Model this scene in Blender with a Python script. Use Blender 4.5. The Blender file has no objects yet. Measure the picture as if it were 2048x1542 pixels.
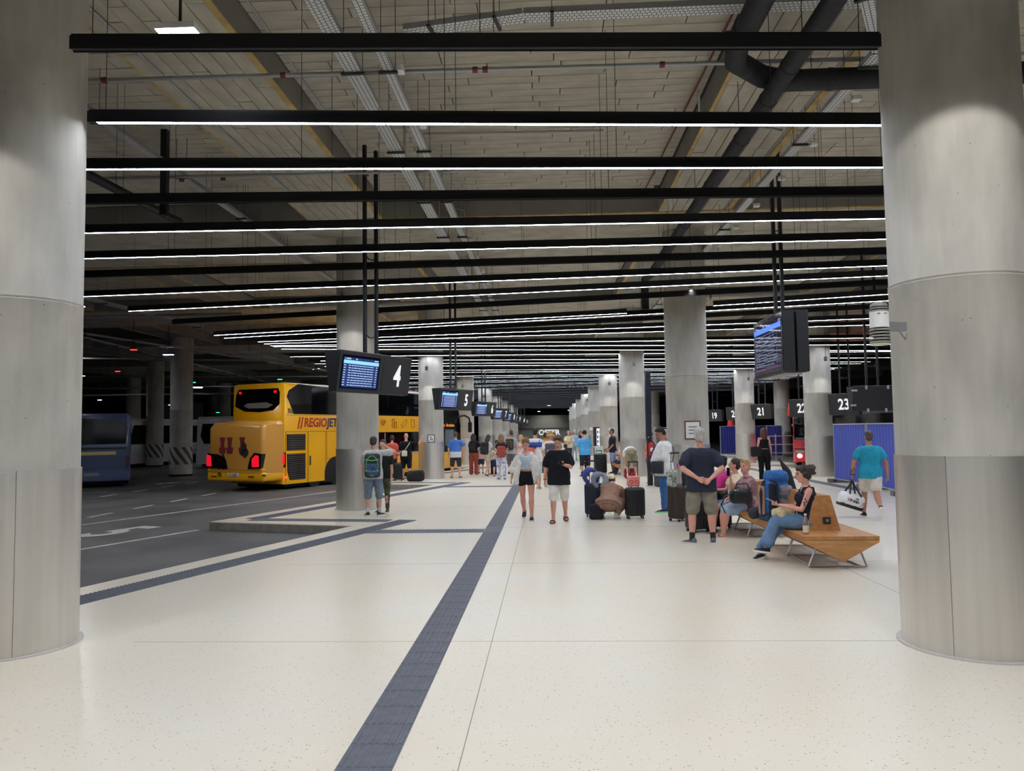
import bpy, bmesh, math, random
from math import sin, cos, pi, radians as R
from mathutils import Vector as V, Matrix, noise as mn
import numpy as np
rnd = random.Random(7)
SC = bpy.context.scene
COL = SC.collection

# ---------------------------------------------------------------- camera, world, exposure
cam_d = bpy.data.cameras.new('camera'); cam = bpy.data.objects.new('camera', cam_d); COL.objects.link(cam)
cam_d.sensor_width = 36; cam_d.lens = 36 * 1540 / 2048; cam_d.clip_end = 400
cam.matrix_world = Matrix.Translation((0, 0, 1.78)) @ Matrix.Rotation(R(2.6), 4, 'Z') @ Matrix.Rotation(pi / 2 + R(3.3), 4, 'X') @ Matrix.Rotation(R(-.8), 4, 'Z')
SC.camera = cam
w = bpy.data.worlds.new('hall_world'); SC.world = w; w.use_nodes = True
w.node_tree.nodes['Background'].inputs[0].default_value = (.8, .85, 1, 1)
w.node_tree.nodes['Background'].inputs[1].default_value = 0.003
SC.view_settings.view_transform = 'Standard'; SC.view_settings.look = 'None'
SC.view_settings.gamma = 1; SC.view_settings.use_curve_mapping = False
SC.view_settings.exposure = 0.0
STRIP = 39.0      # radiance of the linear luminaires
SPOTW = 55.0      # column downlights, watts
SC.cycles.max_bounces = 6; SC.cycles.diffuse_bounces = 3; SC.cycles.glossy_bounces = 2; SC.cycles.adaptive_threshold = .03

# ---------------------------------------------------------------- materials
def s2l(c):
    return tuple((v / 255 / 12.92) if v <= 10 else ((v / 255 + .055) / 1.055) ** 2.4 for v in c)
MC = {}
def M(name, rgb, rough=.6, metal=0, spec=.5, var=0, vscale=6, stretch=(1, 1, 1), bump=0, bscale=40, emit=0, alpha=1, coat=0, col2=None, trans=0):
    if name in MC: return MC[name]
    m = bpy.data.materials.new(name); m.use_nodes = True; nt = m.node_tree; b = nt.nodes['Principled BSDF']
    c = s2l(rgb)
    b.inputs['Base Color'].default_value = (*c, 1); b.inputs['Roughness'].default_value = rough
    b.inputs['Metallic'].default_value = metal; b.inputs['Specular IOR Level'].default_value = spec
    b.inputs['Coat Weight'].default_value = coat; b.inputs['Coat Roughness'].default_value = .06
    b.inputs['Transmission Weight'].default_value = trans
    if emit:
        b.inputs['Emission Color'].default_value = (*c, 1); b.inputs['Emission Strength'].default_value = emit
    if var or bump:
        tc = nt.nodes.new('ShaderNodeTexCoord'); mp = nt.nodes.new('ShaderNodeMapping'); mp.inputs['Scale'].default_value = stretch
        nt.links.new(tc.outputs['Object'], mp.inputs[0])
    if var:
        n = nt.nodes.new('ShaderNodeTexNoise'); n.inputs['Scale'].default_value = vscale; n.inputs['Detail'].default_value = 5
        nt.links.new(mp.outputs[0], n.inputs['Vector'])
        r = nt.nodes.new('ShaderNodeValToRGB'); nt.links.new(n.outputs[0], r.inputs[0])
        lo = s2l(col2) if col2 else tuple(v * (1 - var) for v in c); hi = c if col2 else tuple(min(1, v * (1 + var * .6)) for v in c)
        r.color_ramp.elements[0].position = .38; r.color_ramp.elements[1].position = .62
        r.color_ramp.elements[0].color = (*lo, 1); r.color_ramp.elements[1].color = (*hi, 1)
        nt.links.new(r.outputs[0], b.inputs['Base Color'])
    if bump:
        n2 = nt.nodes.new('ShaderNodeTexNoise'); n2.inputs['Scale'].default_value = bscale; n2.inputs['Detail'].default_value = 4
        nt.links.new(mp.outputs[0], n2.inputs['Vector'])
        bp = nt.nodes.new('ShaderNodeBump'); bp.inputs['Strength'].default_value = bump; bp.inputs['Distance'].default_value = .01
        nt.links.new(n2.outputs[0], bp.inputs['Height']); nt.links.new(bp.outputs[0], b.inputs['Normal'])
    MC[name] = m; return m

def concrete_mat():
    m = M('cast_concrete', (188, 185, 177), .75, var=.12, vscale=1.6, stretch=(1.6, 1.6, .8), bump=.15, bscale=30)
    nt = m.node_tree; b = nt.nodes['Principled BSDF']
    base = b.inputs['Base Color'].links[0].from_socket
    tc = nt.nodes.new('ShaderNodeTexCoord')
    mp = nt.nodes.new('ShaderNodeMapping'); mp.inputs['Scale'].default_value = (4, 4, .5); nt.links.new(tc.outputs['Object'], mp.inputs[0])
    st = nt.nodes.new('ShaderNodeTexNoise'); st.inputs['Scale'].default_value = 3; st.inputs['Detail'].default_value = 6; nt.links.new(mp.outputs[0], st.inputs['Vector'])
    vo = nt.nodes.new('ShaderNodeTexVoronoi'); vo.inputs['Scale'].default_value = 11; nt.links.new(tc.outputs['Object'], vo.inputs['Vector'])
    lt = nt.nodes.new('ShaderNodeMath'); lt.operation = 'LESS_THAN'; lt.inputs[1].default_value = .055; nt.links.new(vo.outputs['Distance'], lt.inputs[0])
    cl = nt.nodes.new('ShaderNodeTexNoise'); cl.inputs['Scale'].default_value = 2.7; nt.links.new(tc.outputs['Object'], cl.inputs['Vector'])
    gt = nt.nodes.new('ShaderNodeMath'); gt.operation = 'GREATER_THAN'; gt.inputs[1].default_value = .52; nt.links.new(cl.outputs[0], gt.inputs[0])
    mu = nt.nodes.new('ShaderNodeMath'); mu.operation = 'MULTIPLY'; nt.links.new(lt.outputs[0], mu.inputs[0]); nt.links.new(gt.outputs[0], mu.inputs[1])
    rp = nt.nodes.new('ShaderNodeValToRGB'); rp.color_ramp.elements[0].position = .3; rp.color_ramp.elements[1].position = .75
    rp.color_ramp.elements[0].color = (.86, .855, .84, 1); rp.color_ramp.elements[1].color = (1, 1, 1, 1); nt.links.new(st.outputs[0], rp.inputs[0])
    x1 = nt.nodes.new('ShaderNodeMix'); x1.data_type = 'RGBA'; x1.blend_type = 'MULTIPLY'; x1.inputs[0].default_value = 1
    nt.links.new(base, x1.inputs[6]); nt.links.new(rp.outputs[0], x1.inputs[7])
    x2 = nt.nodes.new('ShaderNodeMix'); x2.data_type = 'RGBA'; nt.links.new(mu.outputs[0], x2.inputs[0])
    nt.links.new(x1.outputs[2], x2.inputs[6]); x2.inputs[7].default_value = (.13, .13, .12, 1)
    nt.links.new(x2.outputs[2], b.inputs['Base Color'])
    return m
def terrazzo_mat():
    m = bpy.data.materials.new('cream_terrazzo'); m.use_nodes = True; nt = m.node_tree; b = nt.nodes['Principled BSDF']
    b.inputs['Roughness'].default_value = .28; b.inputs['Specular IOR Level'].default_value = .35
    g = nt.nodes.new('ShaderNodeNewGeometry')
    def N(t, **k):
        n = nt.nodes.new(t)
        for a, v in k.items(): n.inputs[a].default_value = v
        return n
    big = N('ShaderNodeTexNoise', Scale=.5, Detail=4); nt.links.new(g.outputs['Position'], big.inputs['Vector'])
    r = nt.nodes.new('ShaderNodeValToRGB'); nt.links.new(big.outputs[0], r.inputs[0])
    r.color_ramp.elements[0].position = .35; r.color_ramp.elements[1].position = .65
    r.color_ramp.elements[0].color = (*s2l((226, 214, 192)), 1); r.color_ramp.elements[1].color = (*s2l((225, 218, 202)), 1)
    prev = r.outputs[0]
    for sc_, thr, colr, seed in ((42, .17, (120, 108, 96), 0), (60, .15, (246, 242, 232), 3.3), (25, .10, (96, 84, 74), 7.1)):
        mp = nt.nodes.new('ShaderNodeVectorMath'); mp.operation = 'ADD'; mp.inputs[1].default_value = (seed, seed, 0); nt.links.new(g.outputs['Position'], mp.inputs[0])
        v = N('ShaderNodeTexVoronoi', Scale=sc_); nt.links.new(mp.outputs[0], v.inputs['Vector'])
        c = nt.nodes.new('ShaderNodeSeparateColor'); nt.links.new(v.outputs['Color'], c.inputs[0])
        a = N('ShaderNodeMath'); a.operation = 'MULTIPLY'; a.inputs[1].default_value = thr * 1.6; nt.links.new(c.outputs[0], a.inputs[0])
        l = N('ShaderNodeMath'); l.operation = 'LESS_THAN'; nt.links.new(v.outputs['Distance'], l.inputs[0]); nt.links.new(a.outputs[0], l.inputs[1])
        sel = N('ShaderNodeMath'); sel.operation = 'GREATER_THAN'; sel.inputs[1].default_value = .45; nt.links.new(c.outputs[1], sel.inputs[0])
        mu = N('ShaderNodeMath'); mu.operation = 'MULTIPLY'; nt.links.new(l.outputs[0], mu.inputs[0]); nt.links.new(sel.outputs[0], mu.inputs[1])
        mu2 = N('ShaderNodeMath'); mu2.operation = 'MULTIPLY'; mu2.inputs[1].default_value = .6; nt.links.new(mu.outputs[0], mu2.inputs[0])
        x = nt.nodes.new('ShaderNodeMix'); x.data_type = 'RGBA'; nt.links.new(mu2.outputs[0], x.inputs[0]); nt.links.new(prev, x.inputs[6])
        x.inputs[7].default_value = (*s2l(colr), 1); prev = x.outputs[2]
    nt.links.new(prev, b.inputs['Base Color'])
    rn = N('ShaderNodeTexNoise', Scale=1.7, Detail=6); nt.links.new(g.outputs['Position'], rn.inputs['Vector'])
    mr = nt.nodes.new('ShaderNodeMapRange'); mr.inputs['To Min'].default_value = .2; mr.inputs['To Max'].default_value = .4
    
    return m
def slotted_mat():
    m = M('perforated_zinc', (205, 208, 210), .45, .35, var=.06)
    nt = m.node_tree; b = nt.nodes['Principled BSDF']
    tc = nt.nodes.new('ShaderNodeTexCoord'); br = nt.nodes.new('ShaderNodeTexBrick'); nt.links.new(tc.outputs['Object'], br.inputs['Vector'])
    br.inputs['Color1'].default_value = (.66, .68, .69, 1); br.inputs['Color2'].default_value = (.72, .73, .74, 1); br.inputs['Mortar'].default_value = (.16, .16, .16, 1)
    br.inputs['Scale'].default_value = 1; br.inputs['Brick Width'].default_value = .05; br.inputs['Row Height'].default_value = .05; br.inputs['Mortar Size'].default_value = .005
    nt.links.new(br.outputs[0], b.inputs['Base Color'])
    return m
m_conc = concrete_mat(); m_terr = terrazzo_mat(); m_slot = slotted_mat()
m_steel = M('brushed_steel', (222, 218, 212), .36, .85, var=.05, vscale=3, stretch=(4, 4, .1), bump=.012, bscale=40)
m_black = M('black_powder_coat', (24, 25, 30), .55)
m_blackgl = M('black_gloss', (10, 11, 13), .12)
m_led = M('led_diffuser', (236, 243, 255), .5, emit=STRIP)
m_off = M('unlit_diffuser', (30, 31, 35), .5)
m_plank = M('ceiling_board', (184, 178, 164), .9, var=.16, vscale=1.6, bump=.3, bscale=60)
m_slab = M('soffit_concrete', (140, 137, 130), .9, var=.12, vscale=1.2)
m_gap = M('board_joint', (52, 50, 47), .95)
m_yel = M('yellow_foam_edge', (190, 164, 108), .9, var=.2, vscale=3)
m_asph = M('asphalt', (86, 84, 82), .62, var=.28, vscale=.7, bump=.25, bscale=70)
m_line = M('road_paint', (200, 198, 188), .6, var=.12, vscale=5)
m_kerb = M('kerb_granite', (152, 144, 132), .7, var=.15, vscale=8, bump=.2)
m_tact = M('tactile_slate', (98, 101, 110), .7, var=.12, vscale=12)
m_dark = M('dark_render', (44, 44, 46), .9)
m_wire = M('steel_wire', (70, 70, 70), .5, .6)
m_zinc = M('galvanised', (168, 170, 172), .45, .5)
m_foamp = M('black_pipe_insulation', (38, 39, 45), .75, var=.2, vscale=9, bump=.3, bscale=25)
m_white = M('white_plastic', (228, 228, 226), .45)
m_grey = M('grey_plastic', (128, 128, 130), .5)
m_red = M('red_paint', (176, 28, 30), .4)
m_rubber = M('black_rubber', (20, 20, 21), .8)
m_glassd = M('dark_bus_glass', (9, 10, 12), .06, spec=.4)
m_wood = M('oiled_oak', (190, 134, 80), .42, var=.18, vscale=2.2, stretch=(7, .7, 7), col2=(172, 116, 66))
m_woodl = M('oak_end_panel', (204, 150, 96), .45, var=.18, vscale=4, stretch=(1.2, 8, 8), col2=(186, 132, 80))

# ---------------------------------------------------------------- mesh helpers
ORG = {}
class MB:
    def __init__(s): s.v = []; s.f = []
    def add(s, vs, fs):
        n = len(s.v); s.v.extend([tuple(x) for x in vs]); s.f.extend([tuple(i + n for i in f) for f in fs])
    def box(s, c, d, R_=None):
        x, y, z = d[0] / 2, d[1] / 2, d[2] / 2
        p = [V((a, b, e)) for e in (-z, z) for b in (-y, y) for a in (-x, x)]
        if R_ is not None:
            if isinstance(R_, (int, float)): R_ = Matrix.Rotation(R_, 3, 'Z')
            p = [R_ @ q for q in p]
        p = [q + V(c) for q in p]
        s.add(p, [(0, 2, 3, 1), (4, 5, 7, 6), (0, 1, 5, 4), (2, 6, 7, 3), (0, 4, 6, 2), (1, 3, 7, 5)]); return s
    def loft(s, rings, cap=True):
        n = len(rings[0]); fs = []; vs = [p for r in rings for p in r]
        for k in range(len(rings) - 1):
            for i in range(n):
                j = (i + 1) % n; fs.append((k * n + i, k * n + j, (k + 1) * n + j, (k + 1) * n + i))
        if cap: fs.append(tuple(range(n))[::-1]); fs.append(tuple((len(rings) - 1) * n + i for i in range(n)))
        s.add(vs, fs); return s
    def prism(s, poly, z0, z1):
        return s.loft([[(x, y, z0) for x, y in poly], [(x, y, z1) for x, y in poly]])
    def tube(s, pts, rs, n=10, flat=1, up=None, caps=True):
        pts = [V(p) for p in pts]
        if isinstance(rs, (int, float)): rs = [rs] * len(pts)
        rings = []; prevu = V(up).normalized() if up else None
        def frame(d, pu):
            if pu is None: pu = V((0, 0, 1)) if abs(d.z) < .9 else V((0, 1, 0))
            u = pu - d * pu.dot(d)
            if u.length < 1e-4: u = V((1, 0, 0)) - d * d.x
            u.normalize(); return u
        def ring(c, d, u, r):
            w_ = d.cross(u); return [c + (u * cos(a) * flat + w_ * sin(a)) * r for a in (2 * pi * i / n for i in range(n))]
        L = len(pts)
        for i, p in enumerate(pts):
            d = ((pts[i + 1] - p) if i == 0 else (p - pts[i - 1]) if i == L - 1 else ((pts[i + 1] - p).normalized() + (p - pts[i - 1]).normalized()))
            d = d.normalized() if d.length > 1e-9 else V((0, 0, 1)); u = frame(d, prevu); prevu = u
            if i == 0 and caps:
                for q, k in ((.95, .3), (.7, .71), (.35, .93)): rings.append(ring(p - d * rs[0] * q, d, u, rs[0] * k))
            rings.append(ring(p, d, u, rs[i]))
            if i == L - 1 and caps:
                for q, k in ((.35, .93), (.7, .71), (.95, .3)): rings.append(ring(p + d * rs[i] * q, d, u, rs[i] * k))
        s.loft(rings); return s
    def cyl(s, p0, p1, r, n=12, r2=None):
        return s.tube([p0, p1], [r, r if r2 is None else r2], n, caps=False)
    def ell(s, c, r, R_=None, n=14, m=9):
        c = V(c); rings = []
        for k in range(m):
            a = -pi / 2 + pi * (k + .35) / (m - .3)
            row = [V((r[0] * cos(a) * cos(b), r[1] * cos(a) * sin(b), r[2] * sin(a))) for b in (2 * pi * i / n for i in range(n))]
            if R_ is not None: row = [R_ @ q for q in row]
            rings.append([q + c for q in row])
        s.loft(rings); return s
    def rbox(s, c, d, r, R_=None, k=3, inset=1):
        c = V(c); R_ = Matrix.Rotation(R_, 3, 'Z') if isinstance(R_, (int, float)) else R_; x, y, z = d[0] / 2, d[1] / 2, d[2] / 2; r = min(r, x * .98, y * .98, z * .98)
        def ring(zz, ins):
            out = []
            for (sx, sy, a0) in ((1, 1, 0), (-1, 1, pi / 2), (-1, -1, pi), (1, -1, 3 * pi / 2)):
                for i in range(k + 1):
                    a = a0 + pi / 2 * i / k; rr = r - ins
                    out.append(V((sx * (x - r) + max(rr, .001) * cos(a), sy * (y - r) + max(rr, .001) * sin(a), zz)))
            if R_ is not None: out = [R_ @ q for q in out]
            return [q + c for q in out]
        rings = []
        for i in range(k, -1, -1):
            a = pi / 2 * i / k; rings.append(ring(-z + r * (1 - sin(a)), r * (1 - cos(a)) * inset))
        for i in range(k + 1):
            a = pi / 2 * i / k; rings.append(ring(z - r * (1 - sin(a)), r * (1 - cos(a)) * inset))
        s.loft(rings); return s
    def lathe(s, c, prof, n=24, cap=True):
        return s.loft([[(c[0] + r * cos(a), c[1] + r * sin(a), c[2] + z) for a in (2 * pi * i / n for i in range(n))] for r, z in prof], cap)
    def mesh(s, name, off=None, smooth=False, me=None):
        me = bpy.data.meshes.new(name)
        vs = s.v if off is None else [(x - off[0], y - off[1], z - off[2]) for x, y, z in s.v]
        me.from_pydata(vs, [], s.f); me.update()
        if smooth: me.polygons.foreach_set('use_smooth', [True] * len(me.polygons))
        return me
    def build(s, name, mat, parent=None, smooth=False, recalc=True, loc=None):
        off = ORG.get(parent.name) if parent else loc
        me = s.mesh(name, off, smooth); me.materials.append(mat)
        if recalc:
            b = bmesh.new(); b.from_mesh(me); bmesh.ops.recalc_face_normals(b, faces=b.faces); b.to_mesh(me); b.free()
        o = bpy.data.objects.new(name, me); COL.objects.link(o)
        if parent: o.parent = parent; ORG[o.name] = ORG.get(parent.name)
        else:
            ORG[o.name] = loc
            if loc is not None: o.location = loc
        return o
def tag(o, label=None, cat=None, group=None, kind=None):
    if label: o['label'] = label
    if cat: o['category'] = cat
    if group: o['group'] = group
    if kind: o['kind'] = kind
    return o
def thing(name, loc, label, cat, group=None, rz=0, world=True):
    """Empty at the thing's base. world=True: parts are given in world coordinates (rz must be 0)."""
    o = bpy.data.objects.new(name, None); COL.objects.link(o); o.location = loc; o.rotation_euler[2] = rz; o.empty_display_size = .1
    ORG[o.name] = tuple(loc) if world else None
    return tag(o, label, cat, group)
def tri_smooth(o, ang=35):
    me = o.data; me.polygons.foreach_set('use_smooth', [True] * len(me.polygons))
    try: me.set_sharp_from_angle(angle=R(ang))
    except Exception: pass
    return o
def copy_tree(o, parent=None):
    c = o.copy(); COL.objects.link(c)
    if parent: c.parent = parent
    ORG[c.name] = ORG.get(o.name)
    for ch in list(o.children): copy_tree(ch, c)
    return c
PEND = []       # objects whose modifiers are applied together at the end
def remesh(mb, name, mat, parent, voxel, smooth=3, wr=0, wsc=.1, wstretch=None):
    o = mb.build(name, mat, parent, recalc=True)
    md = o.modifiers.new('r', 'REMESH'); md.mode = 'VOXEL'; md.voxel_size = voxel; md.use_smooth_shade = True
    if smooth: sm = o.modifiers.new('s', 'SMOOTH'); sm.iterations = smooth; sm.factor = .5
    if wr:
        key = 'wr%.3f' % wsc; t = bpy.data.textures.get(key) or bpy.data.textures.new(key, 'CLOUDS'); t.noise_scale = wsc; t.noise_depth = 2
        d = o.modifiers.new('d', 'DISPLACE'); d.texture = t; d.strength = wr; d.mid_level = .5; d.texture_coords = 'LOCAL'
    PEND.append(o); return o
def text(s, size, mat, o, xd, up, parent=None, ext=.002, sx=1, name='lettering', al='CENTER', bold=0, shear=0):
    cu = bpy.data.curves.new(name, 'FONT'); cu.body = s; cu.size = size; cu.extrude = ext; cu.align_x = al; cu.align_y = 'CENTER'; cu.offset = bold; cu.shear = shear
    cu.resolution_u = 3
    ob = bpy.data.objects.new(name, cu); COL.objects.link(ob); cu.materials.append(mat)
    xd = V(xd).normalized(); up = V(up).normalized(); n = xd.cross(up)
    org = ORG.get(parent.name) if parent else None
    p = V(o) - V(org) if org else V(o)
    ob.matrix_local = Matrix.Translation(p) @ Matrix((xd, up, n)).transposed().to_4x4() @ Matrix.Diagonal((sx, 1, 1, 1))
    if parent: ob.parent = parent; ORG[ob.name] = org
    PEND.append(ob); return ob
def finalize():
    dg = bpy.context.evaluated_depsgraph_get(); out = []
    for o in PEND:
        me = bpy.data.meshes.new_from_object(o.evaluated_get(dg)); out.append((o, me))
    for o, me in out:
        if o.type == 'FONT':
            mats = [m for m in o.data.materials]
            n = bpy.data.objects.new(o.name + '_t', me); COL.objects.link(n)
            n.parent = o.parent; n.matrix_local = o.matrix_local.copy()
            for k in o.keys(): n[k] = o[k]
            nm = o.name; bpy.data.objects.remove(o); n.name = nm
            if not me.materials: me.materials.append(mats[0])
        else:
            o.modifiers.clear(); o.data = me
            me.polygons.foreach_set('use_smooth', [True] * len(me.polygons))
# ---------------------------------------------------------------- floor (platform) and road
PER = 11.0
NT = [(-3.74, 14.64 + PER * k) for k in range(-2, 8)]           # inner corners of the saw-tooth bays
TP = [(-6.9, 15.55 + PER * k) for k in range(-2, 8)]            # tips
left_edge = [(-6.9, -12)]
for k in range(-2, 8):
    i = k + 2
    left_edge += [NT[i], (TP[i][0] + .25, TP[i][1] - .12), (TP[i][0], TP[i][1]), (TP[i][0] + .12, TP[i][1] + .3)]
left_edge.append((-3.74, 103.6))
right_edge = [(12.0, 103.6)]
for k in range(8, -3, -1): right_edge += [(12.2, 14 + PER * k + 1.0), (9.75, 14 + PER * k + .2)] if k > 0 else [(12.2, 14 + PER * k)]
plat = MB(); poly = left_edge + right_edge
plat.prism(poly, -.16, 0)
floor = plat.build('floor', m_terr); b_ = bmesh.new(); b_.from_mesh(floor.data); bmesh.ops.triangulate(b_, faces=[f for f in b_.faces if len(f.verts) > 4]); b_.to_mesh(floor.data); b_.free()
tag(floor, 'pale cream terrazzo platform floor with saw-tooth edge', kind='structure'); ORG['floor'] = None
jt = MB()
for x in (-.5, 3.68, 7.86): jt.box((x, 45, .0004), (.006, 114, .0008))
for y in [2.8 + 3.8 * k for k in range(14)]: jt.box((2.7, y, .0004), (12.6, .005, .0008))
j_ = jt.build('floor_joint', M('joint_filler', (150, 142, 128), .8), floor); j_['kind'] = 'stuff'
# kerb stones: the upstanding faces seen across the bays
def kerb_run(a, b, zt=-.012):
    a = V((*a, 0)); b = V((*b, 0)); L = (b - a).length; n = max(1, round(L / 1.0)); d = (b - a) / n; ang = math.atan2(d.y, d.x)
    for i in range(n):
        c = a + d * (i + .5); nrm = V((d.y, -d.x, 0)).normalized()
        m = MB(); m.box(c + nrm * .012 + V((0, 0, -.085)), (d.length - .008, .05, .146), ang)
        m.build('kerb_stone', m_kerb, floor)
for i in range(2, 6):
    kerb_run((TP[i][0] + .25, TP[i][1] - .12), NT[i]); 
for i in (1, 2, 3): kerb_run(NT[i], (left_edge[0] if i == 0 else TP[i - 1]))
kerb_run((TP[2][0], TP[2][1]), (TP[2][0] + .25, TP[2][1] - .12))
# tactile paving -------------------------------------------------
def tile_mesh(L, W, nr, along=True, gap=.004, name='tactile_tile'):
    m = MB(); m.box((0, 0, .001), (W - gap, L - gap, .004))
    for i in range(nr):
        u = -W / 2 + W * (i + .5) / nr; k = W / nr * .62
        if along:
            p = [(u - k / 2, -L / 2 + .006, .003), (u + k / 2, -L / 2 + .006, .003), (u + k / 2, L / 2 - .006, .003), (u - k / 2, L / 2 - .006, .003)]
            q = [(u - k * .3, -L / 2 + .01, .008), (u + k * .3, -L / 2 + .01, .008), (u + k * .3, L / 2 - .01, .008), (u - k * .3, L / 2 - .01, .008)]
            m.loft([p, q])
    if not along:
        for i in range(nr):
            v = -L / 2 + L * (i + .5) / nr; k = L / nr * .5
            p = [(-W / 2 + .004, v - k / 2, .003), (W / 2 - .004, v - k / 2, .003), (W / 2 - .004, v + k / 2, .003), (-W / 2 + .004, v + k / 2, .003)]
            m.loft([p, [(x * .98, v + (y - v) * .6, .009) for x, y, z in p]])
    me = m.mesh(name); me.materials.append(m_tact if along else m_tact); return me
TM = tile_mesh(.3, .31, 7); TE = tile_mesh(.3, .40, 5, False); TC = tile_mesh(.3, .45, 5, False)
m_tlight = M('worn_rib_tops', (126, 128, 134), .7)
def put(me, x, y, a, name='tactile_tile'):
    o = bpy.data.objects.new(name, me); COL.objects.link(o); o.location = (x, y, 0); o.rotation_euler[2] = a; o.parent = floor; return o
yy = 2.2
while yy < 40: 
    if not (13.55 < yy < 14.25 or 24.2 < yy < 25): put(TM, -1.0, yy, 0)
    yy += .3
for y_ in (13.9, 24.7):
    m = MB(); m.box((-1.0, y_, .003), (.31, .89, .006)); m.build('junction_tile', M('plain_slate', (92, 96, 106), .6), floor)
far = MB()
while yy < 100: far.box((-1.0, yy, .002), (.31, .294, .006)); yy += .3
far.build('guidance_strip', m_tact, floor)['kind'] = 'stuff'
cnt = 0
def strip(a, b, me, Wd, skip=.0, far_=None):
    a = V((*a, 0)); b = V((*b, 0)); L = (b - a).length; n = int(L / .3); d = (b - a).normalized(); ang = math.atan2(d.y, d.x) - pi / 2
    for i in range(n):
        c = a + d * (.15 + .3 * i)
        if far_ is not None: far_.box((c.x, c.y, .003), (Wd, .294, .008), ang)
        else: put(me, c.x, c.y, ang)
far2 = MB()
for i in range(0, 10):
    N_ = V((*NT[i], 0)); T0 = V((*TP[i - 1], 0)) if i else V((-6.9, -6.5, 0)); T1 = V((*TP[i], 0))
    d1 = (N_ - T0).normalized(); nr = V((d1.y, -d1.x, 0))
    a = T0 + nr * .62 + d1 * .55; ap = V((-2.78, T1.y - .25, 0))
    e = a + d1 * ((ap.x - a.x) / d1.x)
    f_ = None if i < 4 else far2
    if i >= 2: strip(a if a.y > 3 else a + d1 * 6.6, e, TE, .34, far_=f_)
    if i >= 2: strip((T1.x + .75, T1.y + .26), (-2.95, T1.y - .2), TE, .34, far_=f_)
for i, y_ in ((2, 13.75), (3, 24.5)):
    strip((-1.16, y_), (-3.3, y_), TC, .5)
far2.build('edge_warning_strip', m_tact, floor)['kind'] = 'stuff'
m = MB()
for k in range(1, 8): m.box((10.6, 14 + PER * k - .4, .003), (3.2, .34, .008), -.25)
m.box((8.5, 29, .003), (.34, 15, .008)); m.build('edge_warning_strip', m_tact, floor)['kind'] = 'stuff'
# road
rd = MB(); rd.box((-24, 45, -.21), (120, 150, .1)); road = rd.build('ground', m_asph); tag(road, 'dark asphalt bus road below the platform kerbs', kind='structure')
ZR = -.159
def quad_line(m, a, b, wd, z=ZR + .001):
    a = V((*a, z)); b = V((*b, z)); d = (b - a).normalized(); n = V((-d.y, d.x, 0)) * wd / 2
    m.add([a - n, a + n, b + n, b - n], [(0, 3, 2, 1)])
bd = V((3.19, 8.83)).normalized()
for k in range(0, 6):
    m = MB(); o = V((-10.22, 16.41 + PER * k)); quad_line(m, o - bd * (4 if k == 0 else .4), o + bd * 10.5, .11)
    if k == 0: quad_line(m, (-8.02 - .95, 12.88 - 2.6), (-7.12, 15.47), .11)
    m.build('bay_line', m_line, road)
for x0, y0, y1, sl in ((-11.0, 8, 60, .004), (-14.1, 10, 70, -.01), (-26, 20, 80, 0)):
    y = y0
    while y < y1:
        m = MB(); quad_line(m, (x0 + sl * (y - y0), y), (x0 + sl * (y + 1 - y0), y + 1.0), .12); m.build('lane_dash', m_line, road); y += 2.0
for k in range(6):
    m = MB(); quad_line(m, (-20 + .2 * k, 21 + 9 * k), (-15.2, 26 + 9 * k), .1); quad_line(m, (-30, 24 + 9 * k), (-21, 33 + 9 * k), .1); m.build('bay_line', m_line, road)
    m = MB(); quad_line(m, (11, 30 + 6 * k), (20, 33 + 6 * k), .12); quad_line(m, (12.5, 26 + 6 * k), (22, 27 + 6 * k), .12); m.build('bay_line', m_line, road)
text('5', 2.3, m_line, (-8.75, 15.25, ZR + .002), (.94, -.34, 0), (.36, .93, 0), road, ext=.0004, sx=.62, bold=.07, name='bay_number')
text('6', 2.3, m_line, (-15.2, 30.5, ZR + .002), (.94, -.34, 0), (.36, .93, 0), road, ext=.0004, sx=.6, bold=.06, name='bay_number')

# ---------------------------------------------------------------- ceiling
ce = MB(); ce.box((-10, 45, 6.95), (120, 150, .45)); ceil = ce.build('ceiling', m_gap)
tag(ceil, 'high board-lined concrete ceiling with coffers between band beams', kind='structure'); ORG['ceiling'] = None
XB = [(-5.05, -3.45), (2.4, 3.9), (8.9, 10.3), (15, 16.4), (-18, -16.5), (-11.6, -10.6), (-24.8, -23.3), (-33, -31.5)]
TY = [(16.05 + 11.2 * k, 20.2 + 11.2 * k) for k in range(0, 8)] + [(1.6, 7.1)]
for a, b in TY:
    m = MB(); m.box((-10, (a + b) / 2, 6.55), (110, b - a, .46)); m.build('cross_beam', m_slab, ceil)
    m = MB(); m.box((-10, a + .05, 6.315), (110, .09, .03)); m.box((-10, b - .05, 6.315), (110, .09, .03)); m.build('yellow_edge', m_yel, ceil)
for a, b in XB:
    m = MB(); m.box(((a + b) / 2, 45, 6.555), (b - a, 140, .45)); m.build('band_beam', m_slab, ceil)
    m = MB(); m.box((a + .05, 45, 6.322), (.10, 140, .016)); m.box((b - .05, 45, 6.322), (.10, 140, .016)); m.build('yellow_edge', m_yel, ceil)
bd_meshes = {}
def board_mesh(L, W):
    k = (round(L, 1), round(W, 2))
    if k not in bd_meshes:
        m = MB(); m.rbox((0, 0, 0), (k[0] - .012, W - .012, .03), .005, k=1); me = m.mesh('ceiling_board'); me.materials.append(m_plank); bd_meshes[k] = me
    return bd_meshes[k]
nb = 0; stuffb = MB()
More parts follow.
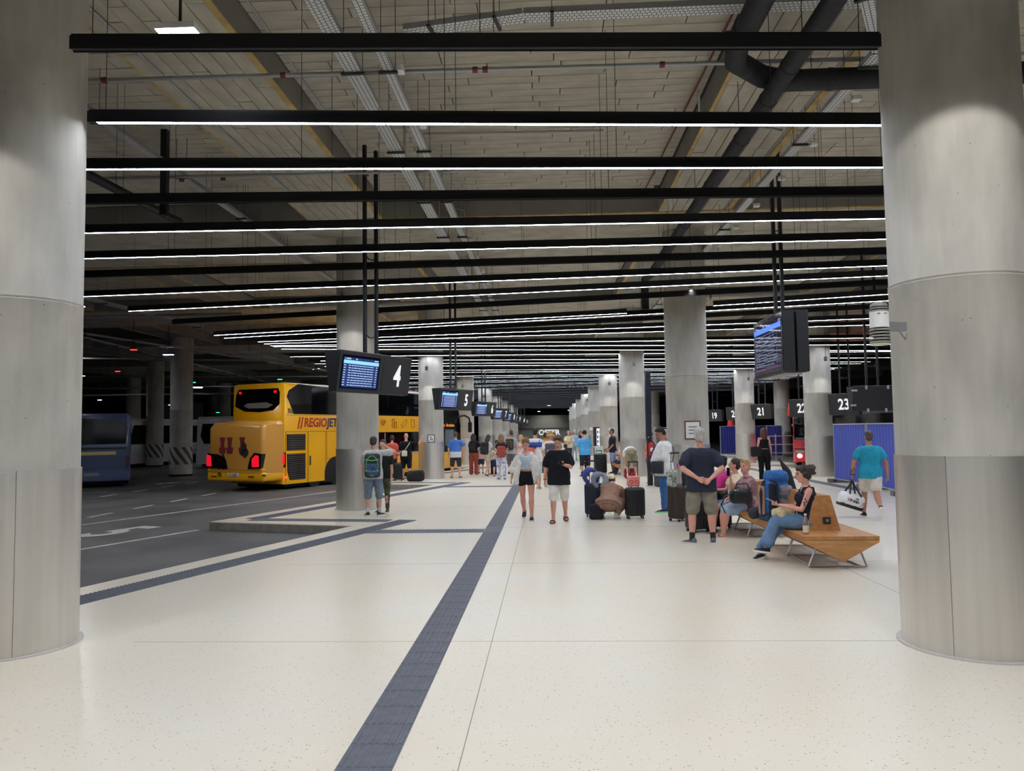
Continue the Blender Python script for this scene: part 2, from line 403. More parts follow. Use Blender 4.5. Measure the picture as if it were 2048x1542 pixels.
def boards(x0, x1, y0, y1, z, along_x, single):
    global nb
    W = .21; n = int(((y1 - y0) if along_x else (x1 - x0)) / W)
    for i in range(n):
        c = (y0 if along_x else x0) + W * (i + .5); u = x0 if along_x else y0; ue = x1 if along_x else y1
        first = rnd.choice([.6, .9, 1.2])
        while u < ue - .15:
            L = min(first if first else rnd.choice([1.0, 1.2, 1.5, 1.8]), ue - u); first = 0; L = round(L, 1)
            if L < .1: break
            mid = u + L / 2; p = (mid, c) if along_x else (c, mid); zz = z + rnd.uniform(-.004, .003)
            if single and nb < 300:
                nb += 1; o = bpy.data.objects.new('ceiling_board', board_mesh(L, W)); COL.objects.link(o); o.location = (*p, zz); o.parent = ceil
                if not along_x: o.rotation_euler[2] = pi / 2
            else: stuffb.box((*p, zz), (L - .012, W - .012, .03) if along_x else (W - .012, L - .012, .03))
            u += L
boards(-3.44, 2.39, 7.12, 16.0, 6.715, True, True)
boards(-5.0, -3.5, 7.1, 16.0, 6.318, False, True)
boards(2.45, 3.85, 7.1, 16.0, 6.318, False, True)
boards(-10.5, -5.06, 7.1, 16, 6.715, True, True); boards(3.91, 8.9, 7.1, 16, 6.715, True, False); boards(-16.4, -11.6, 7.1, 16, 6.715, True, False)
boards(-3.45, 2.4, 1.6, 7.1, 6.31, True, False)
for a, b in TY[:3]: boards(-22, 18, a + .1, b - .1, 6.31, True, False)
for (a, b) in ((20.2, 27.2), (31.4, 38.4)):
    for x0, x1 in ((-16.4, -11.7), (-10.5, -5.06), (-3.44, 2.39), (3.91, 8.8), (10.3, 15)): boards(x0, x1, a, b, 6.715, True, False)
stuffb.build('ceiling_boarding', m_plank, ceil, recalc=False)['kind'] = 'stuff'
# walls
def wall(n, c, d, m=m_dark):
    b = MB(); b.box(c, d); tag(b.build(n, m), kind='structure')
wall('wall_back', (0, 121, 3.2), (110, .4, 7)); wall('wall_left', (-62, 45, 3.2), (.4, 150, 7)); wall('wall_right', (31, 45, 3.2), (.4, 150, 7)); wall('wall_front', (-10, -13, 3.2), (110, .4, 7), M('pale_wall', (176, 174, 168), .9))
m = MB(); m.box((0, 112, 1.9), (8.5, .4, 3.9)); fw = m.build('wall_far', M('light_grey_render', (178, 178, 165), .8)); tag(fw, kind='structure')
for xx in (-4.7, 4.6): m = MB(); m.box((xx, 104, 3), (1.0, .6, 6.4)); m.build('wall_pier', m_dark, fw)
fa = thing('fascia_sign', (0, 104, 1.3), 'long grey fascia with large white letters at the far end of the hall', 'sign')
m = MB(); m.box((0, 104, 1.25), (7.6, .2, 1.1)); m.build('fascia_board', M('fascia_grey', (120, 122, 112), .7), fa)
m = MB(); m.box((0, 103.8, 1.9), (8.2, .5, .12)); m.build('canopy_edge', m_black, fa)
text('OSTER', .95, M('white_letter_lit', (235, 238, 235), .5, emit=.7), (.2, 103.87, 1.35), (1, 0, 0), (0, 0, 1), fa, ext=.02, bold=.03)

# ---------------------------------------------------------------- columns
def column(x, y, r, zt, label, clad=1.4, stripes=False, cladding=True, group=None):
    t = thing('column', (x, y, 0 if x > -9 else ZR), label, 'column', group)
    z0 = 0 if x > -9 else ZR
    if not cladding: clad = 0
    m = MB(); zz = 2.93; pr = [(r, clad + z0 + (0.0 if cladding else .0)), (r, zz - .02), (r + .006, zz - .012), (r - .004, zz), (r + .005, zz + .014), (r - .002, zz + .02), (r, 5.3), (r, zt)]
    m.lathe((x, y, 0), pr, 48); tri_smooth(m.build('shaft', m_conc, t, smooth=True), 50)
    if cladding:
        for k in range(2):
            m = MB(); n = 24; rr = r + .012
            a0 = k * pi + .55 + x; A = [a0 + (pi - .006) * i / n for i in range(n + 1)]
            m.loft([[(x + R_ * cos(a), y + R_ * sin(a), z) for a, R_ in [(a, rr) for a in A] + [(a, r - .01) for a in A[::-1]]] for z in (.012, clad)])
            tri_smooth(m.build('steel_cladding', m_steel, t), 30)
        m = MB(); m.lathe((x, y, 0), [(r - .02, 0), (r + .05, 0), (r + .05, .012), (r - .02, .012)], 40); m.build('base_ring', M('pale_seal', (196, 192, 186), .6), t)
    if stripes:
        n = 40
        m = MB(); m.lathe((x, y, z0), [(r + .004, .55), (r + .008, .55), (r + .008, 1.35), (r + .004, 1.35)], n); m.build('white_band', M('white_paint', (182, 182, 178), .7), t)
        for k in range(8):
            m = MB(); rows = []
            for i in range(7):
                zc = z0 + .55 + .8 * i / 6; a = 2 * pi * k / 8 - i * .19
                rows.append([(x + (r + q) * cos(b), y + (r + q) * sin(b), zc) for b, q in ((a, .012), (a + .2, .012), (a + .38, .012), (a + .38, .005), (a + .2, .005), (a, .005))])
            m.loft(rows); m.build('black_stripe', M('black_stripe_paint', (84, 82, 79), .7), t)
        m = MB(); m.lathe((x, y, z0), [(r, 0), (r + .015, 0), (r + .015, .09), (r, .09)], 30); m.build('bitumen_base', m_rubber, t)
    return t
column(-4.62, 6.5, .5, 6.33, 'huge concrete column with steel base cut off by the left edge of the photo', 1.5)
column(3.42, 6.5, .52, 6.33, 'huge concrete column with steel base at the right edge of the photo', 1.53)
column(-4.45, 17.9, .485, 6.33, 'concrete column behind the number 4 sign beside the man with the green-edged backpack')
column(3.2, 17.8, .475, 6.33, 'concrete column behind the grey-haired man')
CL = [(-4.4, 29.0, 'concrete column left of the number 5 sign with a small pictogram plate'), (-4.35, 40.6, 'third column from sign 4 in the left row, behind the number 5 sign'), (-4.2, 52, 'left-row column directly behind the number 6 sign'),
      (-4.2, 63.5, 'left-row column above the long-haired girl with the red backpack'), (-4.2, 75, 'slim-looking far left-row column behind the number 8 sign'), (-4.2, 86.5, 'last but one column of the left row, near sign 9'), (-4.2, 97.5, 'farthest visible column of the left row, beside the dark end bay')]
for x, y, l in CL: column(x, y, .47, 6.33, l, 1.38)
CRr = [(3.2, 29.2, 'concrete column behind the man bending over'), (3.2, 40.6, 'concrete column behind the man in the navy shirt holding a suitcase'), (3.2, 51.5, 'right-row column just left of the vending machine side'), (3.2, 62.5, 'right-row column above the man in the bright blue shirt'),
       (3.2, 74, 'right-row column left of the blue-shirted man, one behind the next'), (3.2, 85, 'far right-row column above the man in the cream shirt'), (3.2, 97, 'farthest visible column of the right row')]
for x, y, l in CRr: column(x, y, .475, 6.33, l, 1.38)
column(9.66, 28.0, .47, 6.33, 'concrete column between the big number 22 and number 23 signs', 1.42); column(9.75, 38.6, .47, 6.33, 'concrete column left of the number 21 sign behind the seated women', 1.42)
column(9.5, 59, .47, 6.33, 'far side-row column seen as a strip left of the column behind the grey-haired man', 1.42); column(9.5, 69, .47, 6.33, 'far side-row column seen beside the dark totem', 1.42)
column(15.3, 51, .5, 6.33, 'dark column beyond the kerb behind the woman in black', 1.42)
column(-17.25, 35.6, .5, 6.33, 'dark column with diagonal warning stripes beside the white coach', stripes=True, cladding=False)
column(-24.2, 46.5, .5, 6.33, 'striped dark column farther left, beside the white coach front', stripes=True, cladding=False)
column(-33, 60, .55, 6.33, 'unlit column above the dark blue coach', cladding=False); column(-29, 68, .55, 6.33, 'unlit column behind the yellow bus roof', cladding=False); column(-37, 84, .6, 6.33, 'faint unlit column in the depth of the bus hall', cladding=False)
column(-11, 50, .5, 6.33, 'dim column seen above the yellow bus', cladding=False)

# ---------------------------------------------------------------- linear luminaires
ZB = 4.58
def bar(a, b, lit, label, group=None, near=True, wires=True, lit_to=1.0, skip0=0):
    a = V((*a, 0)); b = V((*b, 0)); L = (b - a).length; ang = math.atan2(b.y - a.y, b.x - a.x); c = (a + b) / 2
    t = thing('linear_light', (c.x, c.y, ZB), label, 'ceiling light', group, rz=ang, world=False)
    H = .095; Wd = .062
    m = MB(); m.box((0, 0, .010 + H / 2), (L, Wd, H - .004))
    for sy in (-1, 1): m.box((0, sy * (Wd / 2 - .003), H / 2 + .0025), (L * .9999, .006, H))
    m.box((0, 0, H + .02), (L * .999, .03, .016)); m.build('housing', m_black, t)
    ns = max(1, round(L / 2.8)) if near else 1
    if lit:
        for i in range(ns):
            s = L / ns
            if (i + .5) / ns > lit_to: continue
            m = MB(); q0 = skip0 if i == 0 else 0; m.rbox((-L / 2 + s * (i + .5) + q0 / 2, 0, .008), (s - .012 - q0, Wd - .013, .006), .002, k=1); m.build('diffuser', m_led, t)
    if wires:
        m = MB(); k = max(2, int(L / 3))
        for i in range(k + 1):
            x = -L / 2 + .15 + (L - .3) * i / k; m.cyl((x, 0, H), (x, 0, 6.7 - ZB), .0035, 4)
            if near and i % 3 == 1: m.cyl((x + .1, 0, H), (x + .1, 0, 6.7 - ZB), .003, 4)
        m.build('suspension_wires', m_wire, t)['kind'] = 'stuff'
    return t
def ext(p, q, x0, x1):
    s = (q[1] - p[1]) / (q[0] - p[0]); return (x0, p[1] + s * (x0 - p[0])), (x1, p[1] + s * (x1 - p[0]))
XL, XR = -9.45, 14.4
raw = [((-3.39, 5.31), (2.49, 5.71), 0, -3.42, 2.52, 'unlit black profile nearest the camera, ending between the two huge columns'),
 ((-4.11, 6.58), (3.15, 7.23), 1, -4.07, XR, 'first lit black linear light from the camera, passing just behind the two huge columns'),
 ((-4.84, 7.76), (3.7, 8.44), 1, XL, XR, 'second lit linear light, one of the pair of lit lines below the first'),
 ((-5.56, 8.93), (4.17, 9.5), 0, XL, XR, 'unlit black profile fourth from the camera'),
 ((-6.39, 10.25), (4.63, 10.58), 1, XL, XR, 'third lit linear light, crossing above the top of the far column'),
 ((-7.32, 11.75), (5.15, 11.77), 1, XL, XR, 'fourth lit linear light, nearly square to the hall'),
 ((-8.18, 13.14), (5.6, 12.82), 0, XL, XR, 'unlit black profile just in front of the column behind sign 4'),
 ((-9.11, 14.98), (6.02, 13.76), 1, XL, XR, 'lit linear light whose left end starts just right of the left huge column'),
 ((-9.47, 16.91), (6.45, 14.7), 1, XL, XR, 'slanting lit linear light one step right and below at its left end'),
 ((-9.97, 19.09), (6.87, 15.66), 0, XL, XR, 'strongly slanting unlit black profile'),
 ((-9.9, 21.5), (1.98, 18.79), 1, XL, 1.98, 'lit linear light lit only along part of its length, almost touching its neighbour'),
 ((-9.88, 22.2), (2.92, 18.92), 1, XL, 3.0, 'lit linear light ending at the column behind the grey-haired man'),
 ((3.88, 17.9), (7.36, 16.81), 1, 3.88, XR, 'short lit linear light starting right of the column behind the grey-haired man'),
 ((3.94, 18.66), (7.75, 17.7), 1, 3.7, XR, 'second short lit linear light right of the column behind the grey-haired man'),
 ((-5, 21.9), (4, 19.8), 0, XL, XR, 'unlit black profile behind the two almost touching lights')]
for a, b, lit, x0, x1, lab in raw:
    p, q = ext(a, b, x0, x1); bar(p, q, lit, lab, skip0=.07 if x0 == -4.07 else 0)
ORD = iter(('first', 'second', 'third', 'fourth', 'fifth', 'sixth'))
for (a, b, lit) in (((-5.0, 22.58), (3.34, 21.38), 1), ((-5.16, 23.33), (3.51, 22.5), 1), ((-5.4, 24.41), (3.73, 24.9), 1), ((-5.53, 24.98), (4.1, 26.36), 1), ((-5.73, 25.9), (4.5, 28.0), 1), ((-5.57, 30.13), (5.06, 31.6), 1)):
    p, q = ext(a, b, XL + .6, XR); bar(p, q, lit, next(ORD) + ' lit linear light beyond the two almost touching ones, counted away from the camera', near=False)
y = 28.8; k = 0
while y < 103:
    if not 29.9 < y < 31.2:
        s = .16 * sin(k * .23 + .6) + rnd.uniform(-.012, .012)
        p, q = ext((0, y), (1, y + s), XL if y < 70 else -6, XR if y < 60 else 8)
        bar(p, q, k % 3 != 2, ('lit' if k % 3 != 2 else 'unlit') + ' black linear profile far down the hall', ('lit' if k % 3 != 2 else 'unlit') + ' linear profiles far down the hall', near=False)
    y += 1.22; k += 1
for y_, s in ((4.15, .08), (2.9, .05), (1.7, .06), (.4, .02), (-.8, .03), (-2.1, 0), (-4, 0), (-6.5, .02)):
    p, q = ext((0, y_), (1, y_ + s), -4.2 if y_ > 3 else -7, 3.0 if y_ > 3 else 8); bar(p, q, 1, 'lit black linear light overhead near the camera', 'linear lights above the camera', near=False)

def spot(loc, tgt, watt, ang, blend=.12, rad=.04, col=(1, .97, .92)):
    l = bpy.data.lights.new('downlight_lamp', 'SPOT'); l.energy = watt; l.spot_size = R(ang); l.spot_blend = blend; l.shadow_soft_size = rad; l.color = col
    o = bpy.data.objects.new('downlight_lamp', l); COL.objects.link(o); o.location = loc
    o.rotation_euler = (V(tgt) - V(loc)).to_track_quat('-Z', 'Y').to_euler(); return o
def downlight(x, y, z, label, watt=SPOTW * .55, ang=98, group=None):
    t = thing('pendant_downlight', (x, y, z), label, 'downlight', group)
    m = MB(); m.lathe((x, y, z), [(.052, 0), (.055, .005), (.055, .15), (.02, .165)], 20); tri_smooth(m.build('can', M('grey_lamp_can', (112, 110, 106), .5), t))
    m = MB(); m.cyl((x, y, z + .16), (x, y, 6.3), .006, 6); m.build('cable', m_wire, t)
    m = MB(); m.lathe((x, y, z), [(.0, .004), (.046, .004), (.046, .001), (0, .001)], 16, False); m.build('lens', M('lamp_lens', (255, 250, 240), .4, emit=4), t)
    spot((x, y, z - .01), (x, y, 0), watt, ang)
    return t
downlight(-4.4, 27.98, 4.0, 'grey pendant downlight in front of the column left of sign 5')
downlight(-4.2, 51.0, 3.95, 'small pendant downlight in front of the column behind sign 6')
downlight(3.2, 28.15, 4.05, 'pendant downlight in front of the column behind the bending man')
downlight(9.62, 26.95, 4.0, 'grey pendant downlight in front of the column between signs 22 and 23')
downlight(9.72, 37.55, 4.0, 'pendant downlight in front of the column left of sign 21')
downlight(3.2, 39.55, 4.0, 'pendant downlight in front of the column behind the man with the large suitcase')
for x, y in ((-4.35, 39.55), (3.2, 61.45), (3.2, 83.95), (-4.2, 73.95)): downlight(x, y, 4.0, 'small pendant downlight in front of a far column', group='pendant downlights at the far columns')
for x, y, tx in ((2.85, 4.55, 3.3), (-5.0, 4.4, -4.6)):  # unseen spots added out of view to throw the arc of light on both columns
    t = downlight(x, y, 4.98, 'added pendant spot above the camera throwing a light arc on a huge column', SPOTW * 3, 132, 'added pendant spots for the arcs on the two huge columns')
for x, y in ((3.1, 16.4), (-4.45, 16.6)): downlight(x, y, 4.72, 'pendant downlight between the lit lines in front of a middle column', SPOTW * 1, 110, 'pendant downlights at the two middle columns')
spot((0, 109, 3.6), (0, 112, 1.8), 120, 110, .9, .3)

# ---------------------------------------------------------------- services under the ceiling
def tray(x0, y0, x1, y1, z, wd, name, label, mat=None, h=.06, group=None, hang=True):
    a = V((x0, y0, z)); b = V((x1, y1, z)); L = (b - a).length; ang = math.atan2(y1 - y0, x1 - x0); c = (a + b) / 2
    t = thing(name, c, label, 'cable tray', group, rz=ang, world=False)
    m = MB(); m.box((0, 0, 0), (L, wd, .004)); m.build('tray_bed', mat or m_slot, t)
    for s in (-1, 1): m = MB(); m.box((0, s * wd / 2, h / 2), (L, .004, h)); m.build('side_rail', m_zinc, t)
    if hang:
        m = MB(); n = max(1, int(L / 2.4))
        for i in range(n + 1):
            x = -L / 2 + .3 + (L - .6) * i / n
            for s in (-1, 1): m.cyl((x, s * (wd / 2 + .02), -.03), (x, s * (wd / 2 + .02), 6.7 - z), .004, 5)
            m.box((x, 0, -.02), (.035, wd + .09, .025))
        m.build('hanger', m_wire, t)['kind'] = 'stuff'
    return t
tray(-2.06, 3, -2.03, 30, 5.7, .17, 'cable_tray', 'galvanised cable ladder running away from the camera, left one of the central pair')
tray(-1.68, 3, -1.62, 30, 5.7, .12, 'cable_tray', 'narrow galvanised cable tray running away, right one of the central pair')
tray(-1.5, 8.27, -.18, 8.04, 6.2, .2, 'cable_tray', 'bent end of the white perforated tray at the top of the photo')
tray(-.18, 8.04, 4.1, 8.0, 6.2, .2, 'cable_tray', 'white perforated cable tray crossing the top of the photo')
tray(3.66, 8.3, 3.68, 30, 5.8, .14, 'cable_tray', 'white perforated cable tray receding beside the right huge column')
tray(2.93, 6.9, 3.66, 8.3, 5.8, .14, 'cable_tray', 'oblique piece of white cable tray in the top right corner')
tray(3.3, 7.55, 4.4, 7.5, 6.0, .15, 'cable_tray', 'short perforated tray end beside the right huge column')
tray(-6.0, 9.5, -6.0, 40, 6.05, .13, 'cable_tray', 'thin cable tray receding over the left bays')
ORDS = ('first', 'second', 'third', 'fourth', 'fifth', 'sixth', 'seventh', 'eighth', 'ninth')
for i in range(9):
    y0 = 8.2 + 1.55 * i; t = thing('junction_box', (-1.5, y0, 5.78), 'small white junction box on the narrow central tray, %s from the camera' % ORDS[i], 'junction box', 'junction boxes on the central tray')
    m = MB(); m.rbox((-1.555, y0, 5.76), (.09, .12, .08), .012); m.build('box_body', m_white, t)
    m = MB(); m.tube([(-1.5, y0, 5.82), (-1.52, y0 - .05, 5.95), (-1.68, y0 - .1, 5.98), (-1.78, y0 - .05, 5.8), (-1.78, y0 - .05, 5.2)], .006, 5); m.build('cable', M('beige_cable', (180, 160, 140), .6), t)
for i in range(6):
    y0 = 9.4 + 1.5 * i; t = thing('junction_box', (3.86, y0, 5.8), 'small white junction box on the right-hand tray, %s from the camera' % ORDS[i], 'junction box', 'junction boxes on the right tray')
    m = MB(); m.rbox((3.84, y0, 5.77), (.11, .1, .06), .012); m.build('box_body', m_white, t)
    m = MB(); m.tube([(3.8, y0, 5.8), (3.65, y0, 5.9), (3.4, y0, 5.9), (3.37, y0, 5.7), (3.37, y0, 4.7)], .006, 5); m.build('cable', M('beige_cable', (180, 160, 140), .6), t)
m_cpl = M('dark_red_coupling', (118, 44, 44), .5)
def pipe(pts, r, label, mat, name='pipe', n=12, rings=None, hang=()):
    t = thing(name, pts[0], label, 'pipe')
    m = MB(); m.tube(pts, r, n, caps=False); tri_smooth(m.build('pipe_run', mat, t, smooth=True), 40)
    for c in (rings or []):
        m = MB(); a = V(c[0]); d = V(c[1]).normalized(); rr = c[2]; m.cyl(a - d * .03, a + d * .03, rr, 12); m.build('coupling', c[3] if len(c) > 3 else mat, t)
    for h in hang: m = MB(); m.cyl(h, (h[0], h[1], 6.7), .005, 5); m.build('hanger_rod', m_wire, t)
    return t
pipe([(2.57, 2, 5.5), (2.57, 18.5, 5.5), (2.5, 19.2, 5.5), (2.5, 19.35, 5.3), (2.5, 19.35, 4.75)], .1, 'long black insulated pipe receding from the top right towards the far column', m_foamp, rings=[((2.57, y_, 5.5), (0, 1, 0), .106) for y_ in (7.9, 8.7, 9.9, 11.8, 14, 16.3)], hang=[(2.57, y_, 5.6) for y_ in (7.5, 10, 13, 16)])
pipe([(2.05, 2, 5.75), (2.05, 7.95, 5.75), (2.11, 8.27, 5.75), (2.5, 8.66, 5.75), (2.78, 8.79, 5.75), (5.5, 8.79, 5.75)], .122, 'thick black insulated pipe with an elbow turning right behind the right huge column', m_foamp, rings=[((2.05, 7.58, 5.75), (0, 1, 0), .127), ((2.78, 8.79, 5.75), (1, 0, 0), .127), ((3.3, 8.79, 5.75), (1, 0, 0), .128)], hang=[(3.1, 8.79, 5.85), (3.47, 8.79, 5.85)])
pipe([(-9, 8.65, 6.0), (9, 8.92, 6.0)], .026, 'grey sprinkler pipe with red couplings crossing near the top', m_zinc, rings=[((x, 8.65 + (x + 9) * .015, 6.0), (1, 0, 0), .036, m_cpl) for x in (-5.2, -3.05, -.78, -.66, 1.4)])
pipe([(-8, 12.1, 6.0), (9, 12.5, 6.0)], .024, 'second grey sprinkler pipe just below the second lit line', m_zinc, rings=[((x, 12.3, 6.0), (1, 0, 0), .034, m_cpl) for x in (-6, -5.3, -2.9)])
pipe([(-8.5, 17.6, 6.05), (9, 17.8, 6.05)], .024, 'third sprinkler pipe crossing in front of the far column heads', m_zinc, rings=[((x, 17.7, 6.05), (1, 0, 0), .034, m_cpl) for x in (-7, -5.7, 1.2, 5.5)])
pipe([(-9, 24.6, 5.9), (14, 24.3, 5.9)], .075, 'long pale duct pipe crossing the hall behind the slanting profiles', M('pale_duct', (186, 184, 178), .5), rings=[((5.2, 24.4, 5.9), (1, 0, 0), .085, M('rust_clamp', (120, 84, 60), .6))])
pipe([(-1.86, 11.2, 6.2), (.9, 11.28, 6.2)], .03, 'short pale conduit under the ceiling between the first lit lines', M('pale_duct', (186, 184, 178), .5))
pipe([(-4.75, 7.2, 6.28), (-4.75, 15.9, 6.28)], .018, 'thin light conduit running along the left band beam', m_zinc); pipe([(-3.2, 7.2, 6.5), (-3.2, 12.9, 6.5), (-2.9, 13, 6.5)], .018, 'thin light conduit along the side face of the left band beam', m_zinc)
pipe([(-3.3, 12.4, 6.1), (-3.1, 12.35, 6.15), (-2.1, 12.35, 6.15), (-1.6, 12.5, 6.15)], .02, 'bent grey conduit beside the sign 4 hanger', m_zinc)
pipe([(2.2, 10.7, 6.5), (2.25, 10.9, 6.2), (2.5, 11.05, 6.1), (3.1, 11.05, 6.1), (3.5, 11.2, 6.1)], .02, 'bent grey conduit beside the black insulated pipe', m_zinc)
pipe([(2.3, 7.2, 6.62), (2.05, 15.9, 6.62)], .015, 'thin dark red pipe beside the right band beam', M('dark_red_pipe', (112, 52, 44), .6))
t = thing('ceiling_panel_light', (-2.87, 5.83, 4.95), 'bright square LED panel light hanging at the top left', 'ceiling light')
m = MB(); m.box((-2.87, 5.83, 4.985), (.32, .2, .05)); m.build('housing', m_white, t)
m = MB(); m.box((-2.87, 5.83, 4.955), (.30, .18, .012)); m.build('diffuser', M('panel_diffuser', (235, 240, 255), .5, emit=30), t)
m = MB(); m.cyl((-2.87, 5.83, 5), (-2.87, 5.83, 6.6), .012, 6); m.build('rod', m_wire, t)
pipe([(-6.62, 9.6, 5.55), (-6.47, 13.2, 5.55)], .07, 'black beam running away behind the left huge column', m_black, name='beam')
t = thing('hanger_post', (-6.1, 11.93, 5.3), 'thick black vertical post hanging left behind the second lit line', 'post'); m = MB(); m.box((-6.1, 11.93, 6.0), (.1, .1, 1.4)); m.build('post_body', m_black, t)
# dark hall services over the road
for i, (x0, y0, x1, y1, z, wd) in enumerate(((-17.0, 27, -13.2, 47, 5.5, .16), (-17.6, 28.4, -21, 60, 5.5, .14), (-13.2, 16, -12.4, 27, 5.6, .25), (-25, 34, -14, 38, 5.4, .12), (-30, 46, -12, 50, 5.4, .1), (-33, 56, -12, 57, 5.3, .12), (-16, 31, -9.6, 34, 5.4, .12))):
    tray(x0, y0, x1, y1, z, wd, 'cable_tray', ['long pale cable tray slanting down to the right over the dark road', 'second tray crossing it above the striped column', 'short thick tray beside the left ends of the profiles', 'tray in front of the left striped column', 'far tray above the coaches', 'farthest tray above the coaches', 'tray rising to the left of sign 4'][i], m_zinc)
pipe([(-20, 24, 5.6), (-9.7, 24, 5.6)], .05, 'dark pipe above the road left of the profiles', m_grey); pipe([(-40, 52, 4.6), (-10, 53, 4.6)], .05, 'light pipe far behind the dark blue coach', m_zinc); pipe([(-40, 44, 4.9), (-24, 44, 4.5)], .04, 'thin pipe above the dark blue coach', m_zinc)
def lampdot(x, y, z, rgb, e, label, d=(.3, .12, .05), group=None):
    t = thing('signal_lamp' if e < 12 else 'ceiling_panel_light', (x, y, z), label, 'lamp', group)
    m = MB(); m.rbox((x, y, z), (d[0] * 1.15, d[1] * 1.15, d[2]), .01); m.build('lamp_housing', m_black, t)
    m = MB(); m.rbox((x, y, z - d[2] * .5), (d[0], d[1], d[2] * .8), .012); m.build('lens', M('lens_%d_%d_%d_%d' % (*rgb, e), rgb, .4, emit=e), t)
    if z < 6: m = MB(); m.cyl((x, y, z), (x, y, 6.7), .012, 5); m.build('rod', m_wire, t)
lampdot(-16.3, 29.6, 5.2, (255, 30, 30), 9, 'red ceiling lamp above the striped column', (.22, .12, .07)); lampdot(-22.6, 39.5, 5.2, (255, 30, 30), 9, 'lower red ceiling lamp above the dark blue coach', (.22, .12, .07))
lampdot(-22.9, 48.8, 5.2, (30, 220, 130), 9, 'green ceiling lamp right of the striped column', (.3, .12, .09)); lampdot(-16.7, 47.4, 5.2, (30, 220, 90), 9, 'green ceiling lamp above the rear of the yellow bus', (.26, .12, .09))
lampdot(-25, 54, 5.2, (245, 245, 255), 40, 'round white ceiling lamp below the green lamp', (.55, .4, .1)); lampdot(-16.0, 31.8, 5.2, (190, 215, 255), 25, 'cool white lamp on the tray above the striped column', (.4, .15, .06))
for x, y, z, c in ((-30, 60, 4.2, (255, 200, 190)), (-36, 66, 4.2, (200, 255, 230)), (-27, 62, 3.6, (30, 220, 130)), (-24, 70, 3.2, (190, 230, 255)), (-23, 70, 3.3, (30, 220, 120)), (-31, 52, 4.3, (240, 240, 255))): lampdot(x, y, z, c, 8, 'tiny lamp deep in the dark bus hall', (.25, .1, .08), 'tiny lamps deep in the dark bus hall')
lampdot(-3.33, 24.9, 5.0, (235, 240, 255), 30, 'white panel light between the lit lines right of the sign 4 column', (.38, .38, .05)); lampdot(1.27, 42.7, 5.0, (235, 240, 255), 30, 'white panel light left of the column behind the bending man', (.5, .4, .06))
lampdot(-3.33, 42, 5.0, (235, 240, 255), 25, 'white panel light above the number 6 sign', (.5, .4, .06)); lampdot(.2, 92, 4.7, (240, 240, 255), 30, 'small white light above the far end bay', (.4, .3, .1)); lampdot(3.0, 108, 4.5, (120, 255, 200), 9, 'tiny green light at the far end bay', (.25, .2, .12)); lampdot(-1.2, 109, 4.4, (240, 240, 255), 30, 'small white light high in the far end bay', (.3, .3, .1))
for i in range(5):                                                    # area lights paired with round lamp fittings over the bus road
    x, y = [(-14, 22), (-22, 34), (-14, 46), (-30, 48), (17, 40)][i]
    l = bpy.data.lights.new('road_lamp', 'AREA'); l.shape = 'DISK'; l.size = .5; l.energy = [90, 60, 60, 50, 110][i]; o = bpy.data.objects.new('road_lamp', l); COL.objects.link(o); o.location = (x, y, 5.6)
    lampdot(x, y, 5.66, (230, 235, 255), 14, 'dim round lamp over the bus road', (.5, .5, .04), 'dim lamps over the bus road')
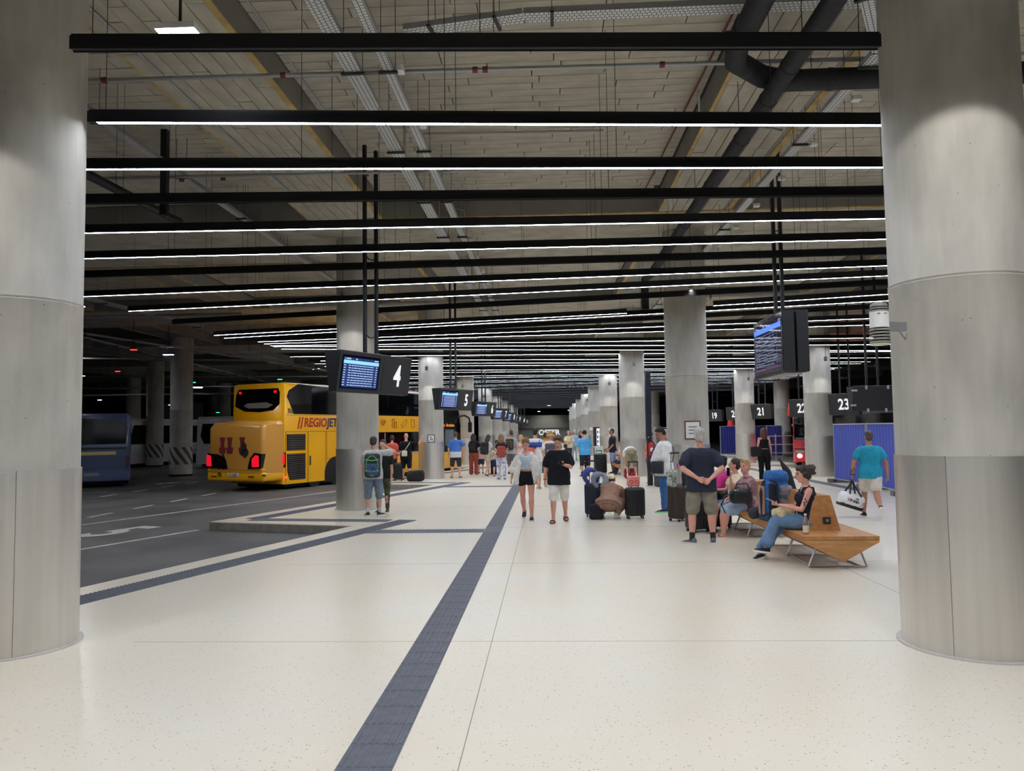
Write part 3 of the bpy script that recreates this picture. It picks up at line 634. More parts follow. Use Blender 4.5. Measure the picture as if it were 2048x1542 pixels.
# ---------------------------------------------------------------- hanging signs
m_scr = M('screen_deep_blue', (38, 56, 104), .15, emit=.7); m_scrh = M('screen_header_blue', (128, 190, 230), .3, emit=1.1); m_scrt = M('screen_text_white', (176, 196, 232), .4, emit=.75)
m_num = M('white_numeral', (240, 243, 240), .5, emit=.55); m_sign = M('sign_charcoal', (46, 46, 50), .5); m_signd = M('sign_black_end', (20, 21, 27), .5)
def number_sign(num, loc, a, L, flip, label, screen=True, H=.66, wt=.34, wb=.14, zc=2.76, cat='sign', rods=True, lit=1):
    """local frame: x along the face, -y towards the reader, tilted face"""
    t = thing('number_sign', (loc[0], loc[1], zc), label, cat, rz=a, world=False)
    h = H / 2
    m = MB(); m.loft([[(-L / 2, -wb / 2, -h), (L / 2, -wb / 2, -h), (L / 2, wb / 2, -h), (-L / 2, wb / 2, -h)], [(-L / 2, -wt / 2, h), (L / 2, -wt / 2, h), (L / 2, wt / 2, h), (-L / 2, wt / 2, h)]])
    m.build('housing', m_sign, t)
    for s in (-1, 1):
        m = MB(); m.loft([[(s * (L / 2 + .004), -wb / 2 + .01, -h + .01), (s * (L / 2 + .004), wb / 2 - .01, -h + .01), (s * (L / 2 + .004), wt / 2 - .01, h - .01), (s * (L / 2 + .004), -wt / 2 + .01, h - .01)], [(s * (L / 2 + .01), -wb / 2 + .01, -h + .01), (s * (L / 2 + .01), wb / 2 - .01, -h + .01), (s * (L / 2 + .01), wt / 2 - .01, h - .01), (s * (L / 2 + .01), -wt / 2 + .01, h - .01)]]); m.build('end_plate', m_signd, t)
    for k in range(3): m = MB(); m.box((-L * .3 + L * .3 * k, -wt / 2 + .02, h + .006), (.12, .03, .012)); m.build('top_clip', m_zinc, t)
    m = MB(); m.box((0, -wt / 2 + .005, h + .002), (L, .012, .008)); m.build('top_trim', M('brushed_trim', (150, 150, 150), .4, .6), t)
    tilt = math.atan2((wt - wb) / 2, H); up = V((0, -sin(tilt), cos(tilt))); nr = V((0, -cos(tilt), -sin(tilt)))
    def fp(x, z): return V((x, -(wb + wt) / 4, 0)) + up * z
    for side in ((1, -1) if num else (1,)):
        def T(p): return p if side == 1 else V((-p.x, -p.y, p.z))
        def panel(x0, x1, z0, z1, d, name, mat):
            m = MB(); q = [(x0, z0), (x1, z0), (x1, z1), (x0, z1)]
            m.loft([[T(fp(x, z) + nr * .001) for x, z in q], [T(fp(x, z) + nr * d) for x, z in q]]); return m.build(name, mat, t)
        if screen:
            x0, x1 = -L / 2 + .10, -L / 2 + .10 + L * .46
            panel(x0 - .04, x1 + .04, -h + .05, h - .06, .004, 'screen_bezel', m_blackgl)
            panel(x0, x1, -h + .08, h - .1, .006, 'screen', m_scr)
            panel(x0, x1, h - .2, h - .145, .008, 'header_bar', m_scrh)
            if side == 1:
                m = MB(); rr = random.Random(3); zz = h - .13
                for (xa, xb) in ((x0 + .02, x0 + .035), (x0 + .06, x0 + .17), (x0 + .3, x0 + .34), (x1 - .12, x1 - .02)):
                    q = [(xa, zz), (xb, zz), (xb, zz + .02), (xa, zz + .02)]; m.loft([[T(fp(x, z) + nr * .006) for x, z in q], [T(fp(x, z) + nr * .009) for x, z in q]])
                for k in range(9):
                    zz = h - .235 - k * .04
                    segs = [(x0 + .01, x0 + .06), (x0 + .13, x0 + .19)]; u = x0 + .21
                    while u < x1 - .14: l_ = rr.uniform(.03, .09); segs.append((u, min(u + l_, x1 - .13))); u += l_ + .015
                    segs.append((x1 - .07, x1 - .03))
                    for xa, xb in segs:
                        q = [(xa, zz), (xb, zz), (xb, zz + .013), (xa, zz + .013)]; m.loft([[T(fp(x, z) + nr * .006) for x, z in q], [T(fp(x, z) + nr * .0085) for x, z in q]])
                m.build('screen_rows', m_scrt, t)['kind'] = 'stuff'
            panel(L / 2 - L * .42, L / 2 - L * .415, -h + .03, h - .04, .003, 'panel_joint', m_signd)
        if num:
            nx = L / 2 - L * .2 if screen else 0
            p = fp(nx, -.02) + nr * .004; text(num, .52, m_num, T(p), (1, 0, 0) if side == 1 else (-1, 0, 0), up if side == 1 else V((0, -up.y, up.z)), t, ext=.003, sx=.8 if len(num) == 1 else .74, bold=.012, name='numeral')
    if rods:
        for x in (-.16, .16):
            m = MB(); m.box((x, 0, (h + 6.7 - zc) / 2), (.055, .05, 6.7 - zc - h)); m.build('hanger_post', m_black, t)
        for z in (1.55, 2.9):
            m = MB(); m.tube([(-.16, 0, z - zc + 1.9), (-.05, 0, z - zc + 1.84), (.05, 0, z - zc + 1.84), (.16, 0, z - zc + 1.9)], .012, 6); m.build('post_link', m_black, t)
    return t
SA = R(90 - 13)      # direction of the left-row signs
def lsign(k, num):
    lab = {'4': 'large hanging bay sign 4 with departure screen in front of the concrete column', '5': 'hanging bay sign 5 with departure screen beside the second left column', '6': 'hanging bay sign 6 with dark departure screen', '7': 'hanging bay sign 7 between signs 6 and 8', '8': 'hanging bay sign 8 above the man with the tan backpack', '9': 'distant hanging bay sign 9, just right of sign 8', '10': 'tiny hanging bay sign 10, second farthest of the left row', '11': 'farthest hanging bay sign 11'}[num]
    return number_sign(num, (-3.0 + .03 * k, 13.0 + 11.3 * k), R(66), 2.0, False, lab)
for k, n in enumerate(('4', '5', '6', '7', '8', '9', '10', '11')): lsign(k, n)
for n, x, y in (('23', 10.25, 27.0), ('22', 10.45, 32.0), ('21', 10.45, 38.0), ('20', 10.5, 43.5), ('19', 10.55, 49.0)):
    number_sign(n, (x, y), R(-38), 1.0, False, dict(zip(('23', '22', '21', '20', '19'), ('hanging bay sign 23 left of the taped-up sign', 'hanging bay sign 22 above the red coach', 'hanging bay sign 21 above the woman in black', 'hanging bay sign 20 hidden behind a column', 'hanging bay sign 19 right of the grey-haired man')))[n], screen=False, zc=2.5, H=.72, wt=.42, wb=.2)
cs = number_sign(None, (8.95, 21.6), R(4), 1.25, False, 'hanging sign wrapped in dark sheet with silver tape at its corners', screen=False, zc=2.5, H=.68, wt=.42, wb=.2)
for i, (x, z, a) in enumerate(((-.62, .22, .1), (-.62, -.18, 0), (-.3, .3, 1.5), (.3, .3, 1.4), (.62, 0, .1), (.3, -.32, 1.5), (-.2, -.32, 1.6))):
    m = MB(); yy_ = -.17 - .16 * (z / .68); m.box((x, yy_ - .02, z), (.16, .008, .05) if abs(a) < 1 else (.06, .008, .1)); m.build('tape_strip', M('silver_tape', (176, 176, 178), .4), cs)
# big display
bx, by = 3.763, 12.386
t = thing('departure_display', (bx + .2, by + .85, 2.64), 'large black two-sided departure display hanging in front of the right huge column', 'display')
for s in (0, 1):
    m = MB(); m.rbox((bx + .1 + s * .22, by + .85, 3.14), (.19, 1.7, .995), .012, k=1); m.build('display_case', m_black, t)
m = MB(); m.box((bx + .003, by + .85, 3.14), (.014, 1.66, .93)); m.build('glass', m_blackgl, t)
m = MB(); m.box((bx - .006, by + .85, 3.14), (.004, 1.56, .82)); m.build('screen', M('screen_navy', (34, 36, 58), .05, emit=.35, spec=.22), t)
m = MB(); m.box((bx - .009, by + .85, 3.14 + .29), (.004, 1.56, .085)); m.build('header_bar', M('screen_bar_blue', (54, 110, 232), .2, emit=.9), t)
m = MB(); m.box((bx - .009, by + .85, 3.14 - .385), (.004, 1.5, .03)); m.build('footer_bar', M('screen_bar_plum', (104, 56, 96), .2, emit=.4), t)
m = MB(); rr = random.Random(9)
for k in range(12):
    z = 3.14 + .2 - .047 * k; u = by + 1.55
    while u > by + .45:
        l_ = rr.uniform(.06, .2); m.box((bx - .009, u - l_ / 2, z), (.003, l_, .012)); u -= l_ + .05
    m.box((bx - .009, by + .3, z), (.003, .03, .012))
m.box((bx - .009, by + 1.5, 3.14 + .36), (.003, .14, .03)); m.box((bx - .009, by + 1.05, 3.14 + .36), (.003, .1, .035)); m.box((bx - .009, by + .14, 3.14 + .36), (.003, .12, .04))
m.build('screen_rows', M('screen_text_dim', (110, 116, 150), .4, emit=.5), t)['kind'] = 'stuff'
for k, pts in enumerate(([(0, .2), (.3, .33), (.8, .36), (1.2, .3), (1.6, .1)], [(0, .0), (.4, .15), (.9, .17), (1.3, .1), (1.6, -.0)], [(0, -.22), (.5, -.27), (1.0, -.24), (1.3, -.1), (1.6, -.02)], [(0, -.32), (.6, -.36), (1.1, -.33), (1.35, -.2), (1.6, -.12)])): pass
for x, y in ((bx + .13, by + .75), (bx + .245, by + .75)):
    m = MB(); m.box((x, y, 5.15), (.055, .055, 3.05)); m.build('hanger_post', m_black, t)
for y in (.75,):
    for z in (4.15, 5.1): m = MB(); m.tube([(bx + .13, by + y, z + .06), (bx + .16, by + y, z), (bx + .22, by + y, z), (bx + .245, by + y, z + .06)], .012, 6); m.build('post_link', m_black, t)
m = MB(); m.box((bx + .21, by + .85, 2.635), (.3, 1.5, .01)); m.build('bottom_vent', M('copper_grey_vent', (120, 104, 96), .4, .6), t)
# sensor on the right huge column
t = thing('weather_sensor', (2.6, 6.1, 2.4), 'white and grey louvred sensor cylinder on an arm on the right huge column', 'sensor')
m = MB(); m.lathe((2.6, 6.1, 2.40), [(.0, 0), (.068, 0), (.07, .012)], 24); m.build('bottom_cap', M('cream_cap', (224, 218, 196), .4), t)
for i in range(5): m = MB(); z = 2.415 + i * .024; m.lathe((2.6, 6.1, z), [(.05, 0), (.078, .002), (.074, .012), (.05, .017)], 24); m.build('louvre', M('grey_louvre', (138, 134, 128), .5), t)
m = MB(); m.lathe((2.6, 6.1, 2.535), [(.06, 0), (.07, 0), (.07, .125), (.06, .125)], 28); m.build('white_body', m_white, t)
for x in (-.03, .02): m = MB(); m.box((2.6 + x, 6.031, 2.64), (.022, .004, .005)); m.build('slot', m_black, t)
for i in range(2): m = MB(); z = 2.66 + i * .02; m.lathe((2.6, 6.1, z), [(.05, 0), (.072 - i * .004, .002), (.07 - i * .006, .011), (.05, .016)], 24); m.build('louvre', M('grey_louvre', (138, 134, 128), .5), t)
m = MB(); m.lathe((2.6, 6.1, 2.70), [(.066, 0), (.06, .02), (.03, .036), (0.001, .04)], 24); m.build('dome', M('grey_louvre', (138, 134, 128), .5), t)
m = MB(); m.box((2.75, 6.2, 2.555), (.22, .05, .07), R(20)); m.build('arm', m_grey, t); m = MB(); m.tube([(2.78, 6.17, 2.52), (2.8, 6.15, 2.47), (2.83, 6.18, 2.45), (2.86, 6.22, 2.5)], .007, 6); m.build('cable', m_grey, t)
m = MB(); m.tube([(2.93, 6.58, 2.56), (2.93, 6.6, 6.3)], .011, 6); m.build('wall_conduit', M('pale_duct', (186, 184, 178), .5), t)
# small plates, extinguisher, totem, bin, vending machine, counters
def plate(c, n, w_, h_, label, mat, name='pictogram_plate', mark=None, frame=None):
    t = thing(name, c, label, 'sign'); n = V(n).normalized(); a = math.atan2(n.y, n.x) + pi / 2
    if frame: m = MB(); m.box(V(c) + n * .004, (w_ + .05, .02, h_ + .05), a); m.build('frame', frame, t)
    m = MB(); m.box(V(c) + n * .012, (w_, .012, h_), a); m.build('plate', mat, t)
    x = V((-n.y, n.x, 0)); z = V((0, 0, 1)); q = V(c) + n * .022
    if mark == 'walk':
        m = MB(); m.ell(q + z * h_ * .25 - x * w_ * .1, (.022, .022, .022)); m.tube([q + z * h_ * .15 - x * w_ * .1, q - x * .01, q + x * w_ * .28 - z * h_ * .08], .011, 6); m.tube([q - z * h_ * .3 - x * w_ * .3, q - z * h_ * .1 - x * .02, q - z * h_ * .3 + x * w_ * .3], .01, 6); m.build('pictogram', m_black, t)
    if mark == 'lines':
        m = MB()
        for i in range(3): m.box(q + z * (h_ * .2 - i * h_ * .2), (w_ * .6, .006, .02), a)
        m.build('print', M('print_grey', (110, 106, 104), .6), t)
    return t
plate((-4.33, 28.52, 1.5), (.1, -1, 0), .22, .24, 'small white pictogram plate on the column left of sign 5', m_white, mark='walk', frame=m_black)
plate((3.22, 17.32, 1.72), (-.05, -1, 0), .3, .36, 'white notice with dark red frame behind the head of the grey-haired man', m_white, mark='lines', frame=M('dark_red_frame', (120, 40, 36), .5), name='notice')
plate((3.3, 40.1, 1.55), (0, -1, 0), .3, .5, 'white notice on the column behind the man in the navy shirt', m_white, mark='lines', name='notice')
plate((-4.2, 74.5, 1.5), (0, -1, 0), .35, .3, 'small white notice on a far left column above the long-haired girl', m_white, name='notice')
t = thing('wall_speaker', (2.6, 51, 1.6), 'small white round lamp above the vending machine', 'lamp'); m = MB(); m.ell((2.85, 51.0, 1.75), (.13, .08, .13)); m.build('dome', m_white, t)
t = thing('totem', (3.1, 23.9, 0), 'slim black totem post left of the white-shirted man', 'post')
m = MB(); m.rbox((3.12, 23.95, 1.75), (.16, .12, 3.5), .02); m.build('post_body', M('navy_black', (26, 32, 48), .3), t); m = MB(); m.box((3.09, 23.886, 1.5), (.025, .01, .03)); m.build('indicator', m_white, t); m = MB(); m.box((3.12, 23.95, .01), (.24, .2, .02)); m.build('foot_plate', m_steel, t)
m = MB(); m.box((3.3, 24.05, .9), (.1, .1, 1.8)); m.build('side_post', m_zinc, t)
t = thing('litter_bin', (3.42, 23.6, 0), 'dark grey litter bin behind the legs of the white-shirted man', 'bin')
m = MB(); m.rbox((3.44, 23.65, .37), (.4, .36, .72), .02); m.build('bin_body', M('anthracite', (58, 60, 64), .5), t); m = MB(); m.rbox((3.44, 23.65, .75), (.43, .39, .04), .01); m.build('lid', m_steel, t); m = MB(); m.rbox((3.44, 23.47, .66), (.26, .02, .06), .008); m.build('opening', m_blackgl, t)
t = thing('fire_extinguisher', (3.2, 23.85, .9), 'red fire extinguisher beside the black totem', 'extinguisher')
m = MB(); m.lathe((3.16, 23.8, .93), [(.0, 0), (.085, 0), (.09, .02), (.09, .34), (.06, .4), (.03, .42)], 20); tri_smooth(m.build('cylinder', m_red, t)); m = MB(); m.box((3.16, 23.8, 1.37), (.05, .09, .05)); m.build('valve', m_black, t); m = MB(); m.tube([(3.2, 23.78, 1.37), (3.27, 23.76, 1.25), (3.27, 23.76, 1.05)], .014, 6); m.build('hose', m_black, t); m = MB(); m.box((3.16, 23.712, 1.12), (.08, .006, .12)); m.build('label_plate', m_white, t)
t = thing('vending_machine', (3.02, 43.1, 0), 'dark vending machine with lit rows of goods left of the man in the navy shirt', 'vending machine')
m = MB(); m.rbox((3.02, 43.1, .95), (.95, .8, 1.86), .03); m.build('cabinet', M('maroon_black', (48, 28, 34), .4), t); m = MB(); m.box((3.05, 42.69, 1.12), (.72, .01, 1.35)); m.build('lit_window', M('vending_light', (215, 225, 235), .3, emit=.9), t)
for r_ in range(5):
    for c in range(6):
        m = MB(); m.rbox((2.75 + c * .12, 42.675, .56 + r_ * .26), (.07, .02, .15), .008); m.build('product', M('pack_%d' % ((r_ * 2 + c) % 4), [(150, 40, 90), (50, 140, 120), (60, 60, 110), (190, 190, 200)][(r_ * 2 + c) % 4], .4), t)
    m = MB(); m.box((3.05, 42.67, .47 + r_ * .26), (.72, .02, .015)); m.build('shelf', m_zinc, t)
for (x, y, w_, h_, l) in ((2.34, 35.9, .38, .95, 'pale green glass counter in front of the vending machine'), (1.75, 42, .4, .95, 'pale green glass counter behind the man in the bright blue shirt')):
    t = thing('counter', (x, y, 0), l, 'counter'); m = MB(); m.rbox((x, y, h_ / 2 + .02), (w_, .5, h_ - .04), .03); m.build('counter_body', M('pale_green_glass', (196, 220, 208), .25), t); m = MB(); m.box((x, y, h_), (w_ + .06, .56, .03)); m.build('counter_top', m_white, t)

# ---------------------------------------------------------------- benches
def bench(x, y0, L, label, wd=.93, z=.41, group=None, dup=None):
    t = thing('bench', (x, y0 + L / 2, 0), label, 'bench', group)
    h = wd / 2
    m = MB(); m.loft([[(x - h, y0, z - .045), (x + h, y0, z - .045), (x + h, y0, z), (x - h, y0, z)], [(x - h, y0 + L, z - .045), (x + h, y0 + L, z - .045), (x + h, y0 + L, z), (x - h, y0 + L, z)]]); m.build('seat', m_wood, t)
    m = MB(); sec = [(x - h, z - .047), (x - h, z - .075), (x + .02, z - .32), (x + h, z - .075), (x + h, z - .047)]
    m.loft([[(a, y0 + .012, b) for a, b in sec], [(a, y0 + L - .012, b) for a, b in sec]]); m.build('keel', m_wood, t)
    for yy_, s in ((y0 + .004, -1), (y0 + L - .004, 1)):
        m = MB(); sec2 = [(x - h + .004, z - .05), (x - h + .004, z - .074), (x + .02, z - .315), (x + h - .004, z - .074), (x + h - .004, z - .05)]
        m.loft([[(a, yy_ - .006, b) for a, b in sec2], [(a, yy_ + .006, b) for a, b in sec2]]); m.build('end_panel', m_woodl, t)
    # wedge backrest
    yb0, yb1 = y0 + .55, y0 + L - .3
    m = MB(); m.loft([[(x - .24, yb0, z), (x + .2, yb0, z), (x + .2, yb1, z), (x - .24, yb1, z)], [(x - .11, yb0 + .06, z + .45), (x + .10, yb0 + .06, z + .45), (x + .10, yb1 - .06, z + .45), (x - .11, yb1 - .06, z + .45)]]); m.build('backrest', m_wood, t)
    m = MB(); m.box((x + .03, yb0 + .015, z + .13), (.095, .03, .085)); m.build('power_socket', m_blackgl, t)
    m = MB(); m.box((x + .03, yb0 - .002, z + .13), (.04, .01, .035)); m.build('socket_insert', m_grey, t)
    for yl in (y0 + .16, y0 + L - .16) if L < 1.9 else (y0 + .16, y0 + L / 2, y0 + L - .16):
        m = MB(); m.tube([(x - .26, yl, z - .16), (x - .36, yl, .015), (x + .36, yl, .015), (x + .27, yl, z - .16)], .016, 4); m.build('leg_frame', m_steel, t)
    for xx in (-.3, .3): m = MB(); m.box((x + xx, y0 + L / 2, .015), (.02, L - .36, .02)); m.build('leg_rail', m_steel, t)
    return t
bench(3.60, 9.78, 2.1, 'angular oak bench with wedge backrest and black socket, nearest the camera')
bench(3.55, 12.55, 2.0, 'second oak bench, the one with the blond woman in the floral top')
bench(3.0, 29.8, 1.9, 'far oak bench beside the man in the navy shirt')
# ---------------------------------------------------------------- luggage
def suitcase(x, y, rz, sz, col, label, ribs=6, handle=0, hard=True, spinner=True, lift=0, group=None):
    w_, d, h = sz; t = thing('suitcase', (x, y, lift), label, 'suitcase', group, rz=rz, world=False)
    mt = M('case_%d_%d_%d' % col, col, .38 if hard else .8, bump=0 if hard else .3, bscale=90)
    z0 = .05
    m = MB(); m.rbox((0, 0, z0 + h / 2), (w_, d, h), .05); tri_smooth(m.build('shell', mt, t), 40)
    for i in range(ribs):
        xx = -w_ / 2 + w_ * (i + .9) / (ribs + .8)
        m = MB(); m.rbox((xx, -d / 2, z0 + h / 2), (w_ / ribs * .45, .018, h * .86), .006, k=1); m.build('rib', mt, t)
    m = MB(); m.box((0, .01, z0 + h / 2), (w_ + .006, .014, h - .08)); m.build('zip', m_black, t)
    for sx in (-1, 1):
        for sy in (-1, 1):
            m = MB(); m.cyl((sx * (w_ / 2 - .05) - .012, sy * (d / 2 - .04), .026), (sx * (w_ / 2 - .05) + .012, sy * (d / 2 - .04), .026), .026, 12); m.build('wheel', m_rubber, t)
            m = MB(); m.box((sx * (w_ / 2 - .05), sy * (d / 2 - .04), .05), (.035, .035, .03)); m.build('wheel_fork', m_grey, t)
    m = MB(); m.tube([(-.07, 0, z0 + h), (-.06, 0, z0 + h + .025), (.06, 0, z0 + h + .025), (.07, 0, z0 + h)], .01, 6); m.build('grab_handle', m_black, t)
    if handle:
        for sx in (-1, 1): m = MB(); m.box((sx * w_ * .24, d / 2 - .03, z0 + h + handle / 2), (.016, .012, handle)); m.build('handle_rod', m_black if hard else m_zinc, t)
        m = MB(); m.rbox((0, d / 2 - .03, z0 + h + handle), (w_ * .56, .03, .03), .01); m.build('grip', m_black, t)
    return t
def blob(name, c, d, col, label, cat, rz=0, r=.06, wr=.03, vox=.014, extra=None, mat=None, group=None):
    """soft bag body: rounded box remeshed with folds"""
    t = thing(name, (c[0], c[1], c[2]), label, cat, group, rz=rz, world=False)
    m = MB(); m.rbox((0, 0, d[2] / 2), d, r); remesh(m, 'bag_body', mat or M('fabric_%d_%d_%d' % col, col, .85, var=.12, vscale=8, bump=.3, bscale=60), t, vox, 6, wr, .12)
    return t
suitcase(1.7, 15.45, R(6), (.38, .24, .56), (30, 30, 33), 'small black cabin suitcase standing alone with raised handle and a pink bag on top', handle=.5, ribs=5)
t = blob('paper_bag', (1.68, 15.45, .635), (.24, .14, .2), (240, 150, 140), 'pink carrier bag with round red prints on top of the small black suitcase', 'bag', rz=R(6), r=.02, wr=.012, vox=.01)
for sx in (-1, 1): m = MB(); m.tube([(sx * .055 + .035 * cos(a), -.078, .085 + .035 * sin(a)) for a in [i * pi / 6 for i in range(13)]], .007, 5, caps=False); m.build('red_ring_print', M('red_print', (200, 60, 60), .6), t)
m = MB(); m.tube([(-.05, 0, .19), (-.04, -.01, .25), (.03, -.01, .26), (.06, 0, .19)], .009, 6); m.build('bag_handle', M('red_print', (200, 60, 60), .6), t)
suitcase(.93, 15.85, R(-4), (.40, .26, .62), (28, 34, 58), 'navy ribbed suitcase behind the crouching person', handle=.45, ribs=6)
def neck_pillow(x, y, z, rz, col, label, tilt=0):
    t = thing('neck_pillow', (x, y, z), label, 'pillow', rz=rz, world=False)
    m = MB(); pts = [(.13 * cos(a), .02 * sin(a * 2), .13 * sin(a) + .13 + tilt) for a in [R(-60 + 300 * i / 12) for i in range(13)]]; m.tube(pts, [.055 + .012 * sin(i) for i in range(13)], 10); remesh(m, 'pillow_body', M('plush_%d' % col[0], col, .95, bump=.3, bscale=90), t, .012, 4, .01)
    return t
neck_pillow(.86, 15.8, .69, R(10), (74, 84, 160), 'blue neck pillow on the navy suitcase'); neck_pillow(1.03, 15.68, .66, R(-15), (142, 146, 160), 'grey neck pillow on the navy suitcase, lower than the blue one', -.05)
blob('shoulder_bag', (.93, 15.35, 0), (.28, .2, .3), (26, 24, 34), 'dark soft bag on the floor left of the crouching person', 'bag', r=.05)
suitcase(2.52, 15.0, R(38), (.44, .30, .62), (66, 56, 50), 'brown-grey soft suitcase held by the white-shirted man', ribs=0, handle=.62, hard=False)
t = blob('knit_bag', (2.32, 14.72, .66), (.2, .16, .34), (170, 180, 172), 'grey and white patterned bag hanging on the handle of the brown-grey suitcase', 'bag', rz=R(20), r=.07, wr=.06, mat=M('camo_knit', (205, 210, 200), .9, var=.5, vscale=22, col2=(96, 110, 96)))
m = MB(); m.box((.1, -.06, .4), (.035, .015, .1), .4); m.build('pink_tag', M('pink_tag', (230, 60, 140), .5), t)
suitcase(2.6, 13.45, R(20), (.48, .32, .74), (30, 30, 32), 'large black ribbed suitcase behind the grey-haired man', ribs=7, handle=.05)
suitcase(2.96, 13.75, R(-30), (.42, .28, .62), (36, 34, 36), 'second black suitcase half hidden behind the legs of the grey-haired man', ribs=6)
blob('backpack', (2.62, 14.35, .66), (.34, .26, .36), (36, 36, 40), 'black backpack heaped on the brown-grey suitcase', 'backpack', rz=.4, r=.1, wr=.06)
t = blob('travel_bag', (2.8, 14.3, .95), (.3, .2, .2), (60, 92, 128), 'blue and white soft bag on top of the luggage heap', 'bag', rz=.2, r=.09, wr=.05, mat=M('blue_white_pack', (214, 216, 220), .8, var=.5, vscale=5, col2=(56, 92, 140)))
suitcase(2.05, 30.6, R(14), (.46, .34, .74), (24, 24, 27), 'large black suitcase held by the man in the navy shirt', ribs=0, handle=.12)
suitcase(-5.42, 27.8, 0, (.34, .24, .58), (26, 26, 30), 'black suitcase beside the bald man in black', ribs=0, handle=.3)
blob('duffel_bag', (-4.72, 27.35, 0), (.62, .42, .38), (22, 22, 26), 'black duffel bag on the floor at the foot of the second left column', 'bag', r=.14, wr=.1)
blob('suitcase', (-2.15, 31.2, 0), (.35, .25, .6), (26, 26, 28), 'dark suitcase behind the legs of the woman in the white tee', 'suitcase', r=.05, wr=.01)
# blue trekking backpack on the bench
t = thing('trekking_backpack', (3.30, 11.5, .41), 'large blue trekking backpack standing on the near bench', 'backpack', rz=R(12), world=False)
m = MB(); m.rbox((0, 0, .30), (.40, .30, .56), .1); m.rbox((.03, 0, .62), (.34, .28, .22), .1); remesh(m, 'pack_body', M('trek_blue', (36, 98, 164), .75, var=.2, vscale=5, bump=.3, bscale=60), t, .012, 5, .035, .1)
m = MB(); m.rbox((.1, -.13, .32), (.22, .1, .4), .05); remesh(m, 'front_pocket', M('grey_floral_cover', (150, 146, 154), .8, var=.4, vscale=14, col2=(88, 82, 92)), t, .012, 3, .03)
m = MB(); m.rbox((-.1, -.12, .3), (.12, .1, .5), .04); m.tube([(-.19, -.05, .56), (-.24, -.06, .4), (-.22, -.05, .1)], .03, 8); remesh(m, 'side_straps', M('strap_black', (30, 34, 42), .8), t, .012, 2)
m = MB(); m.rbox((-.215, -.02, .3), (.05, .14, .42), .02); m.build('back_pad', M('salmon_mesh', (176, 136, 118), .85), t)
m = MB(); m.tube([(-.15, -.15, .6), (-.05, -.175, .55), (-.04, -.18, .2)], .012, 6); m.build('compression_strap', M('strap_black', (30, 34, 42), .8), t)
m = MB(); m.rbox((0, 0, .05), (.42, .32, .1), .04); m.build('bottom_panel', M('pack_bottom', (44, 66, 92), .8), t)
t = thing('neck_rest', (3.58, 11.75, .86), 'tall dark curved fin-shaped bag sticking up behind the blue backpack', 'bag'); m = MB(); m.tube([(3.62, 11.75, .42), (3.62, 11.75, .8), (3.56, 11.72, 1.1), (3.44, 11.7, 1.3)], [.12, .09, .06, .012], 12, flat=.5); remesh(m, 'bag_body', M('fin_dark', (48, 44, 50), .8), t, .012, 3)
t = thing('folded_jacket', (3.15, 11.75, .41), 'dark grey rolled jacket on the near bench beside the blue backpack', 'jacket'); m = MB(); m.tube([(3.02, 11.62, .5), (3.2, 11.68, .52), (3.4, 11.7, .5)], [.085, .09, .08], 12); remesh(m, 'jacket_body', M('fabric_50_54_62', (50, 54, 62), .85), t, .014, 3, .03)
t = thing('water_bottle', (3.245, 10.0, .41), 'clear plastic bottle with cream label on the near bench edge', 'bottle')
m = MB(); m.lathe((3.245, 10.0, .411), [(0.001, 0), (.032, .0), (.034, .02), (.034, .15), (.03, .18), (.014, .22), (.013, .235)], 20); tri_smooth(m.build('bottle_body', M('clear_pet', (214, 214, 206), .08, trans=.85), t))
m = MB(); m.lathe((3.245, 10.0, .435), [(.0355, 0), (.0355, .085), (.034, .085), (.034, 0)], 20, False); m.build('bottle_label', M('cream_label', (236, 228, 196), .6), t); m = MB(); m.lathe((3.245, 10.0, .646), [(.016, 0), (.016, .022), (.001, .024)], 14); m.build('cap', m_white, t)

# ---------------------------------------------------------------- site fences (blue corrugated hoarding)
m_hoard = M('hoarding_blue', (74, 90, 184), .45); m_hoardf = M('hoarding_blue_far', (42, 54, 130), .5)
def hoarding(a, b, z0, z1, label, mt, group=None, n=None, feet=True):
    a = V((*a, 0)); b = V((*b, 0)); L = (b - a).length; ang = math.atan2(b.y - a.y, b.x - a.x); c = (a + b) / 2
    t = thing('hoarding_panel', (c.x, c.y, 0), label, 'fence', group, rz=ang, world=False)
    n = n or int(L / .19)
    for i in range(n):
        x = -L / 2 + .03 + (L - .06) * (i + .5) / n; w_ = (L - .06) / n
        m = MB(); m.loft([[(x - w_ * .5, .0, z), (x - w_ * .28, -.025, z), (x + w_ * .1, -.025, z), (x + w_ * .32, 0, z), (x + w_ * .5, 0, z), (x + w_ * .5, .006, z), (x + w_ * .32, .006, z), (x + w_ * .1, -.019, z), (x - w_ * .28, -.019, z), (x - w_ * .5, .006, z)] for z in (z0 + .03, z1 - .02)]); m.build('corrugation', mt, t)
    for x in (-L / 2, L / 2): m = MB(); m.cyl((x, 0, 0), (x, 0, z1 + .02), .022, 8); m.build('post', m_zinc, t)
    for z in (z0 + .02, z1 - .01): m = MB(); m.cyl((-L / 2, 0, z), (L / 2, 0, z), .018, 8); m.build('rail', m_zinc, t)
    if feet:
        for x in (-L / 2 + .1, L / 2 - .1):
            f = MB(); f.rbox((x, -.1, .06), (.22, .7, .12), .02)
            f.build('foot_block', M('rubber_foot_grey', (112, 112, 110), .8), t)
            for yy_ in (-.3, .1): f = MB(); f.box((x - .0, yy_ - .02, .06), (.225, .1, .05)); f.build('foot_slot', m_black, t)
    return t
hoarding((8.82, 19.7), (8.9, 21.95), .1, 1.82, 'near blue corrugated hoarding panel behind the man in the turquoise shirt', m_hoard)
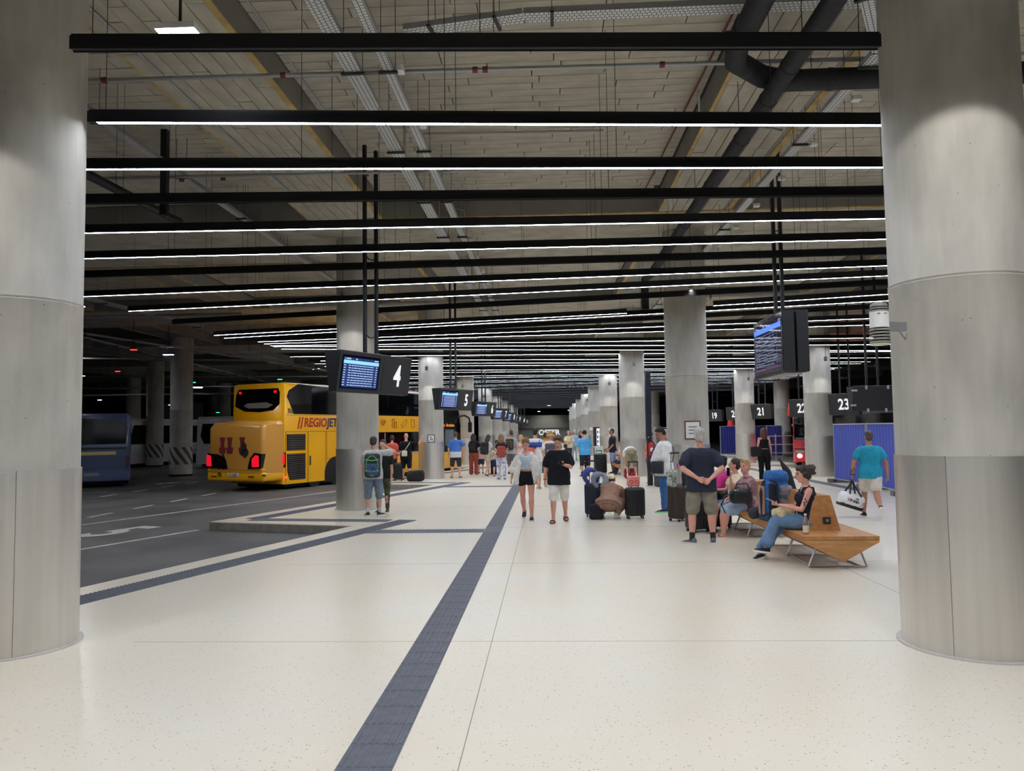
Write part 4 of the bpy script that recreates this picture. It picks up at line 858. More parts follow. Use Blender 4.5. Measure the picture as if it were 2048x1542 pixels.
hoarding((8.9, 22.05), (8.98, 24.7), .1, 1.82, 'second blue corrugated hoarding panel, left of the man in the turquoise shirt', m_hoard)
hoarding((8.75, 17.2), (8.82, 19.6), .1, 1.82, 'blue hoarding panel hidden by the right huge column', m_hoard)
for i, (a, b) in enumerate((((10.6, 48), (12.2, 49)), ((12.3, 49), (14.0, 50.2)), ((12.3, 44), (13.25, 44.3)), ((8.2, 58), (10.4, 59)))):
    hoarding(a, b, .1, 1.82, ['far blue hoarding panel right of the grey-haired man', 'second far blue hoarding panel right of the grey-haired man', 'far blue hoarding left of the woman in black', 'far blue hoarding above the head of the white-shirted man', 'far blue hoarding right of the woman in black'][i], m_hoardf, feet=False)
t = thing('guard_rail', (13.5, 42, 0), 'light steel guard rail left of the red bus', 'railing')
for x in (12.2, 13.3): m = MB(); m.cyl((x, 42, ZR), (x, 42, 1.35), .03, 8); m.build('post', m_zinc, t)
for z in (.35, .8, 1.25): m = MB(); m.cyl((11.6, 42, z), (13.4, 42, z), .022, 8); m.build('rail', m_zinc, t)
t = thing('traffic_cone', (12.0, 55, 1.75), 'bright red cone standing above the far blue hoarding', 'cone'); m = MB(); m.lathe((12.9, 55, 1.85), [(.3, 0), (.26, .03), (.05, 1.0), (.001, 1.02)], 16); m.build('cone_body', M('cone_red', (226, 52, 40), .5), t); m = MB(); m.box((12.9, 55, .85), (.2, .2, 2.0)); m.build('stand', m_grey, t)
# ---------------------------------------------------------------- coaches. local frame: +y forward, x=0 right side, body towards -x, z=0 road
m_busy = M('bus_yellow', (246, 178, 10), .28, coat=.6); m_busy2 = M('ski_box_ochre', (206, 146, 62), .3, coat=.5); m_tail = M('tail_lamp_red', (220, 20, 40), .2, emit=.9); m_taild = M('lamp_black', (16, 12, 14), .2)
m_seam = M('panel_seam', (60, 44, 12), .8); m_chr = M('chrome', (200, 200, 200), .15, 1)
def wheel(t, x, y, z, r=.46, side=1, hub=m_chr, arch=None):
    m = MB(); m.lathe((0, 0, 0), [(r * .62, -.14), (r * .97, -.14), (r, -.1), (r, .1), (r * .97, .14), (r * .62, .14)], 32, False); m.v = [(x + b, y + a, z + c) for a, c, b in m.v]; tri_smooth(m.build('tyre', m_rubber, t))
    m = MB(); pr = [(.001, .07), (.06, .08), (.09, .04), (r * .4, .02), (r * .5, .1), (r * .64, .13), (r * .64, -.1), (.001, -.1)]; m.lathe((0, 0, 0), pr, 32, False); m.v = [(x + side * b, y + a, z + c) for a, c, b in m.v]; tri_smooth(m.build('hub', hub, t))
def extr_side(poly, x0, x1): return [[(x0, y, z) for y, z in poly], [(x1, y, z) for y, z in poly]]
BH = .395
by0 = (-9.069, 26.026, ZR)
B = thing('coach', by0, 'bright yellow double-deck coach with an ochre ski box on its rear', 'bus', rz=-BH, world=False)
W, L = 2.42, 12.5
def body(yv, inset=0): return None
# shell: loft of cross-sections along y
def shell(t, W, L, H, mat, z0=.18, name='body', rear_rake=.12, front_rake=.35, rr=.16):
    rings = []
    ys = [0, .05, .2, L * .3, L * .6, L - .7, L - .25, L]; ins = [.10, .03, 0, 0, 0, 0, .05, .2]
    for y, q in zip(ys, ins):
        ring = []; h = H - q * .35; n = 5
        def yo(z): return y + (rear_rake * (z / H) * (1 if y < 1 else 0) - front_rake * max(0, (z / H - .3)) * (1 if y > L - .8 else 0))
        pts = [(-q, z0 + q * .2), (-q, H * .5), (-q, h - rr)] + [(-q - rr + rr * cos(a), h - rr + rr * sin(a)) for a in (pi / 6, pi / 3)] + [(-q - rr, h)]
        pts += [(-W + q + rr, h)] + [(-W + q + rr - rr * cos(a), h - rr + rr * sin(a)) for a in (pi / 3, pi / 6)] + [(-W + q, h - rr), (-W + q, H * .5), (-W + q, z0 + q * .2)]
        rings.append([(x, yo(z), z) for x, z in pts])
    m = MB(); m.loft(rings); return tri_smooth(m.build(name, mat, t), 40)
shell(B, W, L, 3.7, m_busy)
m = MB(); m.rbox((-W / 2, L / 2, .16), (W * .9, L * .96, .2), .05); m.build('chassis', m_rubber, B)
def side_panel(name, poly, mat, x=.006, d=.02, t=B, smooth=False):
    m = MB(); m.loft(extr_side(poly, x - d, x)); return m.build(name, mat, t)
side_panel('upper_window', [(.55, 2.6), (.22, 3.2), (.3, 3.42), (.78, 3.66), (L - .9, 3.60), (L - .5, 3.3), (L - .12, 2.75), (L - .1, 2.6)], m_glassd)
m = MB(); m.tube([(-.05, .85, 3.66), (-.02, 2.5, 3.63), (-.02, L - 1.2, 3.6)], .055, 8, flat=.6); m.build('roof_rail', M('white_rail', (206, 206, 204), .3, .2), B)
side_panel('lower_window', [(5.35, 1.06), (5.35, 1.92), (L - .4, 1.92), (L - .1, 1.3), (L - .1, 1.06)], m_glassd)
side_panel('window_sill_trim', [(6.35, 1.0), (6.35, 1.06), (9.5, 1.06), (9.5, 1.0)], m_zinc, .012)
for y in (2.9, 4.6, 6.3, 8.0, 9.7): side_panel('window_post', [(y, 2.62), (y, 3.6), (y + .03, 3.6), (y + .03, 2.62)], m_blackgl, .01)
for (y0, y1, z0, z1, n) in ((.22, 1.17, 1.33, 1.9, 9), (.22, 1.17, .31, 1.22, 14)):
    q = [(y0 + (.14 if n > 9 else 0), z0), (y1, z0), (y1, z1), (y0, z1)] + ([(y0 + .02, z0 + .3)] if n > 9 else [])
    side_panel('grille_frame', q, m_blackgl, .008)
    for i in range(n):
        z = z0 + (z1 - z0) * (i + .5) / n; s = max(0, (.3 - (z - z0)) / .3 * .14) if n > 9 else 0
        m = MB(); m.box((.014, (y0 + s + y1) / 2, z), (.02, y1 - y0 - s - .06, (z1 - z0) / n * .45)); m.build('grille_slat', M('slat_grey', (70, 66, 62), .5), B)
for y in (.16, 1.27, 1.33, 2.28, 2.34, 4.4): side_panel('seam', [(y, .2), (y, 1.98), (y + .012, 1.98), (y + .012, .2)], m_seam, .005, .006)
for z in (1.98, 2.56): side_panel('seam', [(.16, z), (5.3, z), (5.3, z + .012), (.16, z + .012)], m_seam, .005, .006)
side_panel('seam', [(2.36, .98), (5.2, .98), (5.2, .99), (2.36, .99)], m_seam, .005, .006)
m = MB(); m.rbox((.015, 1.42, .95), (.03, .05, .34), .01); m.build('door_handle', m_black, B)
for y in (2.85, 9.95):
    m = MB(); pts = [(y + .62 * cos(a), .44 + .6 * sin(a)) for a in [pi * i / 16 for i in range(17)]]; side_panel('wheel_arch', [(y - .62, .12)] + pts[::-1] + [(y + .62, .12)], m_rubber, .008)
    wheel(B, -.14, y, .47, .47, 1, m_busy)
wheel(B, -W + .14, 2.85, .47, .47, -1, m_busy); wheel(B, -.16, 1.7, .42, .44, 1, m_rubber); wheel(B, -W + .2, .9, .42, .44, -1, m_rubber)
# door opening
side_panel('entrance', [(5.4, .22), (5.4, 1.9), (6.3, 1.9), (6.3, .22)], m_blackgl, .012); side_panel('door_edge', [(6.05, .25), (6.05, 1.88), (6.1, 1.88), (6.1, .25)], m_zinc, .016)
side_panel('front_black_panel', [(10.6, .95), (10.45, 2.75), (10.6, 3.62), (L - .35, 3.5), (L - .02, 2.2), (L - .02, .95)], m_blackgl, .014)
side_panel('driver_glass', [(11.0, 1.25), (11.0, 2.0), (11.8, 2.0), (11.8, 1.25)], M('lit_cab_glass', (92, 108, 112), .1), .02)
side_panel('tick_logo', [(10.15, 2.42), (10.5, 2.62), (10.62, 2.75), (10.4, 2.52), (10.2, 2.36)], m_busy, .02)
text('Nitra  Bratislava', .2, M('amber_led', (255, 150, 60), .5, emit=.8), (.024, 11.2, 2.2), (0, 1, 0), (0, 0, 1), None, name='destination_text').parent = B
tx = lambda s, size, mat, y, z, **k: setattr(text(s, size, mat, (.012, y, z), (0, 1, 0), (0, 0, 1), None, **k), 'parent', B)
m_lr = M('logo_red', (176, 44, 30), .5); m_ln = M('logo_navy', (44, 44, 84), .5)
tx('REGIO', .44, m_lr, 1.08, 2.29, al='LEFT', bold=.014, name='logo_lettering', sx=.98, shear=.12); tx('JET', .44, m_ln, 2.36, 2.29, al='LEFT', bold=.014, name='logo_lettering', sx=.98, shear=.12)
tx('326', .21, m_black, .38, 2.7, bold=.004, name='fleet_number', sx=.9)
for y in (.74, .89): side_panel('logo_bar', [(y, 2.08), (y + .1, 2.5), (y + .17, 2.5), (y + .07, 2.08)], m_lr, .012, .006)
m_ico = M('icon_line', (176, 112, 30), .5)
for i, r in enumerate((.08, .17, .26)):
    m = MB(); m.tube([(.012, 5.94 + r * cos(a), 2.16 + r * sin(a)) for a in [R(45 + 90 * k / 8) for k in range(9)]], .022, 5); m.build('wifi_arc', m_ico, B)
for (y, z, w_, h_, sh) in ((6.68, 2.3, .16, .34, 0), (6.86, 2.22, .14, .26, 0), (7.52, 2.28, .42, .16, .6), (8.2, 2.28, .2, .36, 0), (9.0, 2.28, .3, .2, 0)):
    q = V((.012, y, z)); rot = Matrix.Rotation(sh, 3, 'X'); P4 = [q + rot @ V((0, a * w_ / 2, b * h_ / 2)) for a, b in ((-1, -1), (1, -1), (1, 1), (-1, 1), (-1, -1))]
    m = MB(); m.tube(P4, .018, 4, caps=False); m.build('service_icon', m_ico, B)
# mirror
m = MB(); m.tube([(.0, L - .25, 2.62), (.15, L + .15, 2.68), (.32, L + .3, 2.55), (.36, L + .33, 2.3)], .05, 8); m.rbox((.36, L + .32, 2.1), (.2, .14, .5), .05); remesh(m, 'mirror', m_black, B, .02, 2)
# rear face
def rear_panel(name, poly, mat, y, d=.03): m = MB(); m.loft([[(x, y, z) for x, z in poly], [(x, y + d, z) for x, z in poly]]); return m.build(name, mat, B)
def yr(z): return .12 * z / 3.7
rw = [(-.30, 3.50), (-2.1, 3.50), (-2.22, 3.3), (-2.25, 2.9), (-1.8, 2.72), (-1.1, 2.68), (-.5, 2.74), (-.22, 2.95), (-.22, 3.35)]
m = MB(); m.loft([[(x, yr(z) + .0 - .012, z) for x, z in rw], [(x, yr(z) + .1, z) for x, z in rw]]); m.build('rear_window', m_glassd, B)
m = MB(); q = [(-.5, 2.92), (-.75, 2.82), (-1.6, 2.82), (-1.85, 2.9), (-1.7, 3.0), (-.8, 3.02)]; m.loft([[(x, yr(z) - .018, z) for x, z in q], [(x, yr(z) - .01, z) for x, z in q]]); m.build('window_strip', M('strip_grey', (120, 116, 108), .4), B)
for x in (-.42, -2.02): m = MB(); m.rbox((x, yr(3.4) - .02, 3.38), (.12, .02, .09), .01); m.build('high_brake_lamp', m_tail, B)
m = MB(); m.rbox((-1.2, yr(3.6) - .01, 3.62), (.12, .04, .05), .01); m.build('roof_lamp', M('lamp_amber', (230, 190, 120), .3), B)
m = MB(); m.rbox((-.02, .02, 1.02), (.12, .26, .52), .04); m.build('tail_lamp_housing', m_taild, B); m = MB(); m.rbox((.012, -.02, 1.04), (.1, .17, .38), .03); m.build('tail_lamp', m_tail, B)
# ski box (own thing-like part on the rear)
m = MB(); rg = []
for y, q in ((-.02, 0), (-.55, 0), (-.8, .04), (-.93, .12), (-.98, .25)):
    x0, x1 = .06 - q * .6, -W - .02 + q * .6; h = 2.36 - q * 1.0
    rg.append([(x0, y, .62), (x0, y, 1.6), (x0 - .0, y, h - .12), (x0 - .12, y, h), (-W / 2, y, h + .05), (x1 + .12, y, h), (x1, y, h - .12), (x1, y, 1.6), (x1, y, .62)])
m.loft(rg); sb = tri_smooth(m.build('ski_box', m_busy2, B), 40)
m = MB(); m.rbox((-W / 2, -.48, .5), (W + .1, 1.0, .34), .09); tri_smooth(m.build('bumper', m_busy, B), 40)
m = MB(); m.rbox((-W / 2, -.5, .72), (W + .06, .96, .14), .05); tri_smooth(m.build('bumper_ledge', m_busy, B), 40)
def bx_(name, c, d, mat, r=.01, t=B): m = MB(); m.rbox(c, d, r); return m.build(name, mat, t)
yb = -.985
m = MB(); q = [(-.02, .78), (-.6, .76), (-.5, 1.12), (-.32, 1.3), (0, 1.26)]; m.loft([[(x, -1.0, z) for x, z in q], [(x + .03, -.8, z) for x, z in q]]); m.build('tail_lamp_housing', m_taild, B)
m = MB(); q = [(-.1, .83), (-.4, .82), (-.42, 1.08), (-.26, 1.22), (-.12, 1.2)]; m.loft([[(x, -1.015, z) for x, z in q], [(x, -.85, z) for x, z in q]]); m.build('tail_lamp', m_tail, B)
m = MB(); q = [(-W, .78), (-1.5, .76), (-1.62, 1.12), (-1.95, 1.25), (-W, 1.28)]; m.loft([[(x, -1.0, z) for x, z in q], [(x, -.8, z) for x, z in q]]); m.build('tail_lamp_housing', m_taild, B)
m = MB(); q = [(-W - .02, .85), (-W + .2, .84), (-W + .16, 1.2), (-W - .02, 1.24)]; m.loft([[(x, -1.02, z) for x, z in q], [(x, -.85, z) for x, z in q]]); m.build('tail_lamp', m_tail, B)
bx_('number_plate', (-1.25, -.99, .56), (.5, .02, .11), m_white); text('BT·326JE', .1, m_black, (-1.25, -1.004, .56), (1, 0, 0), (0, 0, 1), None, sx=.9, name='plate_text').parent = B
m = MB(); m.tube([(-1.86 + .07 * cos(a), -.99, .56 + .07 * sin(a)) for a in [2 * pi * i / 12 for i in range(13)]], .012, 5, caps=False); m.build('limit_ring', m_taild, B); text('100', .07, m_taild, (-1.86, -1.0, .56), (1, 0, 0), (0, 0, 1), None, name='limit_text').parent = B
for x in (-2.12, -.45): bx_('fog_slot', (x, -.99, .5), (.26, .02, .05), M('slot_brown', (110, 70, 20), .5))
bx_('plate_lamp', (.0, -.95, .55), (.3, .03, .07), m_chr)
for x in (.05, -W - .06): m = MB(); m.ell((x, .12, .42), (.03, .03, .03)); m.build('marker_lamp', M('marker_red', (255, 60, 60), .3, emit=5), B)
m_art = M('armchair_print', (122, 40, 50), .5)
for x in (-1.75, -1.42, -.86):     # printed red armchairs on the box
    q = [(-.13, 1.82), (.13, 1.82), (.09, 1.66), (.08, 1.5), (.16, 1.46), (.13, 1.28), (.1, 1.26), (-.1, 1.26), (-.13, 1.28), (-.16, 1.46), (-.08, 1.5), (-.09, 1.66)]
    m = MB(); m.loft([[(x + a, -.985, z) for a, z in q], [(x + a, -.978, z) for a, z in q]]); m.build('armchair_print', m_art, B)
rq = random.Random(4)
for k, (cx_, cz_, s_) in enumerate(((-.78, 1.5, .2), (-.72, 1.3, .2), (-.88, 1.32, .14), (-1.9, .98, .26), (-1.75, 1.1, .2), (-1.66, .9, .22))):
    q = [(cx_ + s_ * .8 * cos(a) * rq.uniform(.6, 1), cz_ + s_ * sin(a) * rq.uniform(.6, 1)) for a in [2 * pi * i / 11 for i in range(11)]]
    m = MB(); m.loft([[(x, -.99, z) for x, z in q], [(x, -.98, z) for x, z in q]]); m.build('dark_print', M('print_dark', (50, 44, 42), .5), B)
m = MB(); m.tube([(-.5 + .28 * cos(a) * (1 + .12 * cos(5 * a)), -.965, 2.0 + .15 * sin(a) * (1 + .15 * cos(5 * a))) for a in [2 * pi * i / 30 for i in range(31)]], .008, 4, caps=False); m.build('cloud_outline', M('cloud_cream', (232, 196, 130), .5), B)
for z in (2.06, 1.98): bx_('print_line', (-.5, -.972, z), (.3, .01, .02), M('print_brown', (120, 70, 30), .5), .002)
def coach(name, loc, rz, W, L, H, mat, label, side_win=True):
    t = thing(name, loc, label, 'bus', rz=rz, world=False); shell(t, W, L, H, mat, z0=.22, rear_rake=.1)
    m = MB(); m.rbox((-W / 2, L / 2, .18), (W * .9, L * .94, .2), .05); m.build('chassis', m_rubber, t)
    for x in (.004, -W - .004):
        q = [(.5, H * .47), (.3, H * .62), (.4, H * .86), (L - .8, H * .86), (L - .35, H * .5), (L - .4, H * .47)]
        m = MB(); m.loft(extr_side(q, x - .012, x + .012)); m.build('side_window', m_glassd, t)
        for yy_ in (2.2, L - 2.6): wheel(t, x - (.15 if x > 0 else -.15), yy_, .46, .46, 1 if x > 0 else -1, M('hub_grey', (90, 90, 92), .4, .6))
        for y in (1.2, 3.4, 5.2, 7.0): m = MB(); m.box((x, y, H * .3), (.02, .012, H * .3)); m.build('seam', m_black, t)
    return t
t = coach('coach', (-15.8, 28.6, ZR), R(31), 2.4, 11.5, 2.78, M('coach_blue', (66, 82, 124), .3, coat=.4), 'dark blue coach seen from behind, half hidden by the left huge column')
def rp(t, name, poly, mat, y0, y1, rake=.1, H=2.78):
    m = MB(); m.loft([[(x, y0 + rake * z / H, z) for x, z in poly], [(x, y1 + rake * z / H, z) for x, z in poly]]); return m.build(name, mat, t)
rp(t, 'rear_window', [(-.18, 1.62), (-2.2, 1.62), (-2.26, 2.2), (-2.1, 2.58), (-.3, 2.58), (-.12, 2.2)], m_glassd, -.02, .06)
rp(t, 'rear_slot', [(-.14, 1.42), (-2.26, 1.42), (-2.26, 1.5), (-.14, 1.5)], m_black, -.015, .05)
rp(t, 'cream_stripe', [(-.5, 1.22), (-2.2, 1.22), (-2.2, 1.34), (-.5, 1.34)], M('cream_stripe', (196, 180, 120), .5), -.02, .05)
rp(t, 'engine_flap', [(-.2, .66), (-2.2, .66), (-2.2, 1.18), (-.2, 1.18)], M('coach_blue_flap', (58, 72, 110), .35), -.012, .05); rp(t, 'bumper', [(-.02, .28), (-2.38, .28), (-2.4, .6), (0, .6)], M('coach_blue', (66, 82, 124), .3), -.06, .1)
rp(t, 'number_plate', [(-1.05, .45), (-1.55, .45), (-1.55, .56), (-1.05, .56)], m_grey, -.075, -.05)
for x in (-.12, -2.28): rp(t, 'tail_lamp', [(x - .06, .75), (x + .06, .75), (x + .06, 1.15), (x - .06, 1.15)], M('dark_red_lamp', (80, 14, 16), .3), -.015, .05)
t = coach('coach', (-20.3, 43.6, ZR), R(-82), 2.4, 11.5, 2.95, M('coach_white', (214, 210, 222), .35, coat=.3), 'white coach seen from the side between the striped column and the yellow coach')
for y in (2.6, 4.6): m = MB(); m.box((.01, y, .55), (.02, .07, .12)); m.build('flap_lock', m_black, t)
t = coach('coach', (-26.5, 55, ZR), R(176), 2.4, 10.5, 2.95, M('coach_white2', (196, 196, 198), .35), 'white coach front with black grille behind the dark blue coach')
# its front (local y = L) faces the camera
Lf = 10.5
m = MB(); m.loft([[(x, Lf + .02 - .35 * max(0, z / 2.95 - .3), z) for x, z in ((-.15, 1.25), (-2.25, 1.25), (-2.2, 2.6), (-.2, 2.6))], [(x, Lf - .2 - .35 * max(0, z / 2.95 - .3), z) for x, z in ((-.15, 1.25), (-2.25, 1.25), (-2.2, 2.6), (-.2, 2.6))]]); m.build('windscreen', m_glassd, t)
for z, h_ in ((1.0, .05), (.9, .05), (.78, .06)): m = MB(); m.box((-1.2, Lf + .01, z), (2.1, .04, h_)); m.build('grille_bar', m_chr if h_ < .06 else m_black, t)
m = MB(); m.tube([(-1.2 + .13 * cos(a), Lf + .04, .9 + .13 * sin(a)) for a in [2 * pi * i / 16 for i in range(17)]], .016, 6, caps=False)
for a in (pi / 2, pi / 2 + 2.094, pi / 2 - 2.094): m.tube([(-1.2, Lf + .04, .9), (-1.2 + .13 * cos(a), Lf + .04, .9 + .13 * sin(a))], .012, 5)
m.build('star_badge', m_chr, t); m = MB(); m.box((-1.2, Lf + .03, .52), (.5, .02, .11)); m.build('number_plate', m_white, t)
# red coach (front view)
t = coach('coach', (14.7, 47.0, ZR), R(162.5), 2.5, 11.0, 3.15, M('coach_red', (206, 40, 46), .3, coat=.5), 'red coach with lit destination sign behind the column with sign 22')
Lf = 11.0; H_ = 3.15
def fp_(name, poly, mat, d=.02, k=0): m = MB(); m.loft([[(x, Lf + d - .35 * max(0, z / H_ - .3), z) for x, z in poly], [(x, Lf - .15 - .35 * max(0, z / H_ - .3), z) for x, z in poly]]); return m.build(name, mat, t)
fp_('windscreen', [(-.06, 1.3), (-2.44, 1.3), (-2.4, 3.0), (-.1, 3.0)], m_glassd)
fp_('destination_box', [(-.3, 2.45), (-2.2, 2.45), (-2.2, 2.85), (-.3, 2.85)], m_black, .03)
fp_('dashboard_sill', [(-.1, 1.3), (-2.4, 1.3), (-2.4, 1.4), (-.1, 1.4)], M('sill_slate', (60, 78, 88), .4), .03)
m_dl = M('display_white', (225, 255, 240), .4, emit=2.2)
# viewed from the front the reader's left is local x=0 ... mirrored
m = MB(); m.box((-.45 + .0, Lf - .13, 2.66), (.3, .04, .24)); m.build('route_box', m_dl, t)
text('Poprad', .2, m_dl, (-1.0, Lf - .09, 2.7), (-1, 0, 0), (0, 0, 1), None, ext=.004, name='destination_text').parent = t
for x in (-.28, -2.22): m = MB(); m.ell((x, Lf + .01, .55), (.11, .04, .09)); m.build('head_lamp', M('head_lamp_warm', (255, 236, 200), .2, emit=12 if x > -1 else 3), t); fp_('lamp_cluster', [(x + .16, .68), (x - .2, .68), (x - .2, .82), (x + .16, .82)], m_chr, .015)
fp_('bumper_line', [(-.05, .86), (-2.45, .86), (-2.45, .885), (-.05, .885)], m_taild, .02); fp_('number_plate', [(-1.2, .42), (-1.75, .42), (-1.75, .54), (-1.2, .54)], m_white, .03)
text('SAD', .2, m_ln, (-.55, Lf + .03, 1.08), (-1, 0, 0), (0, 0, 1), None, shear=.3, name='front_lettering').parent = t
for x in (-1.1, -1.22): m = MB(); m.tube([(x + .06 * cos(a), Lf + .03, 1.2 + .05 * sin(a)) for a in [2 * pi * i / 10 for i in range(11)]], .012, 5, caps=False); m.build('front_logo', m_white, t)
m = MB(); m.tube([(-1.35, Lf + .03, 1.45), (-1.0, Lf - .02, 2.1)], .025, 5); m.build('wiper', m_white, t)
m = MB(); m.tube([(0.02, Lf - .3, 2.95), (.1, Lf + .2, 3.0), (.14, Lf + .3, 2.7)], .035, 6); m.rbox((.14, Lf + .3, 2.55), (.12, .1, .35), .03); m.build('mirror', M('mirror_red', (200, 60, 50), .4), t)
t = coach('coach', (12.2, 35.2, ZR), R(180), 2.5, 10.5, 2.75, M('coach_maroon_dark', (40, 16, 18), .35), 'dark coach with red roof edge standing behind the blue hoarding')
m = MB(); m.box((.01, 5.2, 2.56), (.04, 9.8, .12)); m.build('red_roof_edge', M('coach_red', (206, 40, 46), .3), t)
# parked white car between the striped columns
t = thing('car', (-22.6, 52.0, ZR), 'small white car seen between the two striped columns', 'car', rz=R(80), world=False)
m = MB(); prof = [(-1.9, .3), (-1.9, .7), (-1.7, .85), (-1.2, 1.0), (-.6, 1.38), (.5, 1.42), (1.1, 1.0), (1.8, .85), (1.95, .6), (1.95, .3)]
m.loft([[(x, y, z) for y, z in prof] for x in (-.8, .8)]); tri_smooth(m.build('car_body', M('car_white', (214, 220, 214), .3, coat=.5), t), 40)
for x in (-.802, .802): m = MB(); m.loft([[(x + s, y, z) for y, z in ((-1.05, 1.0), (-.55, 1.3), (.45, 1.33), (.95, 1.0))] for s in (-.006, .006)]); m.build('side_window', m_glassd, t)
for x in (-.72, .72):
    for y in (-1.25, 1.25): m = MB(); m.lathe((0, 0, 0), [(.02, -.1), (.3, -.1), (.32, 0), (.3, .1), (.02, .1)], 20); m.v = [(x + c, y + a, .32 + b) for a, b, c in m.v]; m.build('tyre', m_rubber, t)
m = MB(); m.box((0, -1.92, .6), (1.2, .04, .12)); m.build('lamps', m_chr, t)
# ---------------------------------------------------------------- people
def unit(v): v = V(v); return v.normalized()
SK = {'fair': (214, 164, 140), 'pale': (222, 178, 158), 'tan': (176, 124, 98), 'pink': (220, 158, 140), 'brown': (140, 92, 70)}
def skin_mat(k): return M('skin_' + k, SK[k], .55, var=.06, vscale=9)
HC = {'black': (24, 20, 20), 'dark': (58, 42, 36), 'brown': (86, 62, 46), 'blond': (196, 158, 104), 'grey': (190, 184, 178), 'dirty': (130, 100, 70), 'auburn': (92, 46, 38), 'grizzle': (84, 72, 66)}
def hair_mat(k): return M('hair_' + k, HC[k], .6, var=.3, vscale=30, stretch=(1, 1, .3), bump=.5, bscale=80)
def cloth(rgb, rgb2=None, sc=10, var=.10): return M('cloth_%d_%d_%d%s' % (*rgb, '_p' if rgb2 else ''), rgb, .85, var=(.5 if rgb2 else var), vscale=sc, col2=rgb2, bump=.25, bscale=90, spec=.2)
PEOPLE = 0
def person(x, y, face, h, label, sex='m', skin='fair', hair=('short', 'dark'), bulk=1.0, belly=0, lean=0, chest=None, twist=0, head=(0, 0, 0),
           legs=((0, .03, 0), (0, .03, 0)), feet=(8, 8), arms=None, top=None, bottom=None, shoes=('sneaker', (40, 40, 42)), seat=None, vox=None, face_on=True, socks=None,
           anchor='feet', curl=(.5, .5), palms=None, extra=None, fpitch=(0, 0), z0=0, open_shirt=None):
    s = h / 1.75; dist = math.hypot(x, y); vox = vox or max(.0085, min(.018, dist * .00052)); cv = max(.011, vox * 1.1)
    chest = lean if chest is None else chest
    pz = .93
    def dirp(a, out=0): return V((out, sin(a), cos(a)))        # spine dir pitched forward
    P0 = V((0, 0, pz * s))
    # legs
    J = {}
    LL = .43 * s; LS = .41 * s
    hipw = .088 * s * (1.08 if sex == 'f' else 1)
    for i, sd in ((0, 'L'), (1, 'R')):
        sg = -1 if sd == 'L' else 1
        th, out, kn = (legs[i] + (0,))[:3] if len(legs[i]) == 3 else legs[i]; th, kn = R(th), R(kn)
        hp = P0 + V((sg * hipw, 0, -.02 * s)) if True else None
        d1 = unit((sg * out, sin(th), -cos(th))); 
        if abs(out) > .3: d1 = unit((sg * out, sin(th) , -cos(th)))
        kneep = hp + d1 * LL; b = th - kn; d2 = unit((sg * out * .35 if abs(out) <= .3 else -sg * out * .7, sin(b), -cos(b))); ank = kneep + d2 * LS
        J['hip' + sd], J['knee' + sd], J['ank' + sd], J['d1' + sd], J['d2' + sd] = hp, kneep, ank, d1, d2
    low = min(J['ankL'].z - (.075 + .0) * s - max(0, sin(R(fpitch[0]))) * .16 * s, J['ankR'].z - .075 * s - max(0, sin(R(fpitch[1]))) * .16 * s)
    dz = -low
    if anchor == 'feet': mid = (J['ankL'] + J['ankR']) / 2; off = V((-mid.x, -mid.y - .04 * s, dz))
    else: off = V((0, 0, dz))
    if seat is not None: off.z = seat + .085 * s * bulk ** .5 - (P0.z - .02 * s)
    for k in list(J):
        if not k.startswith('d'): J[k] = J[k] + off
    P = P0 + off
    # spine
    def spine(t):      # t metres above pelvis (unscaled)
        n = 8; p = P.copy(); T = .56
        for i in range(n):
            u = (i + .5) / n * t / T; a = R(lean) + (R(chest) - R(lean)) * min(1, max(0, u * 1.0)); p = p + dirp(a) * (t / n) * s
        a = R(lean) + (R(chest) - R(lean)) * min(1, max(0, t / T)); return p, a
    def tring(t, w_, d, yo=0, n=20, tw=0):
        p, a = spine(t); f = V((0, cos(a), -sin(a))); r = V((1, 0, 0)); tt = R(twist) * max(0, t / .5)
        r2 = r * cos(tt) + f * sin(tt); f2 = f * cos(tt) - r * sin(tt)
        return [p + r2 * (w_ * s * cos(b) * (abs(cos(b)) ** -.12 if abs(cos(b)) > .01 else 1)) + f2 * ((d * s) * sin(b) + yo * s) for b in (2 * pi * i / n for i in range(n))]
    if sex == 'm': sec = [(-.12, .10, .075, -.01), (-.07, .155, .105, -.01), (0, .165, .115, -.005), (.08, .155, .108, .01), (.17, .148, .103, .012), (.27, .160, .112, .01), (.36, .172, .115, .0), (.43, .168, .1, -.01), (.475, .13, .08, -.015), (.50, .075, .06, -.012)]
    else: sec = [(-.12, .10, .08, -.01), (-.07, .165, .11, -.015), (0, .172, .115, -.01), (.08, .148, .1, .005), (.17, .122, .088, .01), (.27, .135, .1, .008), (.36, .148, .1, .0), (.43, .145, .085, -.008), (.475, .11, .07, -.012), (.50, .065, .052, -.01)]
    sec = [(t, w_ * (1 + (bulk - 1) * (1.0 if t < .4 else .6)), d * (1 + (bulk - 1) * 1.2) + (belly * math.exp(-((t - .12) / .12) ** 2)) * .5, yo + belly * .5 * math.exp(-((t - .12) / .12) ** 2)) for t, w_, d, yo in sec]
    sl = .90 if top else 1
    B_ = MB(); B_.loft([tring(t_, w_ * (sl if t_ < .46 else 1) * (.8 if t_ < -.03 and bottom else 1), d_ * (sl if t_ < .46 else 1) * (.72 if t_ < -.03 and bottom else 1), yo_) for t_, w_, d_, yo_ in sec])
    if sex == 'f':
        for sg in (-1, 1):
            p, a = spine(.33); f = V((0, cos(a), -sin(a))); B_.ell(p + f * .085 * s * bulk + V((sg * .065 * s, 0, 0)), (.058 * s * bulk, .05 * s * bulk, .055 * s * bulk))
